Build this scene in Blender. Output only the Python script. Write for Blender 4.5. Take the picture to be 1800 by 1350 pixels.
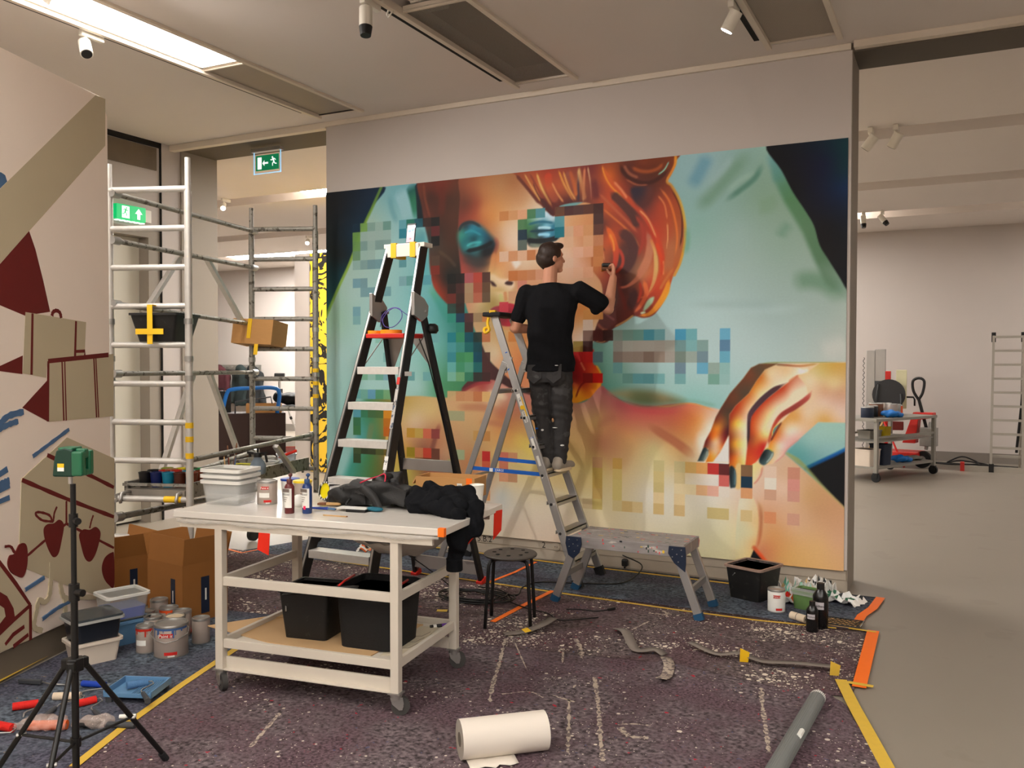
import bpy, bmesh, math, random
import numpy as np
from mathutils import Vector, Matrix, Euler
for _o in list(bpy.data.objects): bpy.data.objects.remove(_o)
random.seed(7); rng = np.random.default_rng(7)
SC = bpy.context.scene; COL = SC.collection
# ---------------------------------------------------------------- camera, world, exposure
FPX, YAW, PIT, ROLL, EYE = 1558.0, 0.46608, 0.024728, 0.001467, 1.70
_f = Vector((-math.sin(YAW)*math.cos(PIT), math.cos(YAW)*math.cos(PIT), -math.sin(PIT)))
_r = Vector((math.cos(YAW), math.sin(YAW), 0)); _u = _r.cross(_f)
_r, _u = math.cos(ROLL)*_r+math.sin(ROLL)*_u, -math.sin(ROLL)*_r+math.cos(ROLL)*_u
_c = bpy.data.cameras.new('camera'); cam = bpy.data.objects.new('camera', _c); COL.objects.link(cam)
_c.sensor_fit = 'HORIZONTAL'; _c.sensor_width = 36; _c.lens = 36*FPX/1800; _c.clip_start = .05; _c.clip_end = 100
cam.matrix_world = Matrix(((_r.x, _u.x, -_f.x, 0), (_r.y, _u.y, -_f.y, 0), (_r.z, _u.z, -_f.z, EYE), (0, 0, 0, 1)))
SC.camera = cam
SC.view_settings.view_transform = 'Standard'; SC.view_settings.look = 'None'; SC.view_settings.gamma = 1
SC.view_settings.use_curve_mapping = False; SC.view_settings.exposure = 0.1
W = bpy.data.worlds.new('world'); SC.world = W; W.use_nodes = True
W.node_tree.nodes['Background'].inputs[0].default_value = (1, .86, .72, 1); W.node_tree.nodes['Background'].inputs[1].default_value = .05
LAMP = (1.0, .965, .91); KEY = 16.0; FILL = 17.5; BACK = 18.0     # warm white of the ceiling light panels
def wall_xz(x, y, Y=6.92):                                       # where a measured point of the painting lies on its wall
    d = _r*((x-900)/FPX)+_u*(-(y-675)/FPX)+_f; t = Y/d.y
    return d.x*t, EYE+d.z*t
# ---------------------------------------------------------------- helpers
def lin(c): return tuple(((v/255)/12.92 if v <= 10.3 else ((v/255+.055)/1.055)**2.4) for v in c[:3])
MATS = {}
def mat(name, rgb, rough=.6, metal=0., var=.1, scale=6., bump=0., bscale=60., alpha=1., trans=0., emit=0., spec=.4, rgb2=None, thr=None, stretch=None, sheen=0.):
    """procedural principled material: a base colour broken up by noise, optional second colour in patches, optional fine relief"""
    if name in MATS: return MATS[name]
    m = bpy.data.materials.new(name); m.use_nodes = True; nt = m.node_tree; N = nt.nodes; L = nt.links; b = N['Principled BSDF']
    tc = N.new('ShaderNodeTexCoord'); mp = N.new('ShaderNodeMapping'); L.new(tc.outputs['Object'], mp.inputs[0])
    if stretch: mp.inputs['Scale'].default_value = stretch
    nz = N.new('ShaderNodeTexNoise'); nz.inputs['Scale'].default_value = scale; nz.inputs['Detail'].default_value = 5; L.new(mp.outputs[0], nz.inputs[0])
    c = lin(rgb); mx = N.new('ShaderNodeMix'); mx.data_type = 'RGBA'
    mx.inputs[6].default_value = tuple(v*(1-var) for v in c)+(1,); mx.inputs[7].default_value = tuple(min(v*(1+var), 1) for v in c)+(1,)
    L.new(nz.outputs[0], mx.inputs[0]); out = mx.outputs[2]
    if rgb2:
        n2 = N.new('ShaderNodeTexNoise'); n2.inputs['Scale'].default_value = (thr or (0, 12.))[1]; n2.inputs['Detail'].default_value = 6; L.new(mp.outputs[0], n2.inputs[0])
        rp = N.new('ShaderNodeValToRGB'); t = (thr or (.6, 12.))[0]; rp.color_ramp.elements[0].position = t; rp.color_ramp.elements[1].position = t+.03; L.new(n2.outputs[0], rp.inputs[0])
        m2 = N.new('ShaderNodeMix'); m2.data_type = 'RGBA'; L.new(rp.outputs[0], m2.inputs[0]); L.new(out, m2.inputs[6]); m2.inputs[7].default_value = lin(rgb2)+(1,); out = m2.outputs[2]
    L.new(out, b.inputs['Base Color']); b.inputs['Roughness'].default_value = rough; b.inputs['Metallic'].default_value = metal
    b.inputs['Specular IOR Level'].default_value = spec; b.inputs['Alpha'].default_value = alpha
    if trans: b.inputs['Transmission Weight'].default_value = trans; b.inputs['IOR'].default_value = 1.25
    if sheen: b.inputs['Sheen Weight'].default_value = sheen
    if emit: L.new(out, b.inputs['Emission Color']); b.inputs['Emission Strength'].default_value = emit
    if bump:
        nb = N.new('ShaderNodeTexNoise'); nb.inputs['Scale'].default_value = bscale; nb.inputs['Detail'].default_value = 4; L.new(mp.outputs[0], nb.inputs[0])
        bp = N.new('ShaderNodeBump'); bp.inputs['Strength'].default_value = bump; bp.inputs['Distance'].default_value = .01; L.new(nb.outputs[0], bp.inputs['Height']); L.new(bp.outputs[0], b.inputs['Normal'])
    MATS[name] = m; return m
WM = {}
def tag(o, label=None, cat=None, group=None, kind=None):
    for k, v in (('label', label), ('category', cat), ('group', group), ('kind', kind)):
        if v: o[k] = v
    return o
def thing(name, label, cat, loc=(0, 0, 0), rz=0., group=None):
    o = bpy.data.objects.new(name, None); COL.objects.link(o); o.empty_display_size = .1
    o.location = loc; o.rotation_euler = (0, 0, rz); WM[o] = Matrix.Translation(loc) @ Matrix.Rotation(rz, 4, 'Z')
    return tag(o, label, cat, group)
def frame_of(d):
    d = Vector(d).normalized(); a = Vector((0, 0, 1)) if abs(d.z) < .95 else Vector((1, 0, 0))
    x = d.cross(a).normalized(); return x, d.cross(x).normalized()
class MB:
    def __init__(s): s.v = []; s.f = []; s.mi = []; s.cur = 0
    def add(s, vs, fs, T=None):
        n = len(s.v); s.v += [tuple(T @ Vector(p)) if T is not None else tuple(p) for p in vs]; s.f += [tuple(i+n for i in f) for f in fs]; s.mi += [s.cur]*len(fs); return s
    def box(s, x0, x1, y0, y1, z0, z1, T=None):
        return s.add([(x0,y0,z0),(x1,y0,z0),(x1,y1,z0),(x0,y1,z0),(x0,y0,z1),(x1,y0,z1),(x1,y1,z1),(x0,y1,z1)], [(3,2,1,0),(4,5,6,7),(0,1,5,4),(1,2,6,5),(2,3,7,6),(3,0,4,7)], T)
    def cbox(s, c, d, rz=0., rx=0., ry=0.):
        return s.box(-d[0]/2, d[0]/2, -d[1]/2, d[1]/2, -d[2]/2, d[2]/2, Matrix.Translation(c) @ Euler((rx, ry, rz)).to_matrix().to_4x4())
    def beam(s, a, b, w, h, up=(0, 0, 1)):
        """box section bar from a to b, w across and h along 'up'"""
        a, b = Vector(a), Vector(b); d = (b-a).normalized(); x = d.cross(Vector(up)); x = x.normalized() if x.length > 1e-4 else Vector((1, 0, 0)); y = x.cross(d).normalized()
        q = [(-w/2, -h/2), (w/2, -h/2), (w/2, h/2), (-w/2, h/2)]
        return s.add([tuple(p+x*i+y*j) for p in (a, b) for i, j in q], [(0,1,2,3),(7,6,5,4),(0,4,5,1),(1,5,6,2),(2,6,7,3),(3,7,4,0)])
    def tube(s, a, b, r, n=10, r2=None, cap=True):
        a, b = Vector(a), Vector(b); x, y = frame_of(b-a); r2 = r if r2 is None else r2; V = []
        for p, q in ((a, r), (b, r2)):
            for k in range(n): t = 2*math.pi*k/n; V.append(tuple(p+x*q*math.cos(t)+y*q*math.sin(t)))
        F = [(k, (k+1) % n, n+(k+1) % n, n+k) for k in range(n)]
        if cap: F += [tuple(range(n))[::-1], tuple(range(n, 2*n))]
        return s.add(V, F)
    def path(s, pts, r, n=8, closed=False):
        P = [Vector(p) for p in pts]; V = []; m = len(P); R = r if isinstance(r, (list, tuple)) else [r]*m; x = None
        for i, p in enumerate(P):
            d = (P[(i+1) % m]-P[i-1]) if closed or 0 < i < m-1 else (P[1]-P[0] if i == 0 else P[-1]-P[-2])
            d = d.normalized() if d.length > 1e-9 else Vector((0, 0, 1))
            if x is None: x, y = frame_of(d)
            else:
                x = (x-d*x.dot(d)); x = x.normalized() if x.length > 1e-6 else frame_of(d)[0]; y = d.cross(x)
            for k in range(n): t = 2*math.pi*k/n; V.append(tuple(p+x*R[i]*math.cos(t)+y*R[i]*math.sin(t)))
        F = [(i*n+k, i*n+(k+1) % n, ((i+1) % m)*n+(k+1) % n, ((i+1) % m)*n+k) for i in range(m if closed else m-1) for k in range(n)]
        if not closed: F += [tuple(range(n))[::-1], tuple(range((m-1)*n, m*n))]
        return s.add(V, F)
    def lathe(s, prof, n=20, T=None, sx=1., sy=1.):
        V = []; m = len(prof)
        for r, z in prof:
            for k in range(n): t = 2*math.pi*k/n; V.append((r*sx*math.cos(t), r*sy*math.sin(t), z))
        F = [(i*n+k, i*n+(k+1) % n, (i+1)*n+(k+1) % n, (i+1)*n+k) for i in range(m-1) for k in range(n)]
        F += [tuple(range(n))[::-1], tuple(range((m-1)*n, m*n))]
        return s.add(V, F, T)
    def prism(s, poly, z0, z1, T=None):
        n = len(poly); a = sum(poly[i][0]*poly[(i+1) % n][1]-poly[(i+1) % n][0]*poly[i][1] for i in range(n)); poly = list(poly) if a > 0 else list(poly)[::-1]
        V = [(x, y, z0) for x, y in poly]+[(x, y, z1) for x, y in poly]
        return s.add(V, [tuple(range(n))[::-1], tuple(range(n, 2*n))]+[(i, (i+1) % n, n+(i+1) % n, n+i) for i in range(n)], T)
    def rbox(s, w, d, z0, z1, r=.02, T=None, w2=None, d2=None, k=4, hollow=0., floor=.01):
        """rounded-corner tub from (w,d) at the foot to (w2,d2) at the rim, hollow when a wall thickness is given"""
        w2 = w if w2 is None else w2; d2 = d if d2 is None else d2
        def ring(a, b, z, rr):
            o = []
            for cx, cy, t0 in ((a/2-rr, b/2-rr, 0), (-a/2+rr, b/2-rr, 90), (-a/2+rr, -b/2+rr, 180), (a/2-rr, -b/2+rr, 270)):
                for i in range(k+1): t = math.radians(t0+90*i/k); o.append((cx+rr*math.cos(t), cy+rr*math.sin(t), z))
            return o
        R = [ring(w, d, z0, r), ring(w2, d2, z1, r)]
        if hollow: R += [ring(w2-2*hollow, d2-2*hollow, z1, max(r-hollow, .002)), ring(w-2*hollow, d-2*hollow, z0+floor, max(r-hollow, .002))]
        n = len(R[0]); V = [p for q in R for p in q]
        F = [tuple(range(n))[::-1], tuple(range((len(R)-1)*n, len(R)*n))]+[(i*n+j, i*n+(j+1) % n, (i+1)*n+(j+1) % n, (i+1)*n+j) for i in range(len(R)-1) for j in range(n)]
        return s.add(V, F, T)
    def build(s, name, m, parent=None, smooth=False, bevel=0., world=False, auto=None):
        V = s.v
        if parent is not None and world:
            r = parent
            while r.parent: r = r.parent
            inv = WM[r].inverted(); V = [tuple(inv @ Vector(p)) for p in V]
        me = bpy.data.meshes.new(name); me.from_pydata(V, [], s.f)
        for q in (m if isinstance(m, (list, tuple)) else [m]): me.materials.append(q)
        if isinstance(m, (list, tuple)): me.polygons.foreach_set('material_index', s.mi)
        if smooth or auto: me.polygons.foreach_set('use_smooth', [True]*len(me.polygons))
        if auto: me.set_sharp_from_angle(angle=math.radians(auto))
        me.update(); o = bpy.data.objects.new(name, me); COL.objects.link(o)
        if parent is not None: o.parent = parent
        if bevel: bv = o.modifiers.new('bevel', 'BEVEL'); bv.width = bevel; bv.segments = 2; bv.limit_method = 'ANGLE'
        return o
def solo(mb, name, m, label, cat, loc, rz=0., group=None, **k):
    """a thing that is one mesh, built about its own base point"""
    o = mb.build(name, m, **k); o.location = loc; o.rotation_euler = (0, 0, rz); WM[o] = Matrix.Translation(loc) @ Matrix.Rotation(rz, 4, 'Z'); return tag(o, label, cat, group)
def part(mb, name, m, parent, label=None, **k):
    o = mb.build(name, m, parent, **k)
    if label: o['label'] = label
    return o
def copy_tree(o, parent=None):
    c = o.copy(); COL.objects.link(c); c.parent = parent
    for ch in list(o.children): copy_tree(ch, c)
    return c
def put(o, loc, rz=0.): o.location = loc; o.rotation_euler = (0, 0, rz); WM[o] = Matrix.Translation(loc) @ Matrix.Rotation(rz, 4, 'Z'); return o
def text_part(s, size, m, parent, T, name='lettering', depth=.0006):
    """lettering as a mesh: T places the text plane (x right, y up) in the frame of the root thing"""
    c = bpy.data.curves.new(name, 'FONT'); c.body = s; c.size = size; c.align_x = 'CENTER'; c.align_y = 'CENTER'; c.extrude = depth; c.resolution_u = 2
    t = bpy.data.objects.new('tmp', c); COL.objects.link(t); bpy.context.view_layer.update()
    me = bpy.data.meshes.new_from_object(t.evaluated_get(bpy.context.evaluated_depsgraph_get())); bpy.data.objects.remove(t); me.transform(T); me.name = name
    me.materials.clear(); me.materials.append(m); o = bpy.data.objects.new(name, me); COL.objects.link(o); o.parent = parent; return o
def plane_T(org, xd, yd):
    x = Vector(xd).normalized(); y = Vector(yd).normalized(); z = x.cross(y)
    return Matrix(((x.x, y.x, z.x, org[0]), (x.y, y.y, z.y, org[1]), (x.z, y.z, z.z, org[2]), (0, 0, 0, 1)))
def struct(mb, name, m, parent=None, **k):
    o = mb.build(name, m, parent, **k)
    if parent is None: o['kind'] = 'structure'; WM[o] = Matrix.Identity(4)
    return o
def soft(name, shapes, m, parent=None, voxel=.01, smooth=4, wob=0., wfreq=9., seed=0, fn=None):
    """one continuous organic surface: lumps fused by a voxel remesh, smoothed, then worked over vertex by vertex"""
    me = bpy.data.meshes.new(name); bm = bmesh.new()
    for sh in shapes:
        if sh[0] == 'c':                                        # tapered capsule a, b, ra, rb
            a, b, ra, rb = Vector(sh[1]), Vector(sh[2]), sh[3], sh[4]; x, y = frame_of(b-a); d = (b-a).normalized(); n = 12; R = []
            for k in range(4): t = math.pi/2*(1-k/4); R.append((a-d*ra*math.sin(t), ra*math.cos(t)))
            for k in range(0, 5): t = math.pi/2*k/4; R.append((b+d*rb*math.sin(t), rb*math.cos(t)))
        elif sh[0] == 'e':                                      # ellipsoid centre, radii, euler
            T = Matrix.Translation(sh[1]) @ Euler(sh[3] if len(sh) > 3 else (0, 0, 0)).to_matrix().to_4x4(); r = sh[2]
            bmesh.ops.create_icosphere(bm, subdivisions=3, radius=1, matrix=T @ Matrix.Diagonal((r[0], r[1], r[2], 1))); continue
        elif sh[0] == 'b':                                      # box centre, dims, euler
            T = Matrix.Translation(sh[1]) @ Euler(sh[3] if len(sh) > 3 else (0, 0, 0)).to_matrix().to_4x4(); bmesh.ops.create_cube(bm, size=1, matrix=T @ Matrix.Diagonal((*sh[2], 1))); continue
        elif sh[0] == 'l':                                      # loft of ellipses: list of (centre, rx, ry, normal)
            n = 20; rings = []
            for c, rx, ry, rz in sh[1]:
                rings.append([bm.verts.new((c[0]+rx*math.cos(q)*math.cos(rz)-ry*math.sin(q)*math.sin(rz), c[1]+rx*math.cos(q)*math.sin(rz)+ry*math.sin(q)*math.cos(rz), c[2])) for q in [2*math.pi*k/n for k in range(n)]])
            for A, B in zip(rings, rings[1:]):
                for k in range(n): bm.faces.new((A[k], A[(k+1) % n], B[(k+1) % n], B[k]))
            bm.faces.new(rings[0][::-1]); bm.faces.new(rings[-1]); continue
        vs = [[bm.verts.new(c+x*r*math.cos(2*math.pi*k/n)+y*r*math.sin(2*math.pi*k/n)) for k in range(n)] for c, r in [(c, max(r, 1e-4)) for c, r in R]]
        for A, B in zip(vs, vs[1:]):
            for k in range(n): bm.faces.new((A[k], A[(k+1) % n], B[(k+1) % n], B[k]))
        bm.faces.new(vs[0][::-1]); bm.faces.new(vs[-1])
    bmesh.ops.recalc_face_normals(bm, faces=bm.faces); bm.to_mesh(me); bm.free()
    t = bpy.data.objects.new('tmp', me); COL.objects.link(t)
    r = t.modifiers.new('r', 'REMESH'); r.mode = 'VOXEL'; r.voxel_size = voxel
    if smooth: q = t.modifiers.new('s', 'SMOOTH'); q.factor = .5; q.iterations = smooth
    bpy.context.view_layer.update()
    out = bpy.data.meshes.new_from_object(t.evaluated_get(bpy.context.evaluated_depsgraph_get())); bpy.data.objects.remove(t); bpy.data.meshes.remove(me)
    n = len(out.vertices); co = np.empty(n*3, np.float32); out.vertices.foreach_get('co', co); co = co.reshape(-1, 3).astype(float)
    no = np.empty(n*3, np.float32); out.vertices.foreach_get('normal', no); no = no.reshape(-1, 3)
    if wob:
        g = np.random.default_rng(seed); w = np.zeros(n)
        for k in range(7):
            d = g.normal(size=3); d /= np.linalg.norm(d); f = wfreq*(.7+1.8*g.random()); ph = g.random()*6.28
            w += np.sin(co@d*f+ph+1.3*np.sin(co@g.normal(size=3)*f*.4))/(1+.35*k)
        co += no*(w*wob*.5)[:, None]
    if fn: co = fn(co, no)
    out.vertices.foreach_set('co', co.astype(np.float32).ravel()); out.polygons.foreach_set('use_smooth', [True]*len(out.polygons)); out.name = name
    for q in (m if isinstance(m, (list, tuple)) else [m]): out.materials.append(q)
    out.update(); o = bpy.data.objects.new(name, out); COL.objects.link(o)
    if parent is not None: o.parent = parent
    return o
def ribbon(pts, w, t=.0012, up=(0, 0, 1)):
    """flat tape following pts; w wide, t thick"""
    mb = MB(); P = [Vector(p) for p in pts]; up = Vector(up); V = []; m = len(P)
    for i, p in enumerate(P):
        d = (P[min(i+1, m-1)]-P[max(i-1, 0)]).normalized(); x = d.cross(up).normalized(); n = x.cross(d)
        V += [tuple(p-x*w/2), tuple(p+x*w/2), tuple(p+x*w/2+n*t), tuple(p-x*w/2+n*t)]
    F = [(4*i+a, 4*i+4+a, 4*i+4+(a+1) % 4, 4*i+(a+1) % 4) for i in range(m-1) for a in range(4)]+[(0, 1, 2, 3), (4*m-1, 4*m-2, 4*m-3, 4*m-4)]
    return mb.add(V, F)
# ---------------------------------------------------------------- mural painting (computed brush by brush)
MW, MH = 640, 428                      # colour samples over the painted panel
MX0, MX1, MZ0, MZ1 = -5.503, -0.735, 0.160, 3.340
class Canvas:
    def __init__(s):
        s.u = np.linspace(MX0, MX1, MW); s.v = np.linspace(MZ1, MZ0, MH)
        s.U, s.V = np.meshgrid(s.u, s.v); s.img = np.zeros((MH, MW, 3))
    def win(s, pts, pad):
        x0, z0 = pts.min(0) - pad; x1, z1 = pts.max(0) + pad
        i0, i1 = np.searchsorted(s.u, [x0, x1]); j0 = int(np.searchsorted(-s.v, -z1)); j1 = int(np.searchsorted(-s.v, -z0))
        return slice(max(j0, 0), max(j1, 0)), slice(max(i0, 0), max(i1, 0))
    def blend(s, w, a, col): s.img[w] = s.img[w] * (1 - a[..., None]) + col * a[..., None]
CV = Canvas()
def mw(pts): return np.array([wall_xz(*p[:2]) for p in pts])
def crom(p, n=6, closed=False):
    p = np.asarray(p, float); N = len(p)
    q = np.vstack([p[-1], p, p[0], p[1]]) if closed else np.vstack([2*p[0]-p[1], p, 2*p[-1]-p[-2]])
    out = []
    for i in range(N if closed else N-1):
        a, b, c, d = q[i:i+4]
        for t in np.arange(n)/n: out.append(.5*(2*b+(c-a)*t+(2*a-5*b+4*c-d)*t*t+(3*b-a-3*c+d)*t**3))
    if not closed: out.append(p[-1])
    return np.array(out)
def seg_dist(X, Z, P, closed):
    best = np.full(X.shape, 9.); tt = np.zeros(X.shape); inside = np.zeros(X.shape, bool); n = len(P); m = n if closed else n-1
    for i in range(m):
        a, b = P[i], P[(i+1) % n]; d = b-a; L = d@d+1e-12
        t = np.clip(((X-a[0])*d[0]+(Z-a[1])*d[1])/L, 0, 1)
        q = (X-a[0]-t*d[0])**2+(Z-a[1]-t*d[1])**2
        k = q < best; best[k] = q[k]; tt[k] = (i+t[k])/m
        if closed and a[1] != b[1]:
            c = (a[1] > Z) != (b[1] > Z); inside ^= c & (X < (b[0]-a[0])*(Z-a[1])/(b[1]-a[1])+a[0])
    return np.sqrt(best), tt, inside
def idw(X, Z, S, c=.035):
    xy = mw(S); col = np.array([q[2] for q in S], float); n = len(S)
    if n < 3: return np.ones(X.shape+(1,))*col.mean(0)
    D = np.sqrt(((xy[:, None]-xy[None])**2).sum(-1)+c*c); A = np.zeros((n+1, n+1)); A[:n, :n] = D-np.eye(n)*.004; A[n, :n] = A[:n, n] = 1
    k = np.linalg.solve(A, np.vstack([col, np.zeros(3)])); out = np.ones(X.shape+(1,))*k[n]
    for (x, z), w in zip(xy, k[:n]): out += np.sqrt((X-x)**2+(Z-z)**2+c*c)[..., None]*w
    return np.clip(out, np.maximum(col.min(0)-6, 0), np.minimum(col.max(0)+6, 255))
PX = .0052                                                     # one photograph pixel on the wall, in metres
def region(pts, cols, soft=1.2, smooth=True, alpha=1., crop=None):
    pts = [cr(p, crop) for p in pts]; P = mw(pts); P = crom(P, 5, True) if smooth else P
    w = CV.win(P, soft*PX*2); X, Z = CV.U[w], CV.V[w]
    if X.size == 0: return
    d, _, ins = seg_dist(X, Z, P, True); sd = np.where(ins, d, -d)/(soft*PX)
    a = np.clip(.5+.5*sd, 0, 1); a = a*a*(3-2*a)*alpha
    c = np.array(cols, float) if not isinstance(cols[0], (tuple, list)) else idw(X, Z, [cr(q, crop) for q in cols])
    CV.blend(w, a, c)
def stroke(pts, w0, cols, soft=1.5, alpha=1., crop=None, taper=True):
    sc = 1 if crop is None else crop[2]
    P = crom(mw([cr(p, crop) for p in pts]), 7); cols = [cols] if not isinstance(cols[0], (tuple, list)) else cols
    w0 = np.atleast_1d(np.array(w0, float))*sc*PX*.5; W = CV.win(P, w0.max()+soft*PX*2); X, Z = CV.U[W], CV.V[W]
    if X.size == 0: return
    d, t, _ = seg_dist(X, Z, P, False); wd = np.interp(t, np.linspace(0, 1, len(w0)), w0) if len(w0) > 1 else w0[0]*np.ones_like(t)
    if taper: wd = wd*np.clip(np.minimum(t, 1-t)*6+.25, 0, 1)
    a = np.clip((wd-d)/(soft*PX)+.5, 0, 1); a = a*a*(3-2*a)*alpha
    if taper: a *= np.clip(np.minimum(t, 1-t)*(9 if soft < 6 else 4)+(.15 if soft < 6 else .0), 0, 1)
    C = np.array(cols, float); k = np.linspace(0, 1, len(C)); col = np.stack([np.interp(t, k, C[:, j]) for j in range(3)], -1)
    CV.blend(W, a, col)
def cr(p, c): return p if c is None else (c[0]+p[0]*c[2], c[1]+p[1]*c[2])+tuple(p[2:])
def cells(lst, crop=None, alpha=.93):
    for p in lst:
        x, z = wall_xz(*cr(p, crop)[:2]); c = math.floor((x-MX0-.316)/.0880); r = math.floor((3.019-z)/.08793)
        xa = MX0+.316+.0880*c; za = 3.019-.08793*r
        w = (slice(*np.searchsorted(-CV.v, [-za, -(za-.08793)])), slice(*np.searchsorted(CV.u, [xa, xa+.0880])))
        CV.img[w] = CV.img[w]*(1-alpha)+np.array(p[2], float)*alpha
S6 = 1/6.
def paint_mural():
    # --- pale cloth ground
    CV.img[:] = idw(CV.U, CV.V, [(600,620,(165,190,178)),(585,560,(150,180,150)),(650,480,(162,186,172)),(620,520,(165,188,174)),(690,345,(118,162,162)),(655,400,(160,180,160)),(700,420,(150,185,178)),(650,600,(165,198,186)),(700,600,(155,195,182)),(760,600,(130,185,175)),(750,540,(115,175,170)),(650,690,(165,198,184)),(740,680,(160,195,180)),(770,680,(90,150,110)),(800,670,(80,140,95)),(590,720,(155,188,176)),(580,850,(150,186,176)),(640,700,(150,190,175)),
        (800,560,(60,130,115)),(820,620,(60,130,115)),
        (1215,300,(140,165,160)),(1260,300,(140,162,155)),(1300,320,(130,155,138)),(1340,350,(130,152,128)),(1230,400,(140,170,155)),(1300,400,(148,168,155)),(1300,460,(158,175,163)),(1370,440,(146,164,146)),(1230,500,(165,185,176)),(1350,540,(163,178,168)),(1250,550,(178,196,188)),(1400,590,(170,182,172)),(1470,620,(188,186,172)),(1450,560,(165,175,162)),(1250,640,(180,198,190)),(1320,620,(180,194,186)),(1120,640,(165,188,178)),(1180,690,(160,192,180)),(1220,700,(150,190,178)),(1090,640,(130,165,145)),(1080,690,(100,150,130)),(1110,570,(165,190,180)),(1180,560,(175,195,188)),
        (1430,770,(152,182,170)),(1460,760,(165,188,174)),(1420,800,(120,165,160))])
    # --- cloth folds, left top
    stroke([(700,330),(712,360),(722,395)], 26, [(150,182,182),(145,178,175)], 9, .8)
    stroke([(722,322),(730,350),(738,390)], 22, [(25,75,75),(45,110,80),(60,130,105)], 7)
    stroke([(737,318),(740,350),(742,395)], 18, [(14,40,50),(14,24,30)], 4)
    stroke([(684,340),(690,370),(700,395)], 10, (95,140,145), 8, .5)
    stroke([(735,400),(738,430),(742,470),(752,510)], 26, [(60,120,125),(90,155,158),(95,165,168),(100,170,165)], 9, .8)
    stroke([(757,500),(775,530),(800,575)], 20, [(110,170,120),(70,150,130),(60,140,120)], 10, .7)
    region([(566,335),(674,326),(657,362),(642,393),(624,436),(612,468),(594,505),(572,556),(560,500)], [(590,360,(20,22,25)),(650,345,(16,36,54)),(600,450,(18,28,30)),(622,415,(14,42,58)),(588,530,(12,62,62)),(605,480,(12,52,60)),(575,545,(20,80,75))], 2)
    stroke([(671,329),(655,365),(641,395),(625,437),(613,468),(595,507),(574,556)], 6, [(105,135,60),(120,150,45),(135,160,50),(120,155,60)], 4, .85, taper=False)
    # --- lower left greens
    region([(640,700),(690,700),(700,760),(690,830),(690,925),(573,925),(600,850),(625,780)], [(650,730,(72,130,88)),(668,770,(100,125,75)),(650,800,(75,125,75)),(630,770,(95,165,165)),(655,850,(85,110,58)),(620,830,(75,150,125)),(680,830,(120,105,50)),(600,880,(80,155,130)),(690,760,(200,130,50)),(640,900,(70,140,120)),(680,800,(150,110,60))], 10)
    stroke([(655,740),(648,780)], 12, (125,125,80), 6, .6)
    # --- back hair on the left of the face
    region([(738,310),(822,305),(812,350),(808,400),(808,440),(814,480),(820,520),(808,540),(792,538),(775,522),(762,502),(756,470),(754,430),(748,400),(742,365)], [(745,340,(96,46,32)),(757,345,(72,36,26)),(775,330,(112,42,26)),(790,350,(75,40,26)),(803,330,(92,48,30)),(768,400,(64,38,28)),(790,420,(74,42,28)),(800,460,(56,38,28)),(760,480,(115,46,30)),(775,520,(150,54,32)),(785,490,(44,34,28)),(765,500,(150,58,36)),(752,390,(98,48,36)),(795,380,(82,44,28)),(778,450,(72,50,36)),(800,520,(70,40,30)),(752,420,(60,62,58))], 2.5)
    stroke([(745,322),(748,350),(757,385)], 5, (125,62,40), 3, .7); stroke([(775,318),(778,350),(775,385)], 14, (100,38,25), 8, .6)
    stroke([(770,440),(790,455),(803,470)], 6, (95,72,52), 5, .5)
    # --- face
    region([(814,305),(905,298),(925,325),(950,357),(975,378),(1040,352),(1062,385),(1048,440),(1058,480),(1060,560),(1045,598),(1020,640),(985,668),(930,690),(895,672),(866,640),(846,606),(836,582),(822,545),(814,510),(810,470),(806,430),(806,395),(809,350)],
        [(826,330,(150,82,52)),(838,360,(150,72,46)),(818,360,(108,56,38)),(850,335,(178,112,66)),(880,325,(176,122,76)),(905,320,(168,108,66)),(920,360,(205,155,112)),(945,372,(225,200,170)),(870,385,(208,140,78)),(850,370,(195,120,68)),(890,400,(216,176,138)),(893,430,(220,182,150)),(835,382,(165,80,50)),(815,390,(140,62,46)),(850,462,(88,58,46)),(835,460,(74,58,52)),(818,470,(150,70,58)),(826,492,(178,80,66)),(872,455,(205,130,75)),(880,440,(200,140,90)),(866,480,(205,160,105)),(900,452,(216,168,128)),(920,465,(220,185,150)),(1000,400,(216,160,115)),(1020,385,(212,150,100)),(1030,410,(208,140,96)),(1000,450,(220,178,148)),(1025,470,(216,158,126)),(1040,450,(200,130,80)),(960,470,(215,170,130)),(900,490,(205,145,100)),(940,500,(212,150,108)),(990,540,(206,132,96)),(880,515,(220,190,140)),(868,530,(170,140,80)),(850,545,(178,150,100)),(845,530,(205,170,120)),(858,590,(205,165,115)),(872,620,(220,190,150)),(900,610,(222,150,90)),(905,650,(215,130,80)),(1010,560,(210,140,80)),(1030,540,(210,130,60)),(1030,590,(226,195,168)),(1040,520,(205,150,100)),(935,560,(215,170,120)),(1010,505,(210,160,120))], 2)
    # left eye
    region([(806,408),(816,394),(832,391),(848,399),(862,413),(874,428),(868,446),(850,456),(830,454),(814,445),(806,425)], [(820,398,(32,60,68)),(828,404,(42,130,142)),(845,404,(34,112,128)),(812,412,(60,140,120)),(818,425,(30,105,108)),(838,416,(22,95,102)),(835,424,(24,70,76)),(840,429,(60,165,165)),(825,434,(60,140,135)),(858,420,(25,70,84)),(864,432,(28,42,48)),(850,440,(22,30,34)),(825,446,(35,70,74)),(845,450,(46,58,58))], 7)
    stroke([(806,408),(814,395),(830,391),(848,400)], 5, [(36,60,62),(30,44,50),(36,58,62)], 3, .8)
    stroke([(818,442),(838,438),(855,432),(868,424)], 7, (14,22,26), 4, .9); stroke([(820,433),(832,427),(848,426)], 4, (80,180,175), 3, .7)
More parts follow.
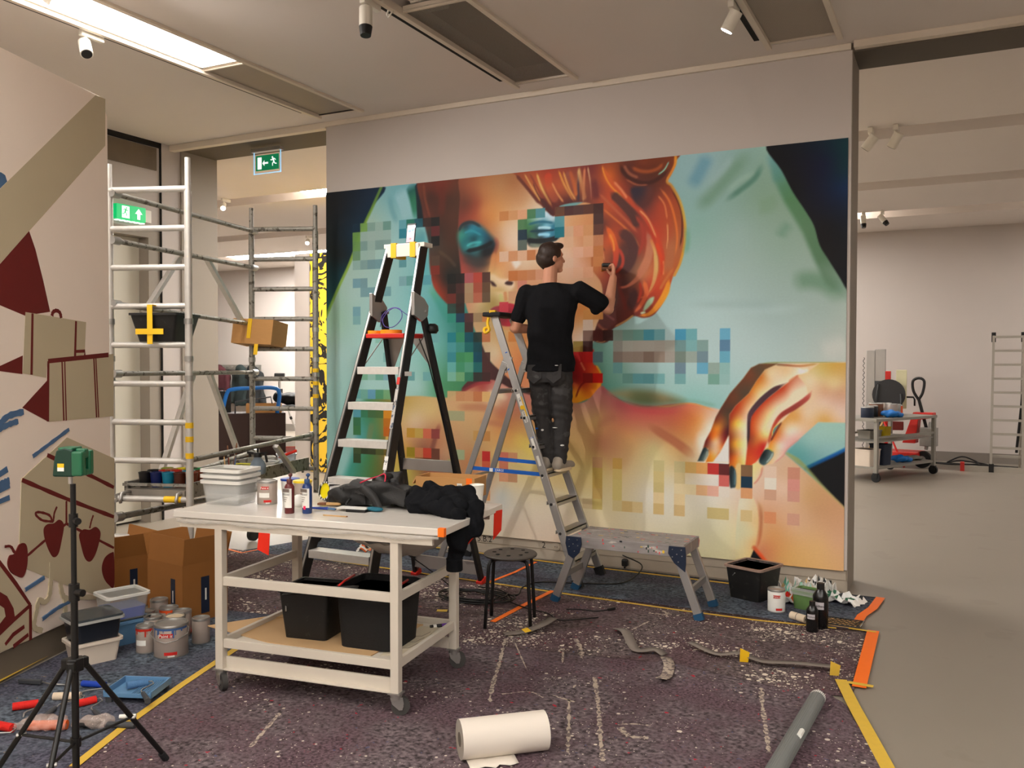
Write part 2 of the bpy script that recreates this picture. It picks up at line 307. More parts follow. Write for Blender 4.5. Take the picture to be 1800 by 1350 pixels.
    stroke([(816,410),(830,406),(848,414)], 4, (50,150,160), 3, .6)
    stroke([(812,450),(828,458),(848,462),(866,452)], 14, (62,58,54), 9, .55)
    stroke([(870,415),(874,430),(868,450)], 7, (185,80,60), 6, .45)
    # right eye
    region([(924,384),(945,378),(958,372),(975,380),(986,388),(992,402),(986,416),(975,424),(950,434),(930,432),(924,410)], [(932,390,(90,140,100)),(950,384,(180,205,205)),(972,386,(188,205,205)),(955,391,(60,125,140)),(935,400,(75,125,88)),(958,400,(140,190,200)),(975,396,(40,110,130)),(940,407,(45,75,70)),(957,408,(30,85,105)),(958,414,(135,195,215)),(938,414,(70,115,90)),(975,412,(50,120,140)),(955,421,(26,34,38)),(945,430,(120,125,105)),(930,426,(50,55,52)),(982,408,(90,150,155))], 2.5)
    stroke([(928,395),(950,390),(975,392)], 4, (30,95,115), 3, .8); stroke([(930,407),(952,406),(978,404)], 3.5, (24,60,74), 2.5, .9)
    stroke([(945,401),(957,400),(970,401)], 4, (190,222,228), 3, .9); stroke([(945,413),(957,412),(968,413)], 5, (165,215,232), 3, .9)
    stroke([(924,422),(945,424),(965,422),(984,417)], 8, (22,26,30), 3, .95); stroke([(930,430),(945,432),(958,429)], 4, (130,135,115), 3, .7)
    # nose and mouth
    stroke([(870,440),(866,465),(862,485),(862,498)], 9, [(200,120,70),(215,160,100),(228,200,150)], 5, .8)
    stroke([(905,452),(908,462),(914,470)], 14, (232,220,205), 8, .8)
    region([(858,492),(866,482),(880,490),(900,492),(905,502),(895,512),(875,512),(862,508)], [(862,498,(215,180,130)),(880,500,(225,195,155)),(900,506,(232,205,170)),(880,510,(200,160,100))], 4, alpha=.85)
    region([(862,494),(868,496),(873,503),(866,502)], (62,34,32), 2.5); region([(888,498),(893,494),(902,496),(900,501),(892,501)], (64,34,32), 2)
    stroke([(880,515),(882,528),(886,536)], 7, (190,190,110), 5, .5); stroke([(888,512),(890,530)], 6, (205,120,70), 4, .6)
    region([(862,548),(868,540),(880,537),(890,533),(902,534),(914,540),(925,548),(915,560),(910,572),(895,574),(882,572),(875,562)], [(870,545,(150,62,66)),(885,540,(178,44,58)),(905,545,(172,36,54)),(890,556,(120,28,38)),(895,566,(176,36,52)),(910,560,(160,36,50))], 1.8)
    stroke([(864,548),(880,550),(900,553),(915,552)], 2.5, (84,22,28), 2, .8); stroke([(880,575),(895,578),(912,575)], 5, (215,140,90), 4, .6)
    stroke([(905,540),(925,548),(945,556)], [16,20,10], [(172,36,54),(150,34,50),(140,40,50)], 2, .9)
    # shade under the chin
    region([(846,604),(858,630),(880,652),(905,672),(940,684),(1015,650),(1015,705),(940,700),(880,688),(840,676),(812,684),(830,660),(838,630)], [(850,630,(82,50,48)),(880,670,(72,42,40)),(850,665,(96,50,48)),(930,690,(78,48,42)),(990,690,(120,70,50))], 1.5)
    # --- hair, right
    region([(900,296),(985,285),(1060,270),(1190,260),(1188,285),(1183,298),(1172,318),(1181,327),(1193,348),(1200,372),(1204,402),(1202,432),(1195,462),(1185,482),(1176,510),(1166,532),(1150,553),(1132,559),(1113,556),(1096,568),(1076,580),(1074,594),(1066,602),(1052,602),(1042,596),(1048,575),(1058,545),(1058,500),(1040,470),(1044,430),(1060,400),(1056,372),(1030,356),(985,362),(975,380),(964,374),(948,357),(928,332),(912,312)],
        [(920,322,(158,80,44)),(945,335,(190,105,58)),(960,308,(165,62,36)),(955,350,(120,52,36)),(968,368,(96,38,32)),(985,330,(180,85,48)),(1000,310,(150,72,50)),(1010,330,(176,96,52)),(1005,350,(96,46,40)),(1030,320,(150,75,50)),(1040,300,(122,50,44)),(1050,330,(128,56,48)),(1070,310,(206,96,36)),(1085,340,(188,72,40)),(1100,300,(90,40,30)),(1130,285,(120,52,26)),(1150,310,(90,42,26)),(1130,330,(88,44,36)),(1130,352,(66,44,46)),(1160,360,(168,66,40)),(1190,380,(168,80,40)),(1180,430,(178,98,60)),(1150,420,(192,62,36)),(1120,400,(152,62,44)),(1100,430,(96,52,44)),(1075,420,(206,84,42)),(1060,370,(178,82,46)),(1100,360,(148,60,42)),(1130,480,(186,118,78)),(1100,500,(86,48,42)),(1150,500,(202,72,40)),(1170,490,(192,86,40)),(1120,530,(132,56,42)),(1080,540,(96,46,38)),(1060,580,(84,36,30)),(1075,480,(150,55,38)),(1050,470,(190,110,60)),(1090,460,(84,50,44)),(1045,420,(150,80,55)),(1055,395,(90,50,44))], 1.3)
    K = (980, 260, S6); L = (1000, 440, S6); B = (730, 290, S6)
    for a in (([(1060,100),(1180,240),(1330,430)],34,(104,46,34),2),([(1150,90),(1230,230),(1340,410)],16,(212,152,84),2),([(1205,85),(1290,240),(1380,420)],22,(140,60,42),2),([(1280,80),(1340,250),(1450,450)],22,[(220,165,84),(225,178,100),(170,100,56)],2.5),([(1400,70),(1420,250),(1500,400)],80,[(196,60,32),(190,90,50),(150,70,50)],5),([(1440,180),(1500,300),(1570,400)],18,(214,140,84),2),([(1510,50),(1580,220),(1680,390)],20,[(222,140,50),(218,150,76),(190,110,60)],2),([(1600,60),(1650,200),(1690,380)],46,[(150,82,66),(140,64,50)],4),([(1560,60),(1600,200),(1660,330)],12,(196,76,40),2),([(1735,20),(1722,200),(1725,400)],26,[(214,166,104),(90,60,66),(70,48,58)],3),([(1790,20),(1780,200),(1775,400)],24,[(210,120,80),(200,140,90)],3),([(1320,350),(1400,450),(1460,530)],46,(78,34,32),4),([(1240,180),(1300,320),(1400,470)],10,(86,40,34),2)):
        stroke(a[0], a[1], a[2], a[3], .9, B)
    for a in (([(60,240),(120,420),(200,560)],20,(214,150,80),2),([(220,210),(260,400),(300,560)],34,[(216,172,108),(190,120,76),(180,110,70)],4),([(320,190),(350,380),(360,560)],14,[(224,180,130),(150,70,56)],2),([(380,300),(400,450),(420,560)],60,(112,48,44),6),([(130,230),(180,400),(200,520)],36,[(180,86,48),(206,110,54)],4),
        ([(480,180),(520,300),(610,440),(730,530),(860,650),(960,780),(1060,960),(1110,1150),(1110,1350)],[46,60,50,40,40],[(210,104,40),(200,84,42),(190,72,44),(200,70,40),(206,66,34)],3),
        ([(470,180),(500,290),(570,410),(700,530)],14,(228,140,48),2),([(560,470),(680,580),(800,720),(860,850)],80,(84,50,44),4),([(590,350),(680,450),(740,540)],22,(220,130,84),3),
        ([(480,640),(560,710),(700,830),(800,930),(870,1050)],18,(210,112,56),2.5),([(440,480),(520,560),(640,680),(760,800),(850,900)],26,(186,92,58),3),([(640,880),(760,950),(800,1080),(750,1230),(650,1330)],100,(86,50,46),5),
        ([(510,820),(560,900),(600,1010),(620,1120),(600,1250),(540,1340)],[30,60,66,50,40],[(224,92,40),(226,110,44),(210,84,44),(200,66,44),(180,60,44)],3),([(550,900),(590,1000),(600,1100)],18,(236,146,60),3),([(640,1050),(690,1150),(680,1250),(600,1330)],30,(196,66,46),3),
        ([(400,910),(450,1000),(510,1100)],10,(120,64,44),2),([(420,920),(470,1050),(500,1200)],14,(206,130,84),2),
        ([(860,650),(960,760),(1050,960)],16,(222,144,90),2),([(940,870),(975,1000),(960,1150),(900,1280),(840,1350)],[30,70,80,60],[(176,96,76),(196,124,90),(196,122,88),(190,110,80)],4),([(820,700),(900,850),(900,1000),(850,1150)],30,(168,62,44),4),
        ([(980,950),(1030,1100),(1050,1350)],28,[(206,110,60),(220,172,100),(216,168,100)],2.5),([(1160,780),(1165,950),(1150,1080)],10,(226,160,100),1.5),([(1200,430),(1270,560),(1312,700),(1316,900),(1290,1060)],16,(88,38,26),2),
        ([(1080,420),(1180,560),(1240,750),(1265,950),(1240,1150)],20,[(206,110,56),(216,112,46),(214,120,60)],2.5),([(1060,500),(1130,600),(1160,760)],14,(212,120,70),2),([(1200,950),(1190,1150),(1160,1350)],80,(180,104,64),6),([(1040,990),(1090,1150),(1110,1350)],34,(214,70,30),3),([(1120,1180),(1120,1350)],8,(232,160,100),1.5),
        ([(660,170),(700,260),(780,330),(900,370),(1000,360),(1100,300),(1180,220)],36,(70,30,22),4),([(700,180),(760,270),(860,320)],26,(150,84,58),3),([(780,200),(860,240),(960,250),(1060,220),(1120,160)],30,(164,78,34),5),([(820,170),(900,200),(1000,190)],22,(110,46,24),4),([(720,330),(840,390),(960,390)],12,(170,92,58),2.5),
        ([(1060,286),(1130,230),(1180,140)],13,[(130,180,150),(150,200,170),(120,160,140)],2),([(1242,90),(1235,180),(1195,280),(1150,340)],16,(206,110,30),3)):
        stroke(a[0], a[1], a[2], a[3], .9, K)
    region([(780,430),(900,410),(1000,430),(990,540),(940,610),(870,620),(810,560)], [(880,470,(56,42,52)),(880,580,(84,46,44)),(960,470,(96,50,44))], 4, crop=K, alpha=.95)
    for a in (([(840,60),(810,150),(760,250),(690,330),(600,385),(490,395)],[70,60,46,26,14],[(200,124,88),(196,120,86),(196,110,80),(196,96,70)],3),([(910,0),(922,150),(905,300),(870,400),(830,480)],[34,40,36,26,12],[(214,168,98),(212,160,96),(206,130,70)],2.5),([(985,100),(970,250),(900,400),(800,490),(710,495)],[40,30,20,14,6],[(206,70,34),(200,80,44),(206,120,70)],2.5),
        ([(790,310),(820,450),(760,580),(690,660)],[40,44,36,20],[(226,120,60),(214,96,56),(206,104,60)],3),([(750,330),(760,450),(720,560)],26,(196,66,44),3),([(640,400),(680,470),(660,560),(610,640)],90,(82,48,46),6),([(460,260),(530,400),(590,560),(600,640)],40,(116,44,34),5),([(360,640),(430,700),(490,740)],20,(130,70,66),3),([(480,300),(500,420),(490,560),(430,650)],36,(92,58,50),5),
        ([(1060,290),(1030,430),(950,570),(850,670),(730,690)],[26,60,56,36,16],[(226,140,40),(236,158,40),(236,150,50),(226,136,44)],3),([(1110,180),(1010,330),(960,420)],26,(200,110,56),4),([(480,810),(600,745),(690,680)],18,[(190,130,84),(206,150,80)],2),([(300,770),(360,830),(420,850)],26,(140,72,50),4),([(350,830),(400,860)],8,(190,130,96),2),([(270,950),(350,970),(430,930)],8,(190,130,80),2)):
        stroke(a[0], a[1], a[2], a[3], .9, L)
    region([(838,520),(900,492),(880,560),(800,640),(790,610)], (172,190,152), 2, crop=L); region([(760,655),(800,645),(810,660),(770,672)], (196,200,160), 1.5, crop=L)
    stroke([(1187,262),(1188,285),(1183,298),(1173,318),(1181,327),(1193,348),(1201,372),(1205,402),(1203,432),(1196,462),(1186,484)], 4, [(214,150,50),(206,120,40),(190,130,50),(206,160,60),(216,150,40),(216,140,50)], 2.5, .9, taper=False)
    stroke([(1207,395),(1209,425),(1204,450)], 8, (110,158,128), 7, .6)
    # --- flower at the throat
    region([(1008,612),(1042,612),(1043,638),(1051,645),(1058,660),(1056,682),(1045,696),(1030,703),(1008,709),(1000,690),(1005,640)], [(1020,625,(178,22,18)),(1035,625,(196,22,16)),(1022,650,(170,26,18)),(1045,655,(222,90,20)),(1050,675,(226,130,22)),(1035,690,(220,110,20)),(1015,690,(226,140,24)),(1025,672,(170,34,20)),(1010,665,(130,20,18))], 1.5)
    stroke([(1048,641),(1056,655),(1057,668)], 3, (240,190,60), 2, .8); stroke([(1021,636),(1029,652)], 3, (226,120,80), 1.8, .8); stroke([(1012,700),(1020,680),(1032,668)], 3, (120,16,14), 2, .7)
    # --- shoulders and chest
    region([(690,704),(730,696),(785,699),(808,690),(838,674),(868,668),(905,686),(950,698),(1005,708),(1032,704),(1056,679),(1068,686),(1088,701),(1112,712),(1142,715),(1180,710),(1214,708),(1240,714),(1275,724),(1330,760),(1376,794),(1420,832),(1452,860),(1500,905),(1500,1020),(560,1020),(560,940),(700,930),(690,860),(676,800),(682,750)],
        [(715,706,(196,160,90)),(730,740,(216,184,144)),(760,722,(214,180,120)),(715,770,(206,156,104)),(770,755,(192,138,96)),(760,775,(176,110,78)),(790,700,(208,160,116)),(830,700,(206,156,110)),(850,682,(176,84,72)),(870,700,(226,196,156)),(880,722,(190,120,88)),(920,706,(190,118,98)),(855,745,(214,160,106)),(840,770,(200,160,110)),(890,770,(220,160,90)),(925,785,(224,190,104)),(880,805,(212,176,116)),(835,815,(196,130,84)),(745,800,(128,80,62)),(765,790,(180,120,88)),(785,800,(186,140,104)),(715,790,(198,150,76)),(720,830,(180,155,78)),(760,830,(150,90,66)),(790,830,(160,120,86)),(900,850,(226,200,158)),(860,890,(214,194,172)),(840,860,(214,160,110)),(900,920,(214,190,164)),(880,870,(204,196,180)),(980,880,(214,194,164)),(1000,960,(206,176,148)),(800,930,(200,184,140)),(960,820,(208,176,110)),
         (1035,715,(196,140,110)),(1050,740,(208,158,100)),(1065,780,(186,118,84)),(1090,710,(176,88,84)),(1110,728,(206,104,92)),(1140,724,(210,96,86)),(1190,722,(210,104,82)),(1100,770,(216,154,98)),(1120,745,(212,130,96)),(1180,750,(208,124,84)),(1230,740,(226,154,90)),(1225,765,(226,164,106)),(1245,750,(226,210,184)),(1245,790,(228,214,190)),(1150,785,(216,190,134)),(1200,812,(210,176,124)),(1050,820,(202,170,104)),(1100,840,(216,188,140)),(1150,870,(220,206,186)),(1250,850,(226,208,192)),(1250,880,(222,208,186)),(1100,950,(214,192,152)),(1250,950,(210,196,156)),(1200,920,(214,198,166)),(1180,980,(206,190,150)),(1310,940,(222,196,146)),(1290,980,(216,196,150)),(1380,860,(222,184,156)),(1400,920,(216,172,134)),(1370,830,(214,174,140)),(1360,940,(214,152,96)),(1440,900,(202,152,110)),(1420,870,(206,160,112)),(1440,960,(220,172,116)),(1380,980,(214,160,96)),(1470,950,(214,164,124)),(1345,900,(214,160,120)),(1340,970,(206,130,90))], 1.6)
    R = (1000, 620, S6); Hc = (1200, 620, S6); Q = (1200, 790, S6)
    stroke([(808,690),(838,675),(866,671)], 6, [(120,40,48),(150,54,58),(176,60,62)], 4, .85); stroke([(855,690),(872,694),(895,700)], 10, (232,208,170), 8, .7)
    stroke([(800,716),(840,716),(880,720)], 12, (186,116,84), 8, .6); stroke([(840,742),(870,744),(905,752)], 9, (190,120,86), 7, .6)
    stroke([(775,742),(768,762),(760,790),(752,815)], 9, [(150,66,60),(120,70,60),(110,70,56)], 6, .7)
    stroke([(900,768),(925,780),(940,800)], 18, (230,196,96), 12, .5)
    stroke([(540,480),(700,570),(900,600),(1100,600),(1250,560)], [40,70,80,80,40], [(196,90,90),(206,88,86),(208,88,84),(208,96,84),(210,120,90)], 7, .8, R)
    stroke([(800,730),(950,830),(1150,960),(1340,1110)], [40,80,86,90], [(206,130,90),(192,112,78),(188,110,76),(190,116,78)], 6, .85, R)
    stroke([(300,800),(420,700),(520,680)], 70, (178,108,80), 14, .5, R); stroke([(340,370),(420,430),(540,490)], 40, (166,90,88), 7, .6, R)
    stroke([(900,562),(1050,566),(1200,537),(1350,545),(1560,625)], 12, [(200,120,70),(220,140,76),(226,150,80),(226,160,90)], 2, .9, R)
    region([(430,420),(560,392),(750,386),(950,412),(1220,505),(1120,545),(900,556),(720,545),(580,490)], [(600,420,(150,138,96)),(700,470,(110,112,72)),(850,520,(96,100,64)),(1000,480,(140,124,84)),(1100,520,(120,120,84))], 9, crop=R, alpha=.95)
    stroke([(440,440),(560,500),(760,560),(900,562)], 5, (112,70,60), 2.5, .6, R)
    stroke([(1090,540),(1300,545),(1480,580),(1570,600)], 16, (112,158,130), 10, .55, (1000, 614, S6))
    stroke([(1246,748),(1250,775),(1262,800),(1285,815)], [30,44,44,30], [(230,214,190),(232,218,198),(230,216,200),(228,214,200)], 14, .8)
    stroke([(1060,760),(1085,790),(1075,830)], [20,50,30], (190,140,96), 20, .4); stroke([(960,830),(1000,850),(1060,840)], 30, (206,170,110), 24, .4); stroke([(860,790),(890,800),(930,798)], 16, (226,190,120), 12, .5)
    # right breast edge, dark gap, arm
    stroke([(740,540),(775,580),(788,640),(790,700),(786,800)], [10,30,40,40,30], [(224,190,150),(206,150,100),(198,134,92),(196,128,90)], 9, .7, (1206, 790, S6))
    region([(600,520),(730,500),(770,560),(796,650),(800,760),(785,920),(745,1065),(690,1192),(560,1175)], [(640,600,(224,206,174)),(640,1000,(216,194,146)),(740,900,(220,196,146)),(785,750,(226,186,130)),(690,1130,(222,190,130)),(620,800,(212,198,158)),(770,960,(224,178,116))], 1.4, crop=Q)
    stroke([(780,580),(806,700),(802,850),(782,960)], 22, [(206,150,110),(190,120,82),(186,116,78),(200,110,70)], 6, .6, (1203, 790, S6))
    stroke([(742,520),(778,580),(797,660),(801,760),(786,920),(748,1062)], [6,14,18,20,22,16], [(214,170,130),(196,136,96),(184,116,78),(182,110,72),(190,104,64),(206,90,50)], 5, .75, (1205, 790, S6))
    region([(752,1058),(697,1190),(690,1215),(900,1215),(884,1206)], (18,17,18), 1.2, False, crop=Q)
    stroke([(757,1036),(820,1120),(895,1212)], [36,44,40], [(200,90,50),(232,78,34),(230,96,40)], 5, .9, Q, taper=False); region([(752,1062),(699,1190),(690,1215),(880,1215),(872,1200)], (18,17,18), 1.2, False, crop=Q)
    # right lower cloth and black
    region([(1100,40),(1130,0),(1250,-110),(1440,-290),(1750,-300),(1750,30),(1300,200)], [(1250,60,(100,156,150)),(1350,-100,(150,184,172)),(1600,-150,(158,188,172)),(1600,0,(146,180,172)),(1450,80,(126,166,162))], 1.5, False, crop=Q)
    region([(1305,205),(1740,-12),(1740,640),(1440,345)], (17,17,20), 1.4, False, crop=Q)
    stroke([(1306,196),(1450,128),(1600,58),(1735,-10)], 30, [(10,84,110),(6,78,130),(10,84,150),(20,100,160)], 4, .9, Q, taper=False)
    stroke([(1100,40),(1210,115),(1310,205),(1440,345),(1580,490),(1735,640)], [20,44,30,20,14,10], [(170,168,100),(150,150,90),(150,154,92),(170,160,96),(190,160,100)], 4, .8, Q, taper=False)
    # --- hand
    region([(1740,100),(1450,104),(1200,112),(1000,112),(810,118),(720,160),(640,270),(500,430),(400,590),(350,680),(300,820),(240,930),(218,1005),(160,1142),(490,1160),(500,1390),(570,1390),(700,1360),(740,1400),(820,1330),(850,1190),(950,1170),(1050,1090),(1110,1010),(1250,890),(1430,730),(1740,738)], (226,192,150), 1.2, False, crop=Hc)
    region([(1000,112),(810,116),(720,160),(640,270),(500,430),(400,590),(350,680),(300,820),(240,930),(218,1005),(270,1010),(280,1070),(245,1155),(330,1150),(400,1050),(490,860),(496,650),(560,560),(700,430),(780,300),(870,180),(960,140)],
        [(720,230,(120,66,40)),(800,180,(92,70,50)),(880,140,(110,72,44)),(550,480,(110,62,38)),(640,420,(88,66,48)),(450,650,(92,64,44)),(480,760,(96,60,44)),(400,700,(150,78,40)),(350,720,(130,60,34)),(375,790,(228,140,44)),(320,900,(228,116,36)),(270,900,(130,44,26)),(245,960,(110,34,24)),(300,1080,(232,150,52)),(350,930,(234,196,150)),(345,1050,(230,184,140)),(450,830,(104,36,34)),(440,920,(140,40,30)),(420,990,(216,110,44))], 1.4, False, crop=Hc)
    region([(960,140),(870,180),(780,300),(700,430),(560,560),(496,650),(488,1150),(500,1220),(570,1220),(660,1200),(672,1000),(692,700),(740,620),(850,480),(1000,370),(1120,310),(1220,232),(1320,220),(1200,140)],
        [(900,220,(224,190,140)),(840,250,(206,120,50)),(1000,260,(228,198,162)),(700,450,(206,112,50)),(760,400,(222,150,70)),(600,590,(196,86,42)),(520,700,(176,78,38)),(515,900,(150,70,34)),(515,1050,(136,66,34)),(600,780,(240,204,130)),(568,740,(240,190,70)),(650,880,(234,202,168)),(560,960,(236,170,56)),(550,1100,(220,110,36)),(620,1050,(236,190,140)),(600,1130,(236,176,90)),(690,600,(228,184,136)),(800,420,(230,190,130)),(1100,190,(226,190,140)),(1250,200,(236,220,196)),(660,700,(226,186,150))], 1.4, crop=Hc, smooth=False)
    region([(1120,310),(1000,400),(850,520),(735,650),(705,750),(684,1000),(662,1190),(740,1190),(830,1090),(900,930),(950,760),(1050,640),(1330,470),(1310,350),(1210,240)],
        [(1060,380,(196,70,36)),(900,500,(196,70,36)),(800,610,(200,72,38)),(1160,420,(230,202,168)),(1000,560,(230,200,160)),(900,640,(232,190,130)),(770,740,(214,110,56)),(840,800,(232,196,144)),(760,850,(206,96,44)),(860,880,(236,190,110)),(720,1020,(196,66,36)),(850,980,(196,44,36)),(780,960,(206,100,46)),(740,1120,(216,84,40)),(800,1090,(206,60,40)),(720,900,(150,66,40))], 1.4, False, crop=Hc)
    stroke([(1100,315),(960,395),(830,505),(725,630),(700,720),(695,860),(684,1000)], [20,46,50,44,30,26,16], [(90,44,44),(72,44,50),(74,46,54),(84,52,60),(66,44,48),(60,40,40)], 2.5, .95, Hc)
    region([(1740,105),(1450,108),(1320,200),(1220,240),(1310,350),(1330,470),(1150,620),(1050,730),(990,830),(930,920),(905,1000),(950,1040),(960,1100),(850,1180),(950,1170),(1050,1090),(1110,1010),(1250,890),(1430,730),(1740,738)],
        [(1600,150,(206,160,78)),(1600,250,(214,178,116)),(1450,220,(212,184,120)),(1350,290,(230,202,164)),(1600,340,(220,190,140)),(1320,430,(228,194,150)),(1500,400,(214,164,124)),(1650,420,(206,156,120)),(1500,530,(224,188,160)),(1650,640,(224,190,164)),(1300,640,(226,192,156)),(1200,690,(220,160,90)),(1100,830,(230,202,168)),(1010,830,(206,116,50)),(980,900,(220,120,60)),(1020,980,(232,208,180)),(1180,800,(230,206,176)),(1180,920,(222,166,150)),(1500,710,(216,164,92)),(1000,1110,(232,198,168)),(1080,1040,(222,168,150)),(940,1000,(226,160,70))], 1.4, False, crop=Hc)
    stroke([(1370,390),(1310,480),(1180,575),(1050,655),(975,750),(920,900),(905,980)], [14,40,46,40,28,22,16], [(220,140,110),(176,66,56),(140,46,40),(150,44,36),(190,60,40),(196,80,44),(190,60,40)], 3, .9, Hc)
    region([(1035,738),(965,800),(945,885),(990,800)], (84,140,128), 1.2, crop=Hc); stroke([(1046,728),(990,820),(925,940)], 18, (116,46,30), 2, .9, Hc); stroke([(1040,730),(962,795),(942,885)], 8, (230,180,80), 1.5, .8, Hc)
    stroke([(960,122),(1100,132),(1250,140),(1450,112)], 16, [(90,66,40),(150,66,40),(190,110,60),(190,150,70)], 3, .8, Hc); stroke([(830,112),(1000,104),(1300,104),(1730,96)], 8, [(120,120,60),(140,140,60),(170,160,80),(170,150,90)], 2, .8, Hc)
    stroke([(1200,190),(1280,188),(1340,186)], 30, (240,232,214), 7, .8, Hc); stroke([(1230,232),(1150,280),(1120,310)], 14, (206,116,70), 4, .7, Hc)
    stroke([(1260,890),(1120,1000),(1060,1085),(960,1168)], 12, (214,140,130), 3, .7, Hc); stroke([(496,660),(492,900),(490,1150)], 8, (120,44,26), 2, .7, Hc); stroke([(400,1040),(370,1100),(345,1150)], 26, (206,130,80), 4, .7, Hc)
    region([(320,1152),(400,1045),(490,880),(490,1158)], (228,214,200), 1.3, False, crop=Hc)
    # fingertips below the pixel rows
    region([(735,1180),(850,1185),(835,1270),(800,1330),(740,1400)], [(790,1220,(234,200,140)),(820,1300,(230,190,160)),(750,1300,(236,206,150))], 1.4, crop=Hc); stroke([(846,1188),(828,1280),(790,1345),(745,1390)], 14, (206,130,110), 2.5, .8, Hc)
    region([(560,1200),(615,1180),(615,1420),(555,1410)], [(590,1250,(236,170,80)),(590,1350,(230,200,160))], 2, crop=Hc)
    region([(216,1010),(242,994),(276,1028),(270,1085),(226,1145),(160,1143)], [(225,1050,(34,48,50)),(255,1080,(150,152,134)),(200,1120,(60,74,72))], 1.2, False, crop=Hc); stroke([(262,1030),(250,1090),(222,1140)], 14, (150,154,140), 2, .8, Hc)
    region([(494,210),(512,172),(545,190),(566,255),(562,385),(532,404),(500,388)], [(510,300,(24,30,32)),(545,300,(70,96,100)),(530,220,(40,52,54))], 1.3, crop=Q); stroke([(548,210),(556,300),(548,380)], 10, (110,136,136), 2, .7, Q)
    region([(872,1022),(905,1015),(960,1050),(942,1112),(872,1182),(822,1172),(808,1130),(842,1058)], [(860,1080,(22,30,32)),(920,1090,(96,112,106)),(850,1150,(60,78,78))], 1.3, crop=Hc); stroke([(952,1052),(930,1105),(880,1165)], 12, (180,186,170), 1.8, .8, Hc); stroke([(870,1020),(905,1010),(955,1044)], 8, (206,180,40), 1.5, .8, Hc)
    # --- top right: cloth folds and the dark corner
    for p, w_, c, s_, al in (([(1247,268),(1232,300),(1212,335)],20,(98,138,150),16,.75),([(1322,262),(1290,300),(1250,345),(1220,370)],18,(108,136,108),18,.7),([(1290,272),(1270,300),(1240,330)],10,(150,168,160),8,.5),([(1342,284),(1328,312),(1302,334),(1272,356)],8,(84,120,100),7,.85),([(1330,300),(1300,318),(1275,340)],7,(150,170,150),6,.5),([(1352,262),(1368,300),(1372,325)],16,(92,138,138),13,.7),([(1390,390),(1378,405),(1370,420)],14,(106,138,112),16,.6),([(1330,360),(1350,358),(1345,345)],26,(122,146,116),14,.6),([(1388,500),(1420,492),(1455,500),(1491,530)],24,(104,134,104),20,.75),([(1200,545),(1280,543),(1360,545),(1420,538)],9,(184,198,190),16,.35),([(1200,535),(1300,536),(1370,536)],10,(150,168,160),16,.4),([(1440,620),(1470,610),(1490,605)],22,(206,198,184),22,.5)):
        stroke(p, w_, c, s_, al)
    stroke([(1352,262),(1372,304),(1396,346),(1424,398),(1438,432),(1462,476),(1495,532)], [10,24,30,26,24,30,30], [(96,136,128),(80,122,100),(76,116,74),(84,116,80),(80,112,76),(78,108,76),(80,112,84)], 10, .85)
    region([(1347,257),(1400,248),(1510,236),(1510,530),(1490,511),(1476,488),(1456,456),(1441,431),(1431,397),(1416,371),(1394,338),(1374,300)], [(1370,270,(12,11,16)),(1400,330,(14,13,18)),(1450,290,(10,18,40)),(1430,340,(12,16,32)),(1485,262,(6,40,44)),(1485,330,(8,34,62)),(1460,400,(15,15,20)),(1480,450,(17,17,21)),(1480,300,(6,36,46))], 1.3)
    # --- painted squares on a grid of 47 by 29
    C1 = (570, 290, S6); C5 = (570, 490, S6); D1 = (570, 650, S6); G = (780, 480, S6); N = (1000, 790, S6); E8 = (800, 780, S6)
    cells([(340,670,(18,45,60)),(420,665,(115,150,75)),(500,650,(125,150,135)),(580,645,(145,165,150)),(660,645,(105,140,125)),(840,620,(95,150,155)),(905,615,(30,105,85)),(990,610,(25,80,90)),(1080,600,(50,32,28)),(1165,595,(25,20,20)),(340,765,(110,145,70)),(420,755,(148,166,152)),(500,750,(152,168,155)),(580,745,(150,168,155)),(660,740,(148,168,156)),(820,730,(40,120,130)),(1160,690,(95,35,35)),(340,865,(105,140,75)),(425,855,(120,145,135)),(500,850,(145,165,152)),(580,845,(125,148,138)),(660,845,(128,150,140)),(1165,800,(22,20,20)),(340,965,(105,135,100)),(420,955,(150,172,158)),(500,950,(152,172,158)),(820,940,(95,145,145)),(340,1055,(140,165,152)),(425,1050,(125,150,142)),(500,1045,(110,140,140)),(575,1040,(112,145,145)),(820,1030,(90,140,140)),(1160,1005,(85,62,48)),(1130,1110,(125,45,32)),(340,1250,(115,150,155)),(420,1250,(115,145,145)),(820,1220,(125,160,160)),(905,1220,(100,150,140)),(1090,1210,(90,150,155)),(1335,1190,(25,22,20)),(1430,1190,(35,24,22)),(1520,1180,(165,85,85)),(1605,1180,(175,65,50)),(1700,1175,(80,48,40))], C1)
